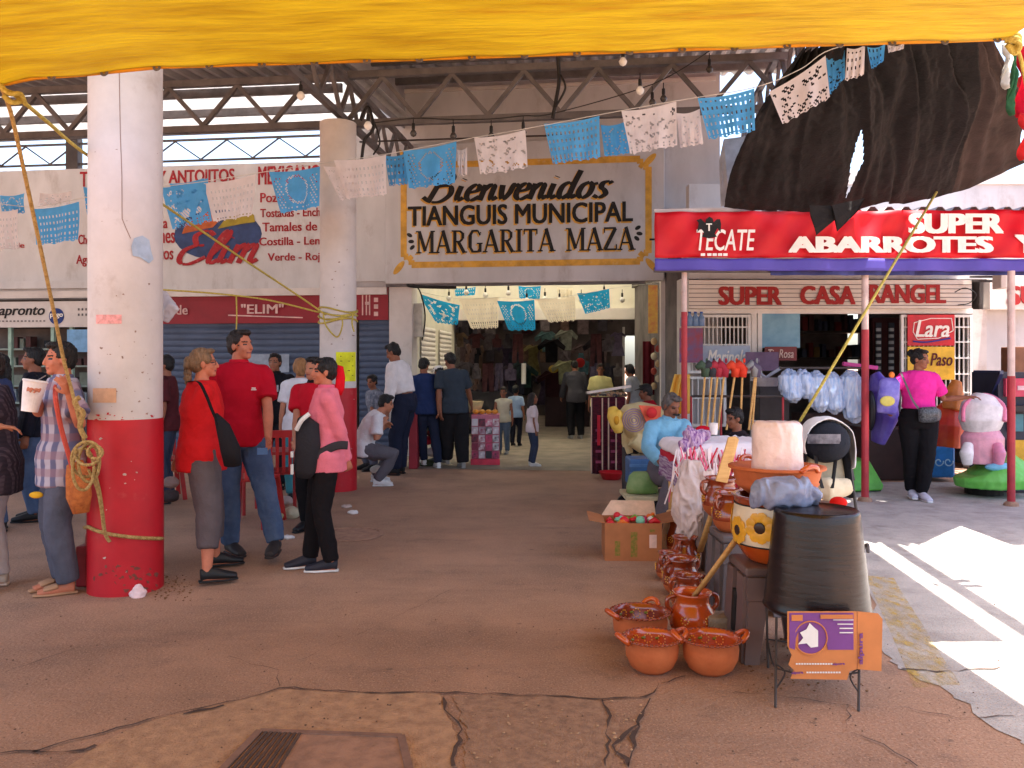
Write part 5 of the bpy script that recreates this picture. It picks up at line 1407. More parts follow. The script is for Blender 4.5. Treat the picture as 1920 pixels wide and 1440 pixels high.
black = cloth((24, 22, 24)); blk_shoe = cm((22, 22, 25), .5); white_sole = cm((216, 214, 212), .6)
jeans = cloth((66, 84, 116), rgb2=(88, 106, 136), scale=5); greyj = cloth((92, 94, 108), rgb2=(74, 76, 88), scale=5)
M_plaid = mk('plaid_cloth', (150, 140, 150), .9, spec=.15)
def plaid(m, c0, c1, c2, per=.11):
    nt = m.node_tree; b = nt.nodes['Principled BSDF']
    tc = nt.nodes.new('ShaderNodeTexCoord'); sp = nt.nodes.new('ShaderNodeSeparateXYZ'); nt.links.new(tc.outputs['Object'], sp.inputs[0])
    ad = nt.nodes.new('ShaderNodeMath'); ad.operation = 'ADD'; nt.links.new(sp.outputs['X'], ad.inputs[0]); nt.links.new(sp.outputs['Y'], ad.inputs[1])
    outs = []
    for src, k in ((ad.outputs[0], 1), (sp.outputs['Z'], 1)):
        mm = nt.nodes.new('ShaderNodeMath'); mm.operation = 'MULTIPLY'; mm.inputs[1].default_value = 2 * math.pi / per; nt.links.new(src, mm.inputs[0])
        sn = nt.nodes.new('ShaderNodeMath'); sn.operation = 'SINE'; nt.links.new(mm.outputs[0], sn.inputs[0])
        rp = nt.nodes.new('ShaderNodeMapRange'); rp.inputs['From Min'].default_value = -.1; rp.inputs['From Max'].default_value = .35; nt.links.new(sn.outputs[0], rp.inputs['Value'])
        outs.append(rp.outputs['Result'])
    a = nt.nodes.new('ShaderNodeMix'); a.data_type = 'RGBA'; a.inputs['A'].default_value = lin(c0); a.inputs['B'].default_value = lin(c1); nt.links.new(outs[0], a.inputs['Factor'])
    c = nt.nodes.new('ShaderNodeMix'); c.data_type = 'RGBA'; nt.links.new(a.outputs['Result'], c.inputs['A']); c.inputs['B'].default_value = lin(c2)
    h2 = nt.nodes.new('ShaderNodeMath'); h2.operation = 'MULTIPLY'; h2.inputs[1].default_value = .55; nt.links.new(outs[1], h2.inputs[0]); nt.links.new(h2.outputs[0], c.inputs['Factor'])
    nt.links.new(c.outputs['Result'], b.inputs['Base Color'])
plaid(M_plaid, (176, 168, 180), (104, 104, 132), (150, 112, 118))
M_stripe = mk('striped_cloth', (60, 50, 60), .9, spec=.15); plaid(M_stripe, (50, 44, 54), (82, 70, 80), (58, 50, 60), .03)
M_floral = mk('patterned_cloth', (90, 96, 112), .9, rgb2=(150, 150, 160), scale=26)

# ---- foreground left
person('person in a dark striped blouse and white leggings, cut off by the left edge', -16, 5.45, 1.58, 100, M_stripe, cloth((206, 196, 200)), 'tan', ('short', 'dark'), cm((196, 176, 160), .7), True, 1.12, fem=True, hem=-.24, flare=1.12,
       handL=P(4, 800, 5.2), poleL=(-1, .2, -.6), handR=P(-60, 770, 5.3), belly=.2)
plaid_man, W2, J2 = person('person in a plaid shirt drinking from a foam cup while holding the rope', 118, 5.42, 1.64, 128, M_plaid, greyj, 'ruddy', ('short', 'black'), cm((170, 128, 96), .7), True, 1.0,
       handR=P(68, 738, 5.14), poleR=(.9, -.2, -.5), handL=P(130, 738, 5.04), poleL=(-1, -.02, -.55), headyaw=2, headpitch=-2, hem=-.20, flare=1.04, sandal=True, legw=1.15, curl=.75, foot_yaw=(5, -12), collar=M_plaid)
cup = E('foam_cup', 'white foam cup with a straw held by the plaid shirt man', 'cup', P(58, 772, 5.08))
c0, c1_ = P(55, 772, 5.08), P(66, 716, 5.10)
b = MB(); ax = (c1_ - c0).normalized(); b.tube([c0, c0.lerp(c1_, .97), c1_], [.046, .066, .069], 24); sub('body', b, cm((236, 228, 226), .6), cup, smooth=False)
b = MB(); b.tube([c1_, c1_ + ax * .012], [.072, .070], 24); sub('lid', b, cm((230, 226, 226), .4), cup)
b = MB(); b.bar(c1_, P(86, 704, 5.1), .004); sub('straw', b, cm((120, 110, 110)), cup)
bag = E('shoulder_bag', 'orange woven shoulder bag hanging at the plaid shirt man\'s hip', 'bag', P(148, 960, 5.2))
M_bago = mk('woven_orange', (196, 112, 52), .85, scale=30, rgb2=(160, 82, 36), bump=.6, bscale=90)
b = MB(); b.tube([P(140, 868, 5.22), P(146, 890, 5.2), P(148, 930, 5.2), P(152, 962, 5.2)], [(.05, .02), (.075, .035), (.078, .045), (.05, .03)], 16, side=(1, .1, 0)); sub('pouch', b, M_bago, bag, smooth=True)
b = MB(); b.tube(smooth_line([J2['sp'](.49, .06, .03), P(104, 745, 5.08), P(114, 800, 5.1), P(128, 850, 5.14), P(136, 878, 5.18)], 5), [.014] * 21, 6); sub('strap', b, cloth((196, 84, 70)), bag)
b = MB(); b.ell(P(68, 928, 5.3), (.045, .02, .022)); tag(sub('yellow_pouch', b, cm((222, 168, 30))), 'small yellow pouch at the plaid shirt man\'s thigh', 'pouch')

wr, W6, J6 = person('person in a bright red T-shirt with braided hair and hands clasped at the back', 378, 5.82, 1.61, -62, cloth((198, 30, 34)), cloth((92, 82, 84)), 'ruddy', ('braid', 'greyblonde'), blk_shoe, True, 1.10,
       fem=True, hem=-.14, flare=1.03, leg='capri', handL=P(326, 880, 6.0), poleL=(-1, -.7, .2), handR=P(338, 885, 5.86), poleR=(.8, -1, 0), headyaw=-10, headpitch=2, legw=1.12, belly=.22, legroom=.016,
       footR=GP(388, 1098), footL=GD(405, 6.05), collar=None)
bg6 = E('crossbody_bag', 'black cross body bag at the hip of the red T-shirt woman', 'bag', P(432, 872, 5.62))
b = MB(); b.tube([P(404, 776, 5.55), P(418, 800, 5.54), P(432, 842, 5.55), P(436, 872, 5.58)], [(.012, .02), (.05, .035), (.07, .05), (.06, .04)], 14, side=(1, -.2, 0)); sub('pouch', b, cloth((34, 32, 36)), bg6, smooth=True)
b = MB(); b.tube(smooth_line([P(352, 716, 5.78), P(372, 716, 5.56), P(386, 740, 5.52), P(398, 770, 5.52), P(412, 800, 5.52)], 5), [(.012, .003)] * 21, 6); sub('strap', b, black, bg6)
b = MB()
for sg in (1, -1):
    cpt = J6['hm'](sg * .033, .083, .006)
    b.tube([cpt + (W6.to_3x3() @ J6['HR']) @ V((.022 * math.cos(t), 0.004, .017 * math.sin(t))) for t in [k * math.pi / 5 for k in range(11)]], .0022, 5)
    b.bar(J6['hm'](sg * .055, .08, .008), J6['hm'](sg * .076, -.01, .005), .002, n=5)
tag(sub('spectacles', b, M_wire), 'spectacles worn by the red T-shirt woman', 'glasses')

mr, W7, J7 = person('tall person in a crimson polo shirt and blue jeans, listening with a phone in hand', 448, 6.45, 1.76, -152, cloth((176, 16, 38)), jeans, 'ruddy', ('short', 'dark'), cm((46, 42, 44), .6), True, 1.04,
       hem=-.10, flare=1.02, footR=GD(432, 6.5), footL=GD(520, 6.3), handL=P(504, 832, 6.3), poleL=(-1, -.6, 0), headyaw=40, headpitch=3, legw=1.1, foot_yaw=(15, -25), collar=cloth((186, 24, 44)), curl=.8)
b = MB(); b.box(P(492, 846, 6.2), (.075, .012, .05), rz=.3); tag(sub('phone', b, cm((70, 120, 180), .3), None), 'blue phone held by the man in the crimson polo', 'phone')
b = MB(); b.box(J7['sp'](.33, -.085, .143), (.03, .006, .008)); b.box(J7['sp'](.318, -.085, .143), (.04, .006, .006)); sub('shirt_emblem', b, M_letterw, mr)

pw, W11, J11 = person('person in a pink long sleeved shirt and black trousers with a red hair ribbon', 612, 6.02, 1.545, 104, cloth((222, 118, 134)), cloth((26, 22, 24)), 'ruddy', ('tied', 'black'), (cm((34, 34, 46), .6), white_sole), True, .98,
       fem=True, sleeve='long', hem=-.14, flare=1.05, handL=P(650, 862, 6.02), poleL=(-.8, -1, 0), handR=P(578, 850, 6.05), poleR=(.8, -.2, -1), headyaw=4, footL=GP(622, 1072), footR=GP(582, 1064), foot_yaw=(8, -8), collar=cloth((222, 100, 128)), curl=.7)
b = MB(); hm = J11['hm']
b.tube([hm(0, -.10, .045), hm(0, -.128, .03), hm(-.01, -.142, -.05), hm(-.015, -.135, -.14), hm(-.01, -.12, -.2)], [(.02, .012), (.036, .014), (.034, .01), (.034, .008), (.026, .005)], 10, side=(W11.to_3x3() @ V((0, 1, 0.2))))
sub('hair_ribbon', b, cloth((206, 20, 36)), pw, smooth=True)
jk = E('waist_bag', 'black backpack with white piping carried in front of the pink shirt woman', 'bag', P(576, 890, 5.85))
b = MB(); b.tube([P(566, 782, 5.9), P(576, 800, 5.88), P(578, 840, 5.86), P(572, 880, 5.86), P(570, 896, 5.86)], [(.035, .03), (.085, .06), (.09, .08), (.085, .07), (.05, .04)], 16, side=(1, 0, 0)); sub('sack', b, cloth((44, 42, 46)), jk, smooth=True)
b = MB(); b.tube(smooth_line([P(556, 806, 5.82), P(566, 788, 5.8), P(580, 776, 5.82)], 6), .016, 7); b.box(P(548, 852, 5.8), (.018, .02, .04)); b.box(P(548, 880, 5.8), (.018, .02, .07)); sub('piping', b, white_sole, jk)
b = MB(); b.tube(smooth_line([P(572, 866, 5.8), P(600, 850, 5.84), P(630, 836, 5.86), P(652, 835, 5.9)], 5), [(.03, .006)] * 16, 8, side=(0, 0, 1)); sub('belt', b, cloth((58, 54, 58)), jk, smooth=True)

person('person in a red polo shirt with dark cuffs half hidden behind the pink shirt woman', 590, 7.4, 1.56, 160, cloth((190, 22, 40)), black, 'tan', ('short', 'black'), blk_shoe, False, 1.0, handR=P(552, 836, 7.2), headyaw=-10, collar=black)
# ---- behind them
bp, W8, J8 = person('person in a black sports shirt with white marks facing the camera before the blue shutter', 516, 9.9, 1.63, 175, cloth((26, 25, 30)), cloth((30, 30, 36)), 'brown', ('short', 'black'), blk_shoe, False, 1.05, headyaw=3, collar=black)
b = MB(); b.box(J8['sp'](.33, .09, .145), (.05, .006, .05)); b.box(J8['sp'](.33, -.085, .145), (.02, .006, .08)); sub('shirt_marks', b, cm((170, 170, 178)), bp)
person('person with short blonde hair and a white top seen from behind', 563, 9.1, 1.57, 15, cloth((214, 210, 214)), cloth((60, 122, 132)), 'tan', ('bob', 'blonde'), blk_shoe, False, 1.08, fem=True, sleeve='short')
person('person in a dim maroon shirt just right of the near column', 312, 8.9, 1.60, 100, cloth((84, 36, 40)), cloth((58, 66, 84)), 'brown', ('short', 'black'), blk_shoe, False, 1.0)
person('person in a dark jacket behind the man with the foam cup', 66, 7.9, 1.66, 110, cloth((32, 32, 42)), jeans, 'brown', ('short', 'black'), blk_shoe, False, 1.05, sleeve='long')
person('person in a faded blue jacket at the far left edge', -2, 7.4, 1.60, 120, cloth((62, 70, 104)), jeans, 'tan', ('long', 'black'), blk_shoe, False, 1.0, fem=True, sleeve='long')
person('person in a grey patterned blouse sitting by the narrow blue shutter', 708, 12.1, 1.55, 130, M_floral, cloth((90, 90, 104)), 'brown', ('tied', 'black'), blk_shoe, False, 1.05, fem=True, pelvis=.66, handL=P(716, 775, 11.8), handR=P(700, 775, 11.8), footL=GD(702, 11.6), footR=GD(690, 11.8), lean=10, headpitch=-10, headyaw=20)
person('person in a white T-shirt crouched on a stool behind the pink shirt woman', 680, 10.2, 1.62, -80, cloth((216, 212, 214)), cloth((96, 92, 98)), 'tan', ('short', 'black'), white_sole, False, 1.08, pelvis=.46, lean=32, handR=P(718, 795, 10.1), handL=P(722, 800, 10.4), footR=GD(706, 10.1), footL=GD(702, 10.5), headpitch=-15)
person('tall person in a white long sleeved shirt and navy trousers bending over the stall', 760, 11.2, 1.82, 72, cloth((224, 216, 216)), cloth((34, 38, 56)), 'brown', ('short', 'black'), blk_shoe, False, 1.02, lean=17, sleeve='long', hem=.0, handL=P(722, 800, 11.0), handR=P(716, 805, 11.5), headpitch=-25, legw=1.15, footL=GD(742, 11.1), footR=GD(752, 11.3), poleL=(-.4, -1, -.3), poleR=(.4, -1, -.3))
person('person in a navy polo shirt and white trainers leaning beside the white shirt man', 800, 11.9, 1.60, 20, cloth((38, 52, 92)), cloth((36, 42, 62)), 'brown', ('tied', 'black'), (white_sole, white_sole), False, 1.0, lean=6, side=-4, handR=P(826, 815, 11.6), footR=GD(822, 11.9), footL=GD(795, 12.1), headyaw=-40, headpitch=-15)
person('person in a white cap and pale pink top between the two men at the stall', 824, 12.6, 1.48, 60, cloth((220, 196, 200)), cloth((60, 60, 70)), 'brown', ('cap', 'black', cm((224, 220, 216))), blk_shoe, False, 1.0, fem=True, headpitch=-15)
person('person in a dark teal T-shirt and baggy black trousers by the magazine stand', 852, 11.85, 1.68, 18, cloth((54, 62, 72)), cloth((36, 34, 36)), 'brown', ('short', 'black'), cm((150, 146, 142)), False, 1.06, lean=10, side=-4, handL=P(826, 800, 11.7), handR=P(884, 760, 12.2), legw=1.5, headyaw=20, headpitch=-22, footR=GD(868, 11.9), footL=GD(838, 12.1), hem=-.12)
person('child in a cream sleeveless top standing beside the magazine stand', 944, 13.8, 1.09, 165, cloth((206, 198, 172)), cloth((92, 108, 126)), 'brown', ('short', 'dark'), cm((140, 140, 140)), False, 1.05, sleeve='none', headscale=1.22, handR=P(922, 790, 13.6), headpitch=-5)
person('small child in a light blue shirt behind the child in the cream top', 967, 15.2, 1.08, -20, cloth((150, 172, 200)), cloth((38, 38, 46)), 'brown', ('short', 'black'), blk_shoe, False, 1.05, headscale=1.22)
person('girl in a white and pink top with long dark hair standing in the aisle', 998, 12.15, 1.05, -78, cloth((222, 206, 208)), cloth((58, 66, 88)), 'brown', ('long', 'dark'), (white_sole, white_sole), False, .98, fem=True, headscale=1.2, hem=-.12, foot_yaw=(-10, 0))
person('person in a dark grey shirt and black trousers walking into the hall', 1080, 16.6, 1.60, 12, cloth((62, 60, 66)), cloth((28, 27, 30)), 'brown', ('short', 'black'), cm((130, 128, 128)), False, 1.08, lean=12, sleeve='long', handL=P(1050, 755, 16.9), legw=1.2, hem=-.14, headpitch=-20)
person('person in a pale yellow top behind the textile stall', 1126, 14.6, 1.52, 172, cloth((206, 196, 130)), cloth((60, 50, 60)), 'brown', ('short', 'dark'), blk_shoe, False, 1.1, fem=True, headpitch=-8)
person('person in a pale grey top with loose black hair at the textile stall', 1192, 13.9, 1.52, 60, cloth((160, 164, 172)), cloth((60, 60, 70)), 'brown', ('bob', 'black'), blk_shoe, False, 1.05, fem=True, lean=12, headpitch=-15)
person('person in a red shirt and black cap seated behind the toy horse', 1222, 11.6, 1.60, 80, cloth((164, 20, 36)), cloth((40, 38, 44)), 'deep', ('cap', 'black', M_black), blk_shoe, False, 1.05, pelvis=.50, lean=8, headpitch=-8, handL=P(1190, 770, 11.4), handR=P(1186, 775, 11.7), footL=GD(1180, 11.4), footR=GD(1176, 11.8), sleeve='long')
seller, W25, J25 = person('seated seller in a light blue long sleeved shirt bending over his wares', 1246, 8.05, 1.70, -158, cloth((128, 182, 208)), cloth((104, 94, 100)), 'deep', ('short', 'grey'), cm((60, 50, 48)), True, 1.0, pelvis=.46, lean=11, sleeve='long', hem=-.02, handL=P(1258, 868, 7.45), handR=P(1236, 864, 7.5), poleR=(1, -.2, -.6), poleL=(-1, -.2, -.6), footR=GD(1238, 7.45), footL=GD(1290, 7.5), headyaw=10, headpitch=-24, belly=.15, legw=1.2, collar=cloth((120, 172, 200)))
b = MB(); b.ell(J25['hm'](0, .10, -.046), (.034, .014, .012)); sub('moustache', b, M_hair['black'], seller, smooth=True)
person('young person with short black hair seated low behind the fringed blankets', 1392, 8.3, 1.40, 105, cloth((48, 40, 46)), cloth((60, 60, 80)), 'deep', ('short', 'black'), blk_shoe, False, .95, pelvis=.40, lean=10, headscale=1.12, headpitch=-12, footL=GD(1370, 8.1), footR=GD(1370, 8.4))
pk, W27, J27 = person('person in a hot pink T-shirt with a small black waist bag outside the grocery', 1722, 9.05, 1.67, 172, cloth((226, 50, 150)), cloth((24, 22, 25)), 'brown', ('bun', 'black'), (cm((196, 192, 206), .6), white_sole), True, 1.12, fem=True, hem=.0, handL=P(1815, 745, 9.0), poleL=(-.4, -.4, -1), handR=P(1664, 765, 8.85), poleR=(1, -.6, -.3), headyaw=48, headpitch=-8, footL=GP(1728, 938), footR=GP(1708, 934), foot_yaw=(-6, 6), legw=.98, belly=.1)
wb = E('waist_bag', 'black glittery waist bag on a printed strap worn by the pink T-shirt woman', 'bag', P(1742, 790, 8.8))
b = MB(); b.tube([P(1722, 778, 8.86), P(1730, 778, 8.84), P(1752, 777, 8.84), P(1762, 778, 8.88)], [(.07, .02), (.085, .045), (.085, .045), (.06, .02)], 14, side=(0, 0, 1)); sub('pouch', b, mk('glitter_black', (36, 36, 40), .35, scale=60, rgb2=(110, 112, 116)), wb, smooth=True)
b = MB(); b.tube(smooth_line([P(1690, 700, 8.9), P(1700, 724, 8.84), P(1710, 748, 8.82), P(1722, 766, 8.84)], 5), [(.016, .004)] * 16, 6); sub('strap', b, cloth((96, 88, 92)), wb)
pb = E('snack_bag', 'big purple and yellow printed pack carried by the pink T-shirt woman', 'bag', P(1664, 775, 8.75))
b = MB(); b.tube([P(1668, 708, 8.74), P(1668, 716, 8.74), P(1666, 745, 8.72), P(1663, 770, 8.74), P(1662, 776, 8.74)], [(.07, .01), (.11, .05), (.115, .06), (.11, .05), (.10, .01)], 16, side=(1, 0, 0)); sub('pack', b, cm((92, 80, 170), .35, rgb2=(140, 130, 200), scale=8), pb, smooth=True)
b = MB(); b.ell(P(1664, 752, 8.66), (.08, .01, .055)); sub('print', b, cm((206, 190, 90), .4), pb, smooth=True)
b = MB(); b.ell(P(1672, 703, 8.74), (.03, .02, .035)); sub('cap', b, cm((224, 120, 30), .4), pb, smooth=True)
# ------------------------------------------------------------------ pottery stall on the right
M_clay = mk('raw_clay', (200, 108, 60), .75, scale=7, rgb2=(182, 92, 48), bump=.1, bscale=60)
M_glaze = mk('brown_glaze', (156, 62, 22), .18, scale=4, rgb2=(120, 40, 14), coat=.8, spec=.6)
M_glazeo = mk('orange_glaze', (206, 92, 30), .2, scale=4, rgb2=(184, 70, 20), coat=.7, spec=.6)
M_dots = mk('glaze_flower', (238, 172, 60), .25, coat=.6)
M_green = mk('glaze_green', (120, 130, 50), .25, coat=.6)
M_wood = mk('pale_wood', (222, 176, 108), .6, scale=6, rgb2=(200, 148, 84), stretch=(1, 1, 8))
M_plas = mk('brown_plastic', (112, 92, 90), .45, var=.06, scale=3)
M_plas2 = mk('grey_plastic', (104, 96, 98), .5, var=.06, scale=3)
def cazuela(px, pyb, d, r, hgt, label, seed, handles=(0, 180), flower=True):
    c = GD(px, d); o = E('clay_casserole', label, 'casserole', c, 0, 'clay casseroles on the ground'); Mt = Matrix.Translation(c)
    rr = random.Random(seed); wob = lambda a, z: .012 * math.sin(3 * a + seed)
    b = MB(Mt); b.lathe([(.0, 0), (r * .55, 0), (r * .78, hgt * .14), (r * .94, hgt * .42), (r * .97, hgt * .7), (r * .93, hgt * .86), (r * .96, hgt * .95)], n=40, wob=wob); b.build('outer_wall', M_clay, o, smooth=True)
    b = MB(Mt); b.lathe([(r * .96, hgt * .95), (r * 1.04, hgt), (r * 1.02, hgt * 1.03), (r * .93, hgt), (r * .88, hgt * .85), (r * .86, hgt * .4), (r * .6, hgt * .12), (0, hgt * .08)], n=40, wob=wob); b.build('glazed_inside', M_glazeo if seed != 3 else M_glaze, o, smooth=True)
    b = MB(Mt)
    for k in range(36):
        a = 2 * math.pi * k / 36; b.ell((r * 1.02 * math.cos(a), r * 1.02 * math.sin(a), hgt * 1.0), (.013, .013, .006), u=6, v=5)
    b.build('crimped_rim', M_glaze, o, smooth=True)
    for ha in handles:
        a = R(ha); u = V((math.cos(a), math.sin(a), 0)); t = V((-u.y, u.x, 0))
        b = MB(Mt); pts = [u * (r * .98) + t * (.045 * math.cos(q)) + V((0, 0, hgt * .92)) + (u * .045 + V((0, 0, .035))) * math.sin(q) for q in [k * math.pi / 8 for k in range(9)]]
        b.tube(pts, .014, 8); b.build('handle', M_glazeo, o, smooth=True)
    if flower:
        b = MB(Mt); g2 = MB(Mt)
        for k in range(3):
            a = R(55 + k * 35); q = V((r * .875 * math.cos(a), r * .875 * math.sin(a), hgt * .72))
            for j in range(9): b.ell(q + V((.020 * math.cos(j * .7) * -math.sin(a), .022 * math.cos(j * .7) * math.cos(a), .022 * math.sin(j * .7))) - V((math.cos(a), math.sin(a), 0)) * .003, .0045, u=6, v=4)
            q2 = V((r * .875 * math.cos(a + .2), r * .875 * math.sin(a + .2), hgt * .74)); g2.ell(q2, (.014, .006, .008), u=6, v=5)
        b.build('flower_band', M_dots, o); g2.build('leaf_band', M_green, o)
    return o
def dd(pyb, z=0): return F * (H - z) / (pyb - HY)
cazuela(1222, 1262, 4.02, .133, .16, 'clay casserole with two ears, front left of the three on the ground', 1, (12, 192))
cazuela(1332, 1262, 4.0, .138, .165, 'clay casserole with flower painted inside, nearest the brown stool leg', 2, (5, 175))
cazuela(1200, 1215, 4.42, .150, .165, 'clay casserole behind the front left one, its far rim beaded', 3, (60, 200))
def olla(px, d, r, hgt, label, seed=0, z=0, group='glazed clay jars beside the stool', lid=False):
    c = GD(px, d); c.z = z; o = E('clay_jar', label, 'clay jar', c, 0, group); Mt = Matrix.Translation(c)
    b = MB(Mt); b.lathe([(0, 0), (r * .6, 0), (r * .86, hgt * .14), (r * .98, hgt * .3)], n=36); b.build('raw_base', M_clay, o, smooth=True)
    b = MB(Mt); b.lathe([(r * .98, hgt * .3), (r, hgt * .4), (r * .94, hgt * .56), (r * .76, hgt * .72), (r * .70, hgt * .8), (r * .74, hgt * .92), (r * .86, hgt), (r * .80, hgt), (r * .66, hgt * .9), (r * .62, hgt * .78), (r * .8, hgt * .5), (r * .5, hgt * .1), (0, hgt * .08)], n=36); b.build('glazed_body', M_glaze if seed % 2 else M_glazeo, o, smooth=True)
    b = MB(Mt)
    for k in range(6):
        a = R(k * 60 + seed * 11); q = V((r * .985 * math.cos(a), r * .985 * math.sin(a), hgt * .47))
        for j in range(8): b.ell(q + V((-.02 * math.cos(j * .8) * math.sin(a), .02 * math.cos(j * .8) * math.cos(a), .02 * math.sin(j * .8))), .0055, u=6, v=4)
        b.ell(q, .0055, u=6, v=4)
    b.build('flower_band', M_dots, o)
    for ha in (10, 190):
        a = R(ha + seed * 7); u = V((math.cos(a), math.sin(a), 0))
        b = MB(Mt); b.tube(smooth_line([u * (r * .74) + V((0, 0, hgt * .92)), u * (r * 1.08) + V((0, 0, hgt * .88)), u * (r * 1.12) + V((0, 0, hgt * .7)), u * (r * .92) + V((0, 0, hgt * .58))], 4), .013, 8); b.build('handle', M_glaze, o, smooth=True)
    return o
olla(1298, 4.52, .128, .245, 'round orange glazed clay jar just behind the three casseroles, spoon above it', 0)
olla(1290, 4.98, .105, .22, 'brown glazed clay jar second from the front of the row', 1)
olla(1278, 5.35, .125, .235, 'brown glazed clay jar with yellow flowers in the middle of the row', 3)
olla(1256, 5.72, .10, .19, 'small brown glazed clay jar left of the middle of the row', 5)
olla(1284, 5.95, .11, .25, 'brown glazed clay jar fourth from the front of the row', 7)
olla(1272, 6.4, .095, .30, 'farthest and tallest glazed clay jar of the row beside the paper roll', 9)
def stool(px, d, w, dp, hgt, mat, label, z=0):
    c = GD(px, d); c.z = z; o = E('plastic_stool', label, 'stool', c); Mt = Matrix.Translation(c)
    b = MB(Mt); b.tube([(0, 0, hgt - .05), (0, 0, hgt - .012), (0, 0, hgt)], [(w * .72, dp * .72), (w * .72, dp * .72), (w * .66, dp * .66)], 4); b.build('seat', mat, o, bevel=.01)
    for sx in (-1, 1):
        for sy in (-1, 1):
            b = MB(Mt); x0, y0 = sx * w * .44, sy * dp * .44; x1, y1 = sx * w * .54, sy * dp * .54
            b.tube([(x1, y1, 0), (x0, y0, hgt - .05)], [(.03, .03), (.04, .04)], 4, side=(1, 1, 0)); b.build('leg', mat, o)
    b = MB(Mt)
    for sy in (-1, 1): b.beam((-w * .45, sy * dp * .455, hgt * .80), (w * .45, sy * dp * .455, hgt * .80), .012, hgt * .22)
    for sx in (-1, 1): b.beam((sx * w * .456, -dp * .42, hgt * .80), (sx * w * .456, dp * .42, hgt * .80), .012, hgt * .22)
    b.build('apron', mat, o)
    return o
def slabstool(px, d, w, dp, hgt, mat, label):
    """moulded stool: tapered slab legs with a slot in each face"""
    c = GD(px, d); o = E('plastic_stool', label, 'stool', c); Mt = Matrix.Translation(c)
    b = MB(Mt); b.bb(-w * .46, w * .46, -dp * .46, dp * .46, hgt - .045, hgt); b.build('seat', mat, o, bevel=.012)
    for sx in (-1, 1):
        for k in (-1, 1):
            b = MB(Mt); x1, x0 = sx * w * .5, sx * w * .42
            b.prism([(x1 - .012 * sx, k * dp * .14, 0), (x1 - .012 * sx, k * dp * .5, 0), (x0, k * dp * .42, hgt - .046), (x0, k * dp * .10, hgt - .046)], (.024 * sx, 0, 0)); b.build('leg', mat, o)
    for sy in (-1, 1):
        b = MB(Mt); b.prism([(-w * .44, sy * dp * .44, hgt - .046), (w * .44, sy * dp * .44, hgt - .046), (w * .46, sy * dp * .46, hgt * .66), (w * .16, sy * dp * .46, hgt * .66), (w * .1, sy * dp * .455, hgt * .74), (-w * .1, sy * dp * .455, hgt * .74), (-w * .16, sy * dp * .46, hgt * .66), (-w * .46, sy * dp * .46, hgt * .66)], (0, .02 * sy, 0)); b.build('apron', mat, o)
        for sx in (-1, 1):
            b = MB(Mt); b.prism([(sx * w * .5, sy * dp * .5, 0), (sx * w * .32, sy * dp * .5, 0), (sx * w * .2, sy * dp * .46, hgt * .655), (sx * w * .44, sy * dp * .46, hgt * .655)], (0, .022 * sy, 0)); b.build('leg_face', mat, o)
    return o
slabstool(1448, 4.28, .40, .36, .47, M_plas, 'brown plastic stool carrying the sunflower pot')
slabstool(1395, 5.05, .38, .36, .47, M_plas2, 'grey plastic stool second in the row behind the brown one')
slabstool(1378, 5.85, .38, .36, .47, M_plas2, 'grey plastic stool third in the row under the brown jars')
b = MB(Matrix.Translation(GD(1448, 4.28))); b.tube([(-.206, -.02, .12), (-.204, -.02, .16), (-.199, -.02, .30), (-.198, -.02, .33)], [(.012, .02), (.012, .035), (.012, .035), (.012, .02)], 10, side=(1, 0, 0)); b.build('leg_slot', M_black, [o for o in bpy.data.objects if o.get('label', '').startswith('brown plastic stool')][0])
b = MB(); b.box(GD(1352, 4.45) + V((0, 0, .07)), (.16, .14, .14)); tag(b.build('concrete_block', mk('grey_block', (146, 134, 120), .9, scale=14, bump=.5), bevel=.006), 'small grey concrete block beside the orange jar and stool', 'block')
# sunflower pot on the stool
c = GD(1455, 4.28); c.z = .47; sp = E('painted_pot', 'clay pot painted with sunflowers on a cream band, standing on the brown stool', 'pot', c); Mt = Matrix.Translation(c)
def potr(z): return .13 + .092 * min(1, (z / .13)) ** .7 - (0 if z < .2 else .02 * (z - .2) / .14)
b = MB(Mt); b.lathe([(0, 0)] + [(potr(z), z) for z in (0.002, .02, .04, .07, .10)], n=44); b.build('glazed_foot', M_glazeo, sp, smooth=True)
b = MB(Mt); b.lathe([(potr(z), z) for z in (.10, .14, .18, .22, .26, .30)], n=44); b.build('cream_band', cm((236, 220, 190), .3), sp, smooth=True)
b = MB(Mt); b.lathe([(potr(.30), .30), (potr(.32) + .005, .325), (potr(.32) + .02, .34), (potr(.3) - .02, .34), (potr(.2) - .03, .2), (0, .02)], n=44); b.build('rim', M_glaze, sp, smooth=True)
b = MB(Mt); k2 = MB(Mt); st_ = MB(Mt)
for (ang, zz, sc) in ((-128, .20, 1.0), (-98, .16, .8), (-70, .2, 1), (-30, .18, 1), (20, .2, 1), (150, .2, 1), (-165, .17, .9)):
    a0 = R(ang)
    for k in range(9):
        t = 2 * math.pi * k / 9
        du, dz = .052 * sc * math.cos(t), .052 * sc * math.sin(t)
        a = a0 + du / .22; rr_ = potr(zz + dz) + .002
        b.ell((rr_ * math.cos(a), rr_ * math.sin(a), zz + dz), (.03 * sc, .03 * sc, .004), Matrix.Rotation(a, 3, 'Z') @ Matrix.Rotation(R(90), 3, 'Y') @ Matrix.Rotation(t, 3, 'Z') , u=8, v=5)
    q = V((potr(zz) + .003) * V((math.cos(a0), math.sin(a0), 0))) + V((0, 0, zz))
    k2.ell(q, (.03 * sc, .03 * sc, .006), Matrix.Rotation(a0, 3, 'Z') @ Matrix.Rotation(R(90), 3, 'Y'), u=10, v=6)
b.build('sunflower_petals', cm((236, 176, 48), .3), sp); k2.build('sunflower_hearts', cm((60, 40, 30), .3), sp)
b = MB(Mt)
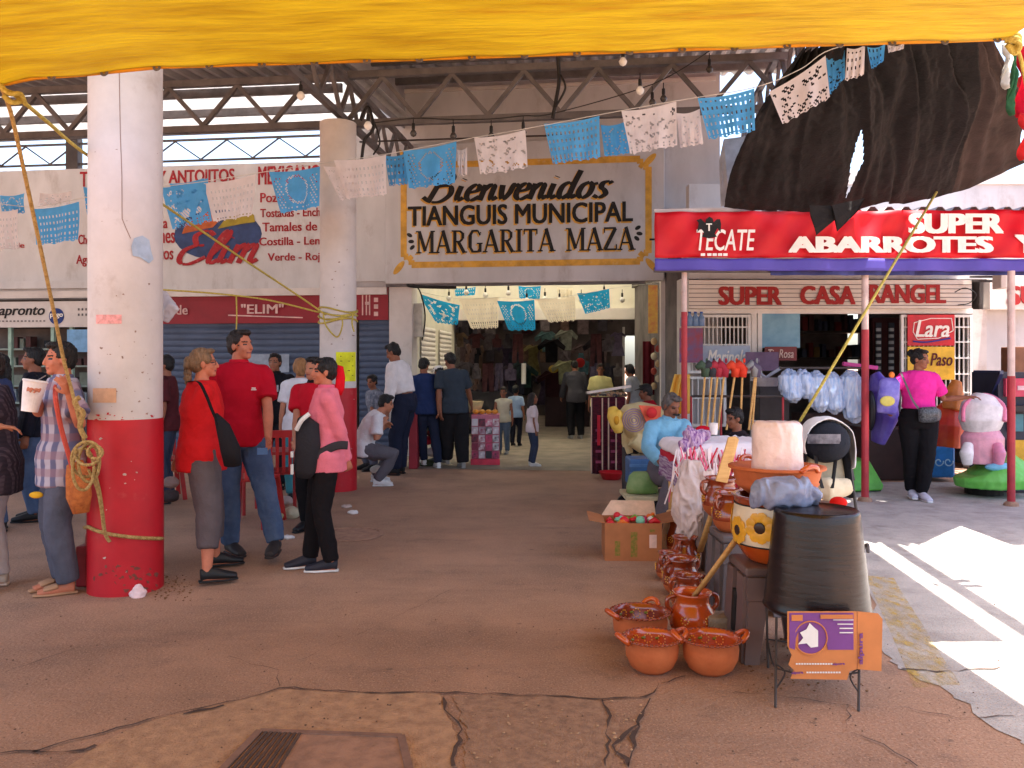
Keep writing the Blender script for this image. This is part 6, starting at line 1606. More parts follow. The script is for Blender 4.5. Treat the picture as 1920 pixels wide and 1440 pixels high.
for z in (.098, .3): b.tube([((potr(z) + .002) * math.cos(R(a)), (potr(z) + .002) * math.sin(R(a)), z) for a in range(0, 361, 8)], .004, 5)
b.build('dark_line', M_black, sp)
# broad basin on top
c = GD(1456, 4.32); c.z = .815; bs = E('clay_basin', 'broad orange clay basin stacked on the sunflower pot', 'basin', c); Mt = Matrix.Translation(c)
b = MB(Mt); b.lathe([(0, 0), (.15, 0), (.20, .035), (.213, .055), (.205, .06), (.215, .085), (.225, .125)], n=48); b.build('outer_wall', M_clay, bs, smooth=True)
b = MB(Mt); b.lathe([(.225, .125), (.246, .13), (.246, .142), (.22, .145), (.20, .12), (.17, .03), (0, .02)], n=48); b.build('rim', M_clay, bs, smooth=True)
for ha in (-68, 110):
    a = R(ha); u = V((math.cos(a), math.sin(a), 0)); t = V((-u.y, u.x, 0)); b = MB(Mt)
    b.tube([u * .24 + t * (.05 * math.cos(q)) + V((0, 0, .135)) + (u * .02 + V((0, 0, .03))) * math.sin(q) for q in [k * math.pi / 8 for k in range(9)]], .013, 8); b.build('handle', M_glazeo, bs, smooth=True)
def bagm(rings, side, seed, amp=.012, vox=.008, st=(1.2, 1.2, .55)):
    b = MB(); b.tube([p for p, r in rings], [r for p, r in rings], 20, side=side)
    me = blob(b, vox, 2); crumple(me, amp, 9, seed, st); 
    for p in me.polygons: p.use_smooth = True
    return me
M_pinkbag = mk('napkin_plastic', (240, 218, 214), .3, var=.05, scale=10, bump=.3, bscale=30, coat=.3)
cpt = GD(1458, 4.30)
me = bagm([(cpt + V((0, 0, .85)), (.115, .10)), (cpt + V((0, 0, .92)), (.132, .115)), (cpt + V((0, 0, 1.08)), (.130, .112)), (cpt + V((0, 0, 1.165)), (.128, .11)), (cpt + V((0, 0, 1.19)), (.11, .09))], (1, 0, 0), 3, .005)
tag(finish(me, 'napkin_pack', M_pinkbag), 'round pinkish plastic pack of napkins standing in the broad clay basin', 'napkin pack')
M_bluebag = mk('blue_film_bag', (150, 160, 190), .25, var=.08, scale=9, bump=.4, bscale=25, coat=.4, trans=.15)
cpt = P(1466, 925, 4.02)
me = bagm([(cpt + V((-.15, .02, -.02)), (.05, .04)), (cpt + V((-.07, 0, .0)), (.075, .06)), (cpt + V((.03, 0, .01)), (.07, .06)), (cpt + V((.12, .02, .0)), (.07, .06)), (cpt + V((.2, .04, -.03)), (.03, .03))], (0, 0, 1), 5, .022)
tag(finish(me, 'film_bag', M_bluebag), 'crumpled pale blue plastic bag between the clay basin and the black bucket', 'plastic bag')
b = MB(); b.ell(P(1572, 942, 4.3), (.045, .04, .03)); o = b.build('red_rag', cloth((206, 34, 30)), smooth=True); tag(o, 'bit of red cloth behind the rim of the black bucket', 'cloth')
# upside-down black bucket on a wire stand
c = GD(1531, 3.92); bk = E('metal_bucket', 'big upside-down black metal bucket resting on a wire stand', 'bucket', c + V((0, 0, .335))); Mt = Matrix.Translation(c + V((0, 0, .335)))
M_buck = mk('black_enamel', (36, 27, 27), .27, var=.25, scale=3, spec=.42, stretch=(1, 1, 9), bump=.06, bscale=6)
b = MB(Mt)
prof = [(.215, .03), (.243, 0), (.247, .006), (.24, .018)]
for k in range(1, 13):
    t = k / 13; prof.append((.24 - .047 * t + .0018 * (k % 2), .018 + .435 * t))
prof += [(.194, .452), (.190, .462), (.182, .468), (.176, .462), (.17, .458), (0, .462)]
b.lathe(prof, n=64); b.build('shell', M_buck, bk, smooth=True)
b = MB(Mt); b.tube([V((.222 + .0 * k, -.05 + .01 * k, .27 + .03 * math.sin(k * .5))) + V((.012 * math.sin(k * .45), 0, 0)) for k in range(8)], .008, 6); b.build('bail_lug', M_steel, bk)
ws_ = E('wire_stand', 'thin iron wire stand holding up the black bucket', 'stand', c)
tops = [P(1437, 1118, 4.05), P(1456, 1124, 3.78), P(1612, 1124, 3.72), P(1600, 1110, 4.1)]
feet = [GP(1440, 1252), GP(1454, 1327), GP(1610, 1334), GP(1596, 1245)]
for i in range(4):
    t = V((tops[i].x, tops[i].y, .328)); b = MB(); b.bar(t, feet[i], .006, n=7); b.build('leg', M_steel_d, ws_)
b = MB(); b.tube([c + V((.222 * math.cos(R(a)), .222 * math.sin(R(a)), .326)) for a in range(0, 361, 10)], .0065, 7); b.build('ring', M_steel_d, ws_)
lw = [feet[i].lerp(V((tops[i].x, tops[i].y, .33)), .42) for i in range(4)]
for i in range(4):
    b = MB(); q = lw[i].lerp(lw[(i + 1) % 4], .5); b.tube(smooth_line([lw[i], q + V((0, 0, -.03)), lw[(i + 1) % 4]], 5), .004, 6); b.build('brace', M_steel_d, ws_)
for i in (1, 2):
    b = MB(); b.tube(smooth_line([lw[i] + V((0, 0, .02)), lw[i] + V((.04 if i == 1 else -.04, 0, -.02)), lw[i] + V((0, 0, -.09))], 5), .004, 6); b.build('scroll', M_steel_d, ws_)
# flattened milk carton hung on the stand
cb = E('cardboard_sheet', 'flattened orange and purple milk carton board hung on the wire stand', 'cardboard', P(1560, 1275, 3.56))
def CB(px, py, o=0): return P(px, py, 3.56 - o + .05 * (px - 1480) / 170)
def cbp(pts, mat, nm, o, t=.004):
    b = MB(); b.prism([CB(x, y, o) for x, y in pts], (0, -t, 0)); return b.build(nm, mat, cb)
M_cora = mk('carton_orange', (212, 132, 74), .7, var=.06, scale=5); M_cpur = mk('carton_purple', (128, 72, 140), .7, var=.06, scale=5)
cbp([(1476, 1146), (1606, 1146), (1606, 1254), (1592, 1258), (1588, 1274), (1482, 1272), (1488, 1256), (1478, 1246), (1484, 1228), (1476, 1210)], M_cora, 'main_panel', 0)
cbp([(1607, 1146), (1646, 1150), (1654, 1160), (1652, 1258), (1607, 1254)], M_cora, 'side_panel', .0)
cbp([(1480, 1149), (1600, 1149), (1600, 1218), (1552, 1218), (1548, 1196), (1540, 1178), (1520, 1168), (1500, 1176), (1492, 1196), (1490, 1218), (1480, 1214)], M_cpur, 'purple_print', .005, .002)
b = MB(); b.lathe([(0, 0), (.068, 0), (.068, .003), (0, .003)], (0, 0, 0), 28, M=Matrix.Translation(CB(1520, 1196, .008)) @ Matrix.Rotation(R(90), 4, 'X')); b.build('logo_disc', M_cpur, cb)
b = MB(); b.tube([CB(1520, 1196, .013) + V((.071 * math.cos(R(a)), 0, .071 * math.sin(R(a)))) for a in range(0, 361, 12)], .003, 5); b.build('logo_ring', M_cora, cb)
cbp([(1496, 1208), (1506, 1196), (1500, 1186), (1512, 1180), (1518, 1168), (1526, 1176), (1538, 1186), (1542, 1200), (1536, 1212), (1520, 1214), (1512, 1206)], M_letterw, 'logo_splash', .013, .002)
def cbt(s, x0, x1, y0, y1, mat, bold=.02, vert=False):
    me = text_mesh(s, bold, 0, .001)
    if vert: me.transform(Matrix.Rotation(R(90), 4, 'Z'))
    a, e = CB(x0, y1, .01), CB(x1, y0, .01)
    xs = [v.co.x for v in me.vertices]; ys = [v.co.y for v in me.vertices]
    for v in me.vertices:
        u = (v.co.x - min(xs)) / (max(xs) - min(xs)); w_ = (v.co.y - min(ys)) / (max(ys) - min(ys))
        v.co = (a.x + (e.x - a.x) * u, a.y + (e.y - a.y) * u - v.co.z, a.z + (e.z - a.z) * w_)
    return finish(me, 'lettering', mat, cb)
cbt('alpura', 1609, 1620, 1186, 1246, M_cpur, .03, True)
cbt('alpura', 1560, 1584, 1242, 1248, M_cpur, .03); cbt('alpura', 1484, 1506, 1258, 1265, M_cpur, .03)
b = MB()
def sp_(x0, x1, y, hh=3):
    a, e = CB(x0, y + hh, .009), CB(x1, y, .009); b.bb(a.x, e.x, a.y - .002, a.y - .0005 + .0, a.z, e.z)
for i in range(14): sp_(1492 + i * 5, 1495.6 + i * 5, 1243)
for i in range(13): sp_(1512 + i * 5, 1515.6 + i * 5, 1259)
for k, (x0, y) in enumerate(((1562, 1160), (1570, 1168), (1574, 1176), (1574, 1184))): sp_(x0, 1598, y)
b.build('small_print', M_letterw, cb)
b = MB()
for x0, x1, y0, y1 in ((1484, 1504, 1152, 1164), (1538, 1596, 1150, 1160)):
    a, e = CB(x0, y1, .009), CB(x1, y0, .009); b.bb(a.x, e.x, a.y - .002, a.y - .0005, a.z, e.z)
b.build('colour_bar', M_cora, cb)
# spoons and paddles
b = MB(); b.tube([P(1302, 1118, 4.50), P(1386, 1004, 4.36)], [(.028, .014), (.032, .015)], 10); tag(b.build('wooden_spoon', M_wood, smooth=True), 'long pale wooden spoon handle leaning from the orange jar to the stool', 'spoon')
b = MB(); b.tube([P(1312, 1034, 5.9), P(1342, 945, 5.7)], [(.026, .013), (.03, .015)], 10); tag(b.build('wooden_spoon', M_wood, smooth=True), 'wooden spoon handle leaning behind the row of glazed jars', 'spoon')
b = MB(); b.prism([P(1342, 902, 5.3), P(1364, 906, 5.3), P(1386, 824, 5.4), P(1380, 818, 5.4), P(1366, 820, 5.4)], (0, .02, 0)); tag(b.build('wooden_paddle', M_wood, bevel=.004), 'flat yellow wooden paddle leaning on the fringed blankets', 'paddle')
# brown jars on the farther stools
olla(1352, 5.55, .13, .26, 'dark glazed clay jar tilted mouth forward on the grey stool', 1, .47, 'clay jars on the stools')
olla(1372, 5.05, .12, .24, 'glazed clay jar on the second grey stool beside the sunflower pot', 3, .47, 'clay jars on the stools')
# blanket table
tb = E('stall_table', 'low stall table hidden under the fringed blankets', 'table', GD(1345, 6.7))
b = MB(Matrix.Translation(GD(1345, 6.7))); b.bb(-.36, .36, -.32, .32, .70, .73); b.build('tabletop', M_wood, tb)
for sx in (-1, 1):
    for sy in (-1, 1): b = MB(Matrix.Translation(GD(1345, 6.7))); b.bb(sx * .32 - .02, sx * .32 + .02, sy * .28 - .02, sy * .28 + .02, 0, .70); b.build('leg', M_wood, tb)
tc0 = GD(1345, 6.7)
M_bl1 = mk('pink_fringe', (236, 196, 206), .9, scale=20, rgb2=(220, 60, 80), spec=.1); M_bl2 = mk('white_fringe', (240, 228, 230), .9, var=.04); M_bl3 = mk('striped_blanket', (120, 60, 120), .9, scale=5, stretch=(1, 1, 14), rgb2=(200, 190, 200)); M_bl4 = mk('red_weave', (190, 24, 50), .9, var=.1)
def blanket(z, w, dp, th, mat, label, seed, shift=0):
    def f(u, v):
        x, y = (u - .5) * w, (v - .5) * dp
        zz = z + .02 * noise.noise(V((x * 6, y * 6, seed)))
        ex = max(0, abs(x) - .36); ey = max(0, -y - .32); e_ = max(ex, ey)
        return tc0 + V((max(-.40, min(.40, x)) + shift + .02 * noise.noise(V((x * 9, zz * 9, seed))), max(-.36 - .012 * seed, min(.36, y)) , zz - e_ * 1.0 + .0))
    b = MB(); b.grid(f, 44, 36); return tag(b.build('blanket', mat, smooth=True, solid=th), label, 'blanket', 'blankets piled on the stall table')
blanket(.75, 1.1, 1.1, .02, M_bl3, 'striped purple blanket at the bottom of the pile on the stall table', 1)
blanket(.80, .95, 1.0, .02, M_bl4, 'red woven blanket in the middle of the pile', 2)
blanket(.86, .86, 1.25, .025, M_bl2, 'white blanket on top of the pile with knotted fringe', 3)
rr = random.Random(12)
fr_ = E('blanket_fringe', 'knotted pink and white fringe hanging over the front of the blanket pile', 'fringe', tc0 + V((0, -.4, .6)))
for mat, nm, n in ((M_bl2, 'white_tassels', 110), (mk('pink_yarn', (236, 120, 150), .9, var=.1), 'pink_tassels', 90), (M_bl4, 'red_tassels', 40)):
    b = MB()
    for i in range(n):
        x = rr.uniform(-.44, .44); z0_ = rr.uniform(.66, .88); L_ = rr.uniform(.12, .34); y = -.41 - rr.uniform(0, .05)
        p0 = tc0 + V((x, y, z0_)); p1 = p0 + V((rr.uniform(-.05, .05), -.015, -L_ * .5)); p2_ = p1 + V((rr.uniform(-.05, .05), 0.0, -L_ * .5))
        b.tube([p0, p1, p2_], [.007, .006, .007], 4)
    b.build(nm, mat, fr_)
b = MB(); cpt = P(1338, 805, 6.5); b.lathe([(.0, -.04), (.03, -.04), (.034, .05), (0, .05)], cpt, 14); tag(b.build('paper_cup', cm((238, 232, 228)), smooth=False), 'small white cup standing on the blanket pile', 'cup')
b = MB(); b.ell(P(1318, 806, 6.6), (.06, .05, .035)); tag(b.build('red_cloth_ball', cloth((206, 20, 44)), smooth=True), 'red bundle of yarn beside the small white cup', 'yarn')
me = bagm([(P(1318, 816, 6.45), (.09, .04)), (P(1305, 814, 6.4), (.10, .04)), (P(1288, 838, 6.35), (.07, .035)), (P(1276, 880, 6.3), (.04, .025))], (1, 0.2, 0), 8, .02)
tag(finish(me, 'folded_shawl', mk('purple_shawl', (110, 60, 130), .9, scale=7, stretch=(9, 9, 1), rgb2=(220, 190, 210))), 'purple striped shawl folded at the left of the blanket pile', 'shawl')
M_film = mk('cream_film_bag', (226, 204, 196), .35, var=.06, scale=8, bump=.4, bscale=22, trans=.2)
me = bagm([(P(1300, 868, 6.2), (.07, .06)), (P(1298, 900, 6.15), (.10, .08)), (P(1290, 945, 6.15), (.13, .11)), (P(1296, 985, 6.1), (.11, .10)), (P(1302, 1020, 6.1), (.10, .09))], (1, 0, 0), 9, .03)
tag(finish(me, 'plastic_bag', M_film), 'tall creamy plastic bag hanging below the blankets', 'plastic bag')
me = bagm([(P(1326, 880, 6.1), (.04, .04)), (P(1328, 930, 6.1), (.06, .05)), (P(1330, 985, 6.1), (.07, .06)), (P(1326, 1030, 6.1), (.05, .05))], (1, 0, 0), 10, .02)
tag(finish(me, 'plastic_bag', M_film), 'narrow whitish plastic bag right of the tall creamy one', 'plastic bag')
b = MB(); b.bar(P(1246, 1035, 6.75), P(1262, 962, 6.6), .055, n=20); tag(b.build('paper_roll', cm((222, 178, 130), .8), smooth=False), 'short roll of brown paper leaning behind the cardboard box', 'paper roll')
# cardboard box of toys
bx = E('cardboard_box', 'brown cardboard box with green print, full of small bright toys', 'box', GD(1183, 6.45))
a0 = GD(1183, 6.42); M_card = mk('cardboard', (176, 112, 70), .85, var=.07, scale=6)
Mb = Matrix.Translation(a0) @ Matrix.Rotation(R(-2), 4, 'Z')
b = MB(Mb); w, dp, hh = .215, .17, .285
b.bb(-w, w, -dp, -dp + .006, 0, hh); b.bb(-w, w, dp - .006, dp, 0, hh); b.bb(-w, -w + .006, -dp + .006, dp - .006, 0, hh); b.bb(w - .006, w, -dp + .006, dp - .006, 0, hh); b.bb(-w + .006, w - .006, -dp + .006, dp - .006, 0, .2); b.build('carton', M_card, bx)
for nm, q, sl in (('flap', (-w, -.0), -1), ('flap', (w, 0), 1)):
    b = MB(Mb); b.prism([(sl * w, -dp, hh), (sl * w, dp, hh), (sl * (w + .12), dp, hh + .03), (sl * (w + .12), -dp, hh + .02)], (0, 0, .006)); b.build(nm, M_card, bx)
b = MB(Mb); b.prism([(-w, dp, hh), (w, dp, hh), (w, dp + .1, hh + .1), (-w * .6, dp + .12, hh + .1)], (0, .006, 0)); b.build('flap', cm((226, 190, 160)), bx)
b = MB(Mb); b.bb(-.14, -.10, -dp - .002, -dp - .0005, .04, .15); b.bb(-.02, .03, -dp - .002, -dp - .0005, .03, .22); b.bb(.125, .16, -dp - .002, -dp - .0005, .22, .24); b.build('green_print', mk('carton_green', (110, 118, 40), .8, scale=40, rgb2=(170, 118, 66)), bx)
b = MB(Mb); b.bb(.12, .175, -dp - .003, -dp - .0005, .10, .20); b.build('paper_label', cm((226, 190, 176)), bx)
rr = random.Random(4)
for i in range(26):
    x, y = rr.uniform(-.17, .17), rr.uniform(-.13, .13); z = .25 + rr.uniform(0, .05)
    colr = rr.choice([(230, 110, 20), (120, 190, 60), (230, 60, 120), (240, 200, 40), (240, 240, 235), (130, 200, 170), (220, 40, 50)])
    b = MB(Mb); s_ = rr.uniform(.026, .042)
    if i % 3 == 0: b.ell((x, y, z), s_)
    elif i % 3 == 1: b.tube([(x - s_, y, z), (x, y + s_ * .3, z + .02), (x + s_, y, z)], [s_ * .4, s_ * .6, s_ * .3], 8)
    else: b.ell((x, y, z), (s_, s_ * .7, s_ * .6)); b.ell((x + s_ * .7, y, z + s_ * .5), s_ * .5)
    tag(b.build('small_toy', cm(colr, .4), smooth=True), 'small bright toy lying in the brown cardboard box', 'toy', 'toys in the cardboard box')
# seller's seat and bench
ct = E('plastic_crate', 'blue plastic crate behind the seated seller', 'crate', GD(1206, 8.5))
b = MB(); q = GD(1206, 8.6); b.bb(q.x - .16, q.x + .17, 8.45, 8.8, .24, .52); b.build('shell', cm((70, 110, 160), .5), ct, bevel=.015)
for k in range(3): b = MB(); b.bb(q.x - .165, q.x + .175, 8.435, 8.45, .28 + k * .08, .31 + k * .08); b.build('rib', cm((90, 130, 180), .5), ct)
cr2 = E('hand_cart', 'low pale wooden cart plank on dark wheels beside the seller', 'cart', GD(1200, 8.0))
b = MB(); q = GD(1200, 8.0); b.bb(q.x - .16, q.x + .26, 7.8, 8.3, .20, .24); b.build('plank', cm((214, 200, 160)), cr2, bevel=.005)
for dx in (-.1, .2):
    for dy in (7.86, 8.22):
        b = MB(); b.bar((q.x + dx, dy - .02, .1), (q.x + dx, dy + .02, .1), .1, n=18); b.build('wheel', M_black, cr2)
b = MB(); b.tube([q + V((.02, 0, .25)), q + V((.02, 0, .3)), q + V((.02, 0, .41)), q + V((.02, 0, .45))], [(.15, .1), (.155, .1), (.13, .09), (.09, .06)], 16); tag(b.build('green_pack', cm((112, 150, 84), .5, rgb2=(150, 170, 110)), smooth=True), 'green wrapped pack lying on the low cart', 'pack')
st_o = stool(1250, 8.15, .34, .34, .44, cm((60, 60, 70), .6), 'dark stool under the seated seller')
# toy horse with yellow mane (child's ride)
th = E('toy_horse', 'cream toy horse with yellow head and a red and orange saddle cloth', 'toy horse', GD(1195, 9.3))
def bl(nm, mb, mat, par, amp=0, sc=8, vox=.012):
    me = blob(mb, vox, 2)
    if amp: wrinkle(me, amp, sc, 1)
    return finish(me, nm, mat, par, smooth=True)
b = MB(); b.tube([P(1164, 795, 9.2), P(1178, 790, 9.2), P(1200, 788, 9.25), P(1226, 790, 9.4), P(1238, 795, 9.45)], [(.12, .12), (.19, .18), (.21, .19), (.19, .17), (.1, .1)], 18, side=(0, 0, 1))
b.tube([P(1188, 822, 9.15), P(1206, 838, 9.15), P(1220, 842, 9.15)], [.10, .08, .06], 12); b.tube([P(1178, 815, 9.3), P(1174, 832, 9.3), P(1180, 850, 9.3)], [.08, .05, .05], 12)
bl('body', b, cm((212, 192, 142), .6, rgb2=(196, 170, 120)), th)
b = MB(); b.tube([P(1148, 764, 9.15), P(1152, 780, 9.1), P(1158, 800, 9.05), P(1160, 812, 9.05)], [(.05, .04), (.085, .06), (.07, .06), (.04, .035)], 14, side=(1, 0, 0)); b.ell(P(1160, 778, 9.08), (.05, .05, .06)); bl('head', b, cm((224, 180, 74), .6), th)
b = MB(); b.ell(P(1156, 788, 9.0), (.03, .03, .05)); b.build('muzzle', cm((200, 140, 30)), th, smooth=True)
b = MB(); b.prism([P(1198, 760, 9.0), P(1240, 762, 9.15), P(1238, 790, 9.12), P(1216, 800, 9.0)], (0, .03, 0)); b.build('saddle_cloth', cm((222, 96, 66), .8), th)
b = MB(); b.ell(P(1222, 774, 8.98), (.06, .02, .06)); b.build('saddle_disc', cm((206, 36, 40), .7), th, smooth=True)
b = MB()
for k in range(1, 6): b.tube([P(1189, 788, 9.03) + V((.025 * k * math.cos(R(a)), -.0, .025 * k * math.sin(R(a)))) for a in range(0, 361, 20)], .006, 5)
b.build('spiral_print', cm((160, 130, 150)), th)
for px in (1172, 1226):
    b = MB(); b.bar(P(px, 838, 9.3), GD(px, 9.3), .035, n=10); b.build('support', M_steel_d, th)
# textile stall with jewellery
tx = E('textile_stall', 'stall hung with dark embroidered maroon cloths under a tray of trinkets', 'stall', GD(1140, 11.2))
q = GD(1108, 11.0).x; q2 = GD(1172, 11.0).x
b = MB(); b.bb(q, q2, 11.0, 11.8, P(0, 742, 11).z, P(0, 738, 11).z); b.build('tray', M_steel_d, tx)
b = MB(); b.grid(lambda u, v: V((q + (q2 - q) * u, 10.98 + .02 * math.sin(u * 30) * (1 - v), .04 + (P(0, 744, 11).z - .04) * v)), 40, 12); b.build('front_cloth', mk('maroon_weave', (86, 34, 44), .9, scale=16, stretch=(1, 1, 3), rgb2=(54, 26, 36), spec=.1), tx, solid=.006)
b = MB()
for k in (0, .32, .5, .72, 1): b.bb(q + (q2 - q) * k - .008, q + (q2 - q) * k + .008, 10.93, 10.945, .05, P(0, 746, 11).z)
b.build('cream_edging', cm((190, 160, 140)), tx)
b = MB(); b.box((q + .1, 10.95, .62), (.04, .012, .4)); b.build('red_ribbon', cm((190, 26, 48)), tx)
b = MB()
for zz in (.2, .34, .48, .62): 
    for k in (.16, .6): b.box((q + (q2 - q) * k + .03, 10.952, zz), (.09, .008, .035))
b.build('embroidery', cm((130, 50, 78)), tx)
b = MB(); b.beam(P(1102, 736, 10.9), P(1182, 724, 11.1), .06, .03); b.build('lace_strip', cm((222, 206, 196)), tx)
rr = random.Random(9)
b = MB()
for i in range(40): b.ell(V((q + rr.uniform(0, q2 - q), 11.0 + rr.uniform(0, .3), P(0, 742, 11).z + rr.uniform(0.0, .04))), .02, u=6, v=5)
b.build('trinkets', mk('trinkets', (190, 150, 110), .4, scale=40, rgb2=(110, 60, 50)), tx)
b = MB(); b.lathe([(0, 0), (.11, 0), (.16, .09), (.17, .1), (.155, .1), (.1, .015), (0, .015)], GD(1146, 10.75), 24); tag(b.build('red_basin', cm((190, 30, 40), .4), smooth=True), 'red plastic basin on the floor before the textile stall', 'basin')
# yellow dress / pinata cloth hung by the pillar
b = MB(); b.grid(lambda u, v: P(1246 + 44 * u * (1 - .45 * v) + 20 * v + 4 * math.sin(u * 8), 776 - 74 * v, 9.9) + V((0, .05 * math.sin(u * 14), 0)), 24, 12)
tag(b.build('yellow_costume', mk('yellow_costume', (230, 160, 20), .9, scale=5, stretch=(1, 1, .3), rgb2=(226, 196, 110)), smooth=True, solid=.02), 'yellow and white costume cloth hanging beside the right pillar', 'costume')
# magazine stand
ms = E('magazine_stand', 'floor stand covered with pink and white printed magazines', 'stand', GD(908, 12.4))
q = GD(884, 12.3).x; q2 = GD(936, 12.3).x; zt = P(0, 778, 12.3).z
b = MB(); b.bb(q, q2, 12.3, 12.7, .02, zt); b.build('rack', cm((206, 120, 140), .6), ms)
rr = random.Random(21)
for r_ in range(5):
    for c_ in range(4):
        x0_ = q + (q2 - q) * (c_ + .06) / 4; x1_ = q + (q2 - q) * (c_ + .94) / 4; z0_ = .1 + (zt - .14) * r_ / 5; z1_ = .1 + (zt - .14) * (r_ + .86) / 5
        b = MB(); b.bb(x0_, x1_, 12.265 - .004 * (r_ % 2), 12.29, z0_, z1_)
        tag(b.build('magazine', cm(rr.choice([(226, 216, 220), (210, 80, 120), (60, 50, 60), (190, 170, 180), (150, 60, 80)]), .5, scale=22, rgb2=rr.choice([(150, 50, 80), (40, 40, 50), (236, 226, 230)]))), 'small printed magazine in the rows of the floor stand', 'magazine', 'magazines on the floor stand')
b = MB(); b.bb(q - .01, q2 + .01, 12.25, 12.3, .0, .09); b.build('pink_kerb', cm((214, 60, 84), .6), ms)
for i in range(4):
    b = MB(); b.ell(P(892 + i * 12, 772, 12.4), (.05, .05, .035)); tag(b.build('orange_sweet', cm((226, 150, 50), .5), smooth=True), 'orange sweet roll lying on top of the magazine stand', 'sweet', 'sweets on the magazine stand')
b = MB(); b.lathe([(0, 0), (.14, 0), (.19, .16), (.17, .16), (0, .05)], P(884, 772, 12.7), 20); tag(b.build('straw_basket', cm((196, 172, 122), .9, bump=.4), smooth=True), 'pale straw basket beside the magazine stand', 'basket')
for i, (px, py, cc) in enumerate(((800, 870, (60, 70, 50)), (812, 848, (200, 190, 190)), (798, 826, (190, 40, 60)), (815, 812, (120, 60, 60)), (795, 800, (190, 186, 150)))):
    b = MB(); b.ell(P(px, py, 12.2), (.12, .12, .07)); tag(b.build('goods_bundle', cloth(cc), smooth=True), ['dark green', 'white', 'red', 'brown', 'cream'][i] + ' bundle of goods piled behind the navy polo shirt', 'bundle')
b = MB(); b.bb(P(768, 0, 11.9).x, P(784, 0, 11.9).x, 11.8, 12.1, 0, .95); tag(b.build('stall_screen', M_banner, bevel=.01), 'narrow dark red stall screen beside the white shirt man', 'screen')
# ------------------------------------------------------------------ stick horses, net bags, pushchair, rides on the right
rk = E('goods_rack', 'dark metal rail rack holding the toy stick horses', 'rack', GD(1380, 9.2))
b = MB(); b.bar(P(1296, 743, 9.2), P(1470, 743, 9.2), .014); b.build('top_rail', M_steel_d, rk)
b = MB(); b.bar(P(1296, 830, 9.2), P(1470, 830, 9.2), .014); b.build('low_rail', M_steel_d, rk)
for px in (1296, 1352, 1412, 1468): b = MB(); b.bar(P(px, 743, 9.2), GD(px, 9.2), .012); b.build('post', M_polered, rk)
for i, (px, lean_, cc) in enumerate(((1322, 8, (70, 90, 70)), (1335, 10, (60, 60, 64)), (1346, 12, (176, 50, 64)), (1358, 12, (170, 40, 60)), (1378, 16, (226, 70, 40)), (1392, 4, (222, 60, 36)), (1418, 8, (90, 80, 100)), (1416, 12, (150, 150, 150)))):
    o = E('stick_horse', ['toy stick horse with dark green head at the left of the rack', 'toy stick horse with a grey head second from the left', 'toy stick horse with a pink red head third from the left', 'toy stick horse with a crimson head between the pink and orange ones', 'toy stick horse with an orange head leaning right', 'toy stick horse with an upright stick and orange red head', 'toy stick horse with a purple grey head at the right end', 'toy stick horse with a pale grey head at the right end'][i], 'stick horse', P(px - lean_, 800, 9.1))
    tp = P(px, 702, 9.08); b = MB(); b.bar(tp, P(px - lean_, 806, 9.1), .012, n=8); b.build('stick', M_wood, o)
    b = MB(); b.tube([tp + V((0, 0, -.03)), tp + V((.01, 0, .06)), tp + V((-.05, -.02, .11)), tp + V((-.1, -.03, .07))], [.04, .055, .05, .03], 10); b.ell(tp + V((.02, 0, .15)), (.014, .01, .03)); b.build('head', cm(cc, .8), o, smooth=True)
M_net = mk('clear_wrap', (186, 196, 216), .25, scale=12, rgb2=(130, 160, 206), stretch=(3, 3, .6), bump=.4, bscale=20, coat=.4)
for i, (px, py0, py1, w_) in enumerate(((1484, 695, 755, .14), (1508, 694, 748, .12), (1534, 698, 772, .13), (1562, 700, 776, .13), (1598, 697, 792, .14))):
    me = bagm([(P(px - 2, py0, 9.25), (w_ * .4, .04)), (P(px - 4, py0 + 12, 9.2), (w_ * .9, .09)), (P(px, (py0 + py1) / 2, 9.2), (w_, .10)), (P(px + 4, py1 - 12, 9.2), (w_ * .8, .09)), (P(px + 6, py1, 9.22), (w_ * .25, .03))], (1, 0, 0), 30 + i, .016, .012, (2.2, 2.2, .45))
    tag(finish(me, 'wrapped_bundle', M_net), ['leftmost and widest', 'short second', 'middle', 'fourth', 'longest rightmost'][i] + ' clear wrapped bundle of blue and white goods on the rail', 'bundle')
b = MB(); b.bar(P(1462, 690, 9.25), P(1625, 690, 9.25), .014); tag(b.build('hanging_rail', M_steel_d), 'dark rail from which the wrapped bundles hang', 'rail')
b = MB(); b.tube([P(1410, 690, 9.6), P(1436, 708, 9.6), P(1464, 690, 9.6)], .02, 8); b.lathe([(.12, -.1), (.17, 0), (.15, 0), (.1, -.1)], P(1437, 708, 9.6), 20); tag(b.build('lidded_tub', cm((170, 168, 176), .5)), 'grey plastic tub with white band behind the stick horses', 'tub')
b = MB(); b.bb(P(1424, 0, 10).x, P(1480, 0, 10).x, 10.0, 10.4, P(0, 790, 10).z, P(0, 715, 10).z); tag(b.build('dark_crate', cm((52, 48, 52), .6), bevel=.01), 'dark crate behind the stick horses and wrapped bundles', 'crate')
pc = E('pushchair', 'pushchair with a white cover over its hood, black apron and beige seat', 'pushchair', GD(1550, 6.6))
hc = P(1547, 828, 6.45)
b = MB(); b.ell(hc, (.185, .20, .165), u=24, v=16); me = blob(b, .012, 1); finish(me, 'hood', cloth((36, 38, 46)), pc, smooth=True)
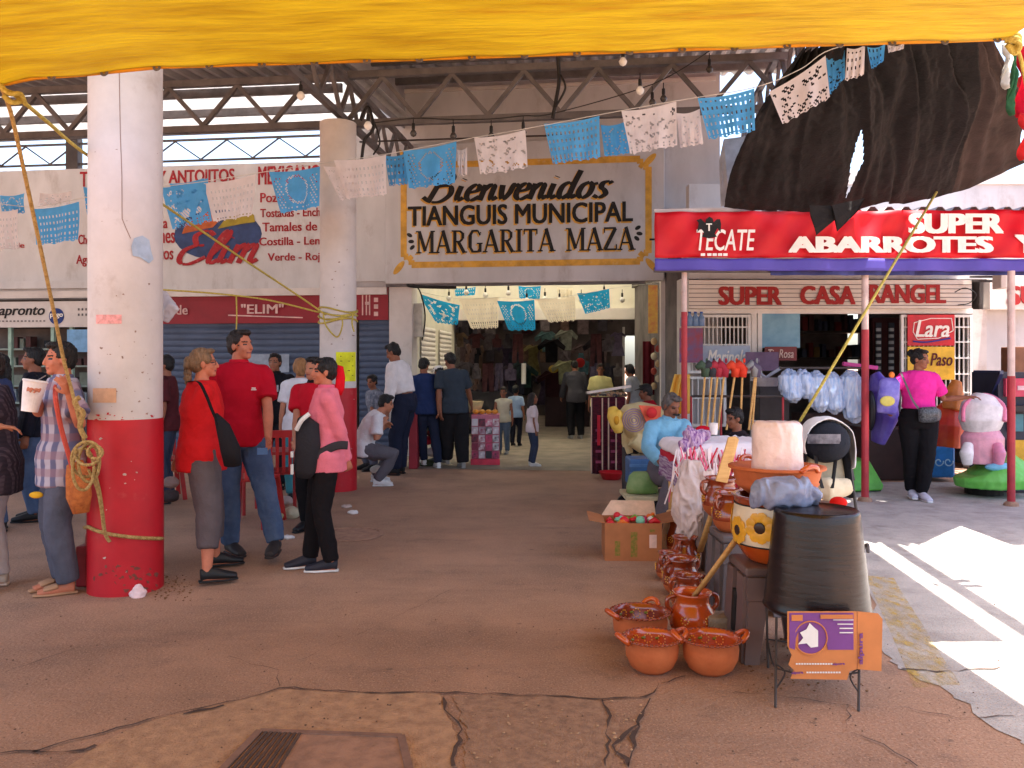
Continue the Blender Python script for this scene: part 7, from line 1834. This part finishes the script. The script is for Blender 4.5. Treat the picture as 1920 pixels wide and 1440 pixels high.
def cov(u, v):
    a = R(-118 + 236 * u + 6 * math.sin(v * 5)); yy = -.10 + .34 * v
    rr_ = 1.10 * math.sqrt(max(.05, 1 - (yy / .30) ** 2)) + .05 * noise.noise(V((u * 6, v * 3, 5))) + .03 * abs(noise.noise(V((u * 15, v * 5, 1))))
    p = hc + V((.195 * rr_ * math.sin(a), yy - .05 * math.sin(u * 7), .175 * rr_ * math.cos(a)))
    if u > .8: p.z -= (u - .8) * .5
    return p
b = MB(); b.grid(cov, 60, 26); b.build('white_cover', cloth((222, 216, 214)), pc, smooth=True, solid=.008)
b = MB(); b.grid(lambda u, v: P(1514 + 62 * u, 832 - 18 * v, 6.262 - .035 * math.sin(math.pi * u)), 8, 2); b.build('window_strip', cm((110, 110, 120), .3, scale=18, rgb2=(60, 60, 72)), pc, solid=.004)
M_beige = cloth((192, 180, 154))
b = MB(); b.prism([P(1516, 846, 6.5), P(1580, 846, 6.5), P(1592, 912, 6.4), P(1510, 912, 6.4)], (0, .10, 0)); b.build('seat_back', M_beige, pc, bevel=.02)
b = MB(); b.tube([P(1520, 915, 6.35), P(1550, 918, 6.28), P(1592, 912, 6.35)], [(.05, .06), (.075, .09), (.05, .06)], 12); bl('seat_cushion', b, cloth((206, 190, 162)), pc, .012, 9)
b = MB(); b.prism([P(1502, 842, 6.45), P(1514, 848, 6.4), P(1508, 935, 6.3), P(1498, 930, 6.35)], (0, .3, 0)); b.build('side_panel', cloth((40, 40, 44)), pc, bevel=.01)
b = MB(); b.prism([P(1582, 842, 6.45), P(1594, 850, 6.4), P(1602, 935, 6.3), P(1592, 935, 6.35)], (0, .3, 0)); b.build('side_panel', cloth((40, 40, 44)), pc, bevel=.01)
b = MB(); b.tube(smooth_line([P(1528, 850, 6.36), P(1534, 885, 6.3), P(1542, 915, 6.2)], 5), [(.014, .004)] * 11, 6); b.tube(smooth_line([P(1568, 850, 6.36), P(1564, 885, 6.3), P(1560, 915, 6.2)], 5), [(.014, .004)] * 11, 6); b.build('harness', M_black, pc)
b = MB(); b.bar(P(1583, 800, 6.5), P(1606, 960, 6.3), .012); b.bar(P(1606, 960, 6.3), GD(1606, 6.35), .012); b.bar(P(1505, 830, 6.5), GD(1510, 6.4), .012); b.tube(smooth_line([P(1590, 800, 6.6), P(1592, 850, 6.6), P(1600, 900, 6.5)], 5), .014, 8); b.build('frame', M_steel_d, pc)
for px, d_ in ((1510, 6.3), (1606, 6.3), (1520, 6.9), (1600, 6.9)):
    q = GD(px, d_); b = MB(); b.bar(q + V((-.02, 0, .09)), q + V((.02, 0, .09)), .09, n=18); b.build('wheel', M_black, pc)
# child's coin rides
rd = E('coin_ride', 'coin ride with purple shell and green foot behind the white and red pole', 'ride', GD(1640, 9.9))
b = MB(); b.tube([P(1640, 700, 9.9), P(1652, 730, 9.85), P(1660, 780, 9.85), P(1646, 830, 9.9)], [(.04, .1), (.14, .2), (.15, .2), (.07, .12)], 14, side=(1, 0, 0)); bl('shell', b, cm((92, 72, 176), .35, rgb2=(120, 110, 200), scale=4), rd)
b = MB(); b.ell(P(1632, 770, 9.75), (.06, .08, .24)); b.build('seat_hollow', cm((30, 30, 40), .4), rd, smooth=True)
b = MB(); b.prism([P(1600, 865, 9.7), P(1630, 862, 9.7), P(1658, 910, 9.6), P(1655, 920, 9.6), P(1600, 922, 9.6)], (0, .4, 0)); b.build('green_foot', cm((96, 176, 66), .4), rd, bevel=.02)
b = MB(); b.bb(P(1596, 0, 9.7).x, P(1652, 0, 9.7).x, 9.7, 10.2, 0, .16); b.build('base', M_black, rd)
b = MB(); b.beam(P(1580, 682, 10.2), P(1645, 690, 10.2), .06, .05); tag(b.build('pink_bar', cm((206, 60, 140), .4), bevel=.01), 'pink plastic handle bar above the wrapped bundles', 'bar')
b = MB(); b.bb(P(1610, 0, 10.8).x, P(1690, 0, 10.8).x, 10.6, 11.2, 0, P(0, 800, 10.8).z); tag(b.build('dark_chest', cm((58, 36, 34), .5), bevel=.02), 'dark red chest freezer behind the coin ride', 'freezer')
rd2 = E('coin_ride', 'coin ride with a plain white and pink padded seat on a green grassy base', 'ride', GD(1842, 9.4))
b = MB(); b.tube([P(1842, 868, 9.4), P(1842, 820, 9.4), P(1842, 800, 9.42)], [(.22, .2), (.23, .2), (.15, .15)], 20, side=(1, 0, 0)); bl('pink_seat', b, cm((226, 160, 178), .35), rd2)
b = MB(); b.tube([P(1840, 805, 9.4), P(1840, 785, 9.38), P(1842, 760, 9.38), P(1846, 742, 9.4)], [(.20, .16), (.245, .2), (.225, .18), (.12, .1)], 20, side=(1, 0, 0)); bl('white_backrest', b, cm((230, 224, 224), .35), rd2)
b = MB(); b.tube([P(1816, 832, 9.2), P(1812, 850, 9.15), P(1814, 872, 9.15)], [.05, .075, .05], 12); bl('armrest', b, cm((230, 224, 224), .35), rd2)
b = MB(); b.tube([P(1870, 832, 9.2), P(1874, 850, 9.15), P(1872, 872, 9.15)], [.05, .07, .05], 12); bl('armrest', b, cm((226, 140, 170), .35), rd2)
b = MB(); b.tube(smooth_line([P(1806, 790, 9.2), P(1810, 758, 9.3), P(1846, 740, 9.38), P(1880, 758, 9.3), P(1884, 790, 9.2)], 6), .022, 8); b.build('seat_piping', cm((226, 130, 160), .35), rd2, smooth=True)
b = MB(); b.tube([P(1862, 912, 9.35), P(1862, 896, 9.35), P(1862, 880, 9.35), P(1856, 870, 9.35)], [(.40, .3), (.42, .32), (.36, .28), (.26, .22)], 24, side=(1, 0, 0)); me = blob(b, .015, 2); wrinkle(me, .012, 7, 2); finish(me, 'green_base', cm((96, 180, 70), .4, rgb2=(120, 200, 96), scale=4), rd2, smooth=True)
b = MB(); b.ell(P(1880, 876, 9.15), (.2, .06, .05)); b.build('blue_band', cm((120, 190, 220), .4), rd2, smooth=True)
b = MB(); b.lathe([(.0, 0), (.2, 0), (.2, .1), (0, .1)], GD(1845, 9.5), 16); b.build('plinth', M_black, rd2)
rd3 = E('coin_ride', 'blue coin ride with swirls and a red and orange back behind the pink woman', 'ride', GD(1775, 10.6))
b = MB(); b.bb(P(1742, 0, 10.5).x, P(1792, 0, 10.5).x, 10.5, 11.1, .05, P(0, 838, 10.5).z); b.build('base', cm((50, 130, 206), .4), rd3, bevel=.03)
b = MB()
for k in (1760, 1778): b.tube([P(k, 866, 10.46) + V((.02 + .012 * t * .2) * 1.0 * V((math.cos(t), 0, math.sin(t)))) * (1 + .12 * t) for t in [x * .5 for x in range(14)]], .008, 6)
b.build('swirls', cm((180, 220, 240), .4), rd3)
b = MB(); b.tube([P(1772, 838, 10.7), P(1774, 800, 10.7), P(1778, 770, 10.75), P(1785, 750, 10.8)], [(.2, .2), (.22, .2), (.16, .15), (.06, .08)], 16, side=(1, 0, 0)); bl('red_back', b, cm((196, 40, 36), .4, rgb2=(214, 90, 40), scale=3), rd3)
b = MB(); b.tube([P(1784, 770, 10.65), P(1788, 740, 10.7), P(1794, 715, 10.75)], [(.12, .1), (.13, .1), (.06, .06)], 12, side=(1, 0, 0)); bl('orange_back', b, cm((206, 120, 50), .4), rd3)
ar = E('arcade_cabinet', 'tall navy arcade cabinet with pink screen at the right edge', 'arcade machine', GD(1905, 9.6))
b = MB(); q = P(1870, 0, 9.5).x
b.prism([(q, 9.5, 0), (q, 9.5, 1.1), (q + .02, 9.65, 1.15), (q + .0, 9.45, 1.38), (q + .06, 9.55, 1.42), (q + .06, 10.1, 1.42), (q, 10.1, 0)], (.04, 0, 0)); b.build('side_panel', cm((40, 46, 84), .4), ar)
b = MB(); b.bb(q + .04, q + .7, 9.55, 10.1, .02, 1.40); b.build('body', cm((44, 44, 60), .5), ar)
b = MB(); b.bb(q + .1, q + .62, 9.5, 9.55, 1.12, 1.33); b.build('screen', cm((206, 70, 96), .25, scale=5, rgb2=(180, 40, 80)), ar)
b = MB(); b.box((q + .3, 9.495, 1.22), (.14, .006, .05)); b.build('screen_glow', cm((230, 190, 196), .3), ar)
b = MB(); b.bb(q + .06, q + .68, 9.36, 9.55, .96, 1.02); b.build('control_deck', cm((34, 34, 40), .4), ar)
b = MB(); b.bb(q + .14, q + .64, 9.5, 9.548, .3, .62); b.build('yellow_door', cm((214, 160, 40), .5), ar)
b = MB(); b.bb(q + .14, q + .3, 9.5, 9.548, .72, .92); b.build('coin_door', cm((70, 120, 130), .5), ar)
b = MB(); b.bb(P(1902, 0, 10.6).x, P(1960, 0, 10.6).x, 10.6, 10.9, P(0, 700, 10.6).z, P(0, 650, 10.6).z); tag(b.build('wooden_box', cm((110, 70, 50), .7), bevel=.01), 'brown box with green top above the arcade cabinet', 'box')
# ------------------------------------------------------------------ red seats and clutter on the left
def redchair(px, d, yaw, label, w=.42):
    c = GD(px, d); o = E('plastic_chair', label, 'chair', c, R(yaw), 'red plastic chairs'); Mt = Matrix.Translation(c) @ Matrix.Rotation(R(yaw), 4, 'Z'); m = cm((176, 38, 36), .45)
    b = MB(Mt); b.bb(-w / 2, w / 2, -.2, .2, .42, .45); b.build('seat', m, o, bevel=.01)
    b = MB(Mt)
    for k in range(7): b.box((-w / 2 + .03 + k * (w - .06) / 6, .21 + .02, .62), (.03, .02, .34))
    b.box((0, .23, .82), (w, .024, .07)); b.build('backrest', m, o)
    for sx in (-1, 1):
        for sy in (-1, 1): b = MB(Mt); b.beam((sx * w * .44, sy * .18, .42), (sx * w * .54, sy * .24, 0), .045, .04); b.build('leg', m, o)
    return o
redchair(470, 7.7, 175, 'red plastic chair with slatted back between the crimson polo and the black bag')
redchair(540, 8.2, 200, 'red plastic chair half hidden behind the pink shirt woman')
redchair(300, 9.2, 30, 'red plastic chair in the shade just right of the near column')
rt = E('folding_table', 'low red folding table behind the talking group', 'table', GD(525, 8.3))
b = MB(); q = GD(515, 8.3); b.bb(q.x - .3, q.x + .28, 8.1, 8.6, .60, .63); b.build('tabletop', cm((150, 44, 42), .5), rt)
for sx in (-.26, .24):
    for yy in (8.15, 8.55): b = MB(); b.bar((q.x + sx, yy, 0), (q.x + sx, yy, .6), .018); b.build('leg', cm((160, 40, 40), .5), rt)
for i, (px, py, d_, cc, s_) in enumerate(((548, 962, 8.0, (200, 190, 160), .09), (535, 940, 8.3, (190, 170, 160), .07), (520, 968, 7.9, (180, 160, 120), .06), (320, 905, 8.6, (150, 120, 110), .08), (318, 930, 8.4, (70, 60, 60), .09), (705, 880, 10.4, (200, 200, 196), .07), (652, 906, 9.9, (206, 200, 180), .07))):
    b = MB(); b.ell(P(px, py, d_), (s_, s_ * .8, s_ * .6)); me = blob(b, .012, 1); wrinkle(me, .02, 12, i)
    tag(finish(me, 'market_bundle', cloth(cc), smooth=True), ['cream bundle under the red folding table', 'beige bundle beside the red chair leg', 'tan bundle on the floor by the black bag', 'brown bundle right of the near column', 'dark bundle on the floor right of the near column', 'white bundle under the sitting woman', 'pale bundle at the foot of the farther column'][i], 'bundle')
for i, (px, py, cc) in enumerate(((662, 963, (226, 222, 220)), (650, 952, (200, 180, 170)), (258, 1118, (236, 206, 206)), (540, 1010, (220, 214, 210)))):
    q = GP(px, py); b = MB(); b.ell(q + V((0, 0, .012)), (.05, .035, .014)) if i != 2 else b.tube([q, q + V((.01, 0, .03)), q + V((0, 0, .075))], [.05, .045, .008], 9)
    me = blob(b, .006, 0); wrinkle(me, .012, 30, i)
    tag(finish(me, 'paper_litter', cm(cc, .8), smooth=True), ['white paper scrap on the floor below the farther column', 'pale scrap of litter just behind the white one', 'crumpled pinkish napkin at the foot of the near column', 'small white scrap under the pink shirt woman\'s chair'][i], 'litter')
bt = E('drink_bottle', 'plastic drink bottle with pale cap beside the near column', 'bottle', P(172, 1040, 5.5))
b = MB(); c = P(170, 1035, 5.55); b.lathe([(0, 0), (.035, 0), (.035, .12), (.015, .16), (.015, .18), (0, .18)], c, 14); b.build('body', cm((190, 110, 100), .3), bt, smooth=True)
b = MB(); b.lathe([(.017, .18), (.017, .2), (0, .2)], c, 10); b.build('cap', cm((200, 190, 190)), bt)
b = MB(); b.box(GD(166, 5.6) + V((0, 0, .14)), (.07, .2, .27)); tag(b.build('red_crate', cm((150, 34, 40), .5), bevel=.008), 'small red crate standing left of the near column base', 'crate')
# white film bag fluttering on the near column
me = bagm([(P(302, 548, 5.9), (.02, .02)), (P(312, 562, 5.9), (.05, .03)), (P(318, 580, 5.9), (.06, .035)), (P(310, 602, 5.9), (.02, .015))], (1, 0, 0), 41, .016, .007)
tag(finish(me, 'plastic_bag', mk('clear_bag', (210, 206, 212), .3, trans=.3, var=.05)), 'small clear plastic bag tied on the right side of the near column', 'plastic bag')
# ------------------------------------------------------------------ goods hanging in the dark hall
rr = random.Random(77)
SH = {
 'shirt': [(-.14, 0), (-.15, .38), (-.30, .28), (-.34, .38), (-.14, .56), (-.05, .53), (.05, .53), (.14, .56), (.34, .38), (.30, .28), (.15, .38), (.14, 0)],
 'dress': [(-.26, -.35), (-.12, .2), (-.16, .42), (-.28, .34), (-.3, .42), (-.12, .56), (0, .5), (.12, .56), (.3, .42), (.28, .34), (.16, .42), (.12, .2), (.26, -.35)],
 'trousers': [(-.18, -.45), (-.16, .5), (.16, .5), (.18, -.45), (.05, -.45), (.0, .2), (-.05, -.45)],
 'bag': [(-.16, 0), (-.18, .3), (-.08, .34), (-.06, .5), (.06, .5), (.08, .34), (.18, .3), (.16, 0)]}
def garment(p, kind, col, yaw, sc, label, group):
    Mt = Matrix.Translation(p) @ Matrix.Rotation(yaw, 4, 'Z') @ Matrix.Scale(sc, 4)
    b = MB(Mt); b.prism([(x, .03 * math.sin(i * 1.7), z - .5) for i, (x, z) in enumerate(SH[kind])], (0, .06, 0))
    return tag(b.build('hanging_' + kind, cloth(col, rgb2=tuple(int(c * .7) for c in col)), bevel=.012), label, kind if kind != 'bag' else 'handbag', group)
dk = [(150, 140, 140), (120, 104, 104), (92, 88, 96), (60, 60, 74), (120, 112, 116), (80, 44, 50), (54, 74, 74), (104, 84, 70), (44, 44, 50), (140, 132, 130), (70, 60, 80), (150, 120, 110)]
for lvl in range(3):
    for k in range(9):
        ly = 4.3 + k * .72; z = 2.85 - lvl * .85
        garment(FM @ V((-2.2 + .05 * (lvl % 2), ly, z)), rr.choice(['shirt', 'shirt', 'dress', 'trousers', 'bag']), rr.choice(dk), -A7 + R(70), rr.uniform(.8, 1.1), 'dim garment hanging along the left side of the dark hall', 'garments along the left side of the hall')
for lvl in range(3):
    for k in range(7):
        x = -2.0 + k * .55
        if x > 1.8: continue
        z = 2.95 - lvl * .9
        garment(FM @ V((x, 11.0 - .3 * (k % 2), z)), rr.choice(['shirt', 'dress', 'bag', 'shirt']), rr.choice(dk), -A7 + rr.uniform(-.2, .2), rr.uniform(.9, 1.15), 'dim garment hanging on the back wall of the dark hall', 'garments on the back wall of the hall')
for i, (px, py, d_, kind, col, sc, lab) in enumerate(((1034, 640, 19.5, 'shirt', (36, 34, 38), 1.0, 'black shirt hanging above the yellow printed one'), (1036, 700, 19.3, 'shirt', (60, 30, 34), 1.1, 'maroon shirt with yellow print hanging deep in the hall'), (1000, 650, 19.6, 'dress', (120, 112, 70), .8, 'olive dress hanging left of the black shirt'), (1025, 625, 20.0, 'shirt', (96, 130, 130), .9, 'teal grey shirt at the top of the rack'), (1062, 622, 20.0, 'shirt', (150, 156, 140), .9, 'pale shirt with dark face print at the top of the rack'), (1060, 680, 19.0, 'shirt', (170, 172, 130), 1.0, 'pale yellow shirt with star print'), (1090, 662, 19.2, 'bag', (90, 130, 140), 1.0, 'blue green bag hanging right of the yellow shirt'), (940, 690, 18.8, 'dress', (110, 96, 104), 1.0, 'mauve dress at the left of the aisle'), (968, 660, 18.6, 'trousers', (64, 66, 80), 1.0, 'slate trousers at the left of the aisle'), (985, 690, 18.9, 'shirt', (44, 70, 66), .9, 'dark green shirt at the left of the aisle'), (1120, 640, 18.5, 'shirt', (64, 60, 66), 1.0, 'dark shirt right of the rack'), (1140, 690, 18.0, 'dress', (76, 74, 84), 1.0, 'dark grey dress right of the rack'))):
    garment(P(px, py, d_), kind, col, rr.uniform(-.25, .25), sc, lab, None)
b = MB(); b.ell(P(1038, 692, 19.2), (.12, .03, .09)); tag(b.build('yellow_print', cm((190, 160, 60))), 'yellow printed patch pinned on the maroon shirt', 'patch')
b = MB(); b.ell(P(1088, 680, 18.9), (.11, .03, .11)); tag(b.build('red_rosette', cm((190, 40, 40))), 'red rosette hanging on the pale yellow shirt', 'rosette')
b = MB(); b.bb(P(1022, 0, 20).x, P(1105, 0, 20).x, 19.9, 20.1, 0, 1.3); tag(b.build('hall_stall', cm((60, 42, 44)), bevel=.02), 'dark stall counter deep in the hall under the hanging shirts', 'stall')
b = MB(); b.bb(P(880, 0, 18).x, P(940, 0, 18).x, 17.8, 18.6, 0, .9); tag(b.build('hall_stall', cm((50, 46, 50)), bevel=.02), 'dark stall counter at the left of the hall aisle', 'stall')
b = MB(); b.bar(P(982, 720, 17.5), P(982, 690, 17.5) + V((0, 0, .1)), .05, n=12); tag(b.build('white_tube', M_metalw), 'short white tube standing at the left of the hall aisle', 'tube')
# goods just inside the right pillar
b = MB(); b.grid(lambda u, v: P(1206 + 24 * u, 740 - 100 * v, 14.0) + V((0, .03 * math.sin(u * 12), 0)), 12, 4); tag(b.build('maroon_cloth', cloth((92, 28, 36)), solid=.02, smooth=True), 'long maroon cloth hanging inside the right pillar', 'cloth')
for i in range(7): 
    b = MB(); b.ell(P(1226 + (i % 2) * 8, 640 + i * 14, 13.6), (.05, .04, .06)); tag(b.build('trinket_bundle', cm([(190, 160, 120), (150, 60, 50), (206, 190, 160)][i % 3]), smooth=True), 'small trinket in the string hanging along the right pillar', 'trinket', 'trinkets along the right pillar')

# ------------------------------------------------------------------ grit and rubbish on the ground
rr = random.Random(99)
def grit(n, region, s0, s1, mat, nm):
    b = MB()
    for i in range(n):
        q = GP(rr.uniform(*region[0]), rr.uniform(*region[1])); s_ = rr.uniform(s0, s1); a = rr.uniform(0, 6)
        b.ell(q + V((0, 0, .006 + s_ * .3)), (s_, s_ * rr.uniform(.5, 1), s_ * .5), Matrix.Rotation(a, 3, 'Z'), u=6, v=4)
    return struct(b.build(nm, mat), 'stuff')
grit(90, ((860, 1230), (1308, 1440)), .002, .008, mk('pale_grit', (184, 146, 112), .9), 'loose_grit')
grit(260, ((0, 1900), (1090, 1440)), .002, .006, mk('brown_grit', (110, 84, 68), .9), 'loose_grit')
grit(120, ((1390, 1640), (1180, 1300)), .003, .009, mk('dry_leaf_grit', (120, 82, 50), .9), 'loose_grit')
grit(90, ((290, 360), (1080, 1130)), .003, .009, mk('dry_leaf_grit', (120, 82, 50), .9), 'loose_grit')

# stock hung close behind the inner lintel on both sides of the opening
rr = random.Random(31)
for side, xs in (('left', (-1.62, -1.35, -1.1, -.85, -.6, -.4)), ('right', (1.25, 1.5, 1.72))):
    for lv in range(3):
        for x in xs:
            if side == 'left' and x > -.7 and lv > 1: continue
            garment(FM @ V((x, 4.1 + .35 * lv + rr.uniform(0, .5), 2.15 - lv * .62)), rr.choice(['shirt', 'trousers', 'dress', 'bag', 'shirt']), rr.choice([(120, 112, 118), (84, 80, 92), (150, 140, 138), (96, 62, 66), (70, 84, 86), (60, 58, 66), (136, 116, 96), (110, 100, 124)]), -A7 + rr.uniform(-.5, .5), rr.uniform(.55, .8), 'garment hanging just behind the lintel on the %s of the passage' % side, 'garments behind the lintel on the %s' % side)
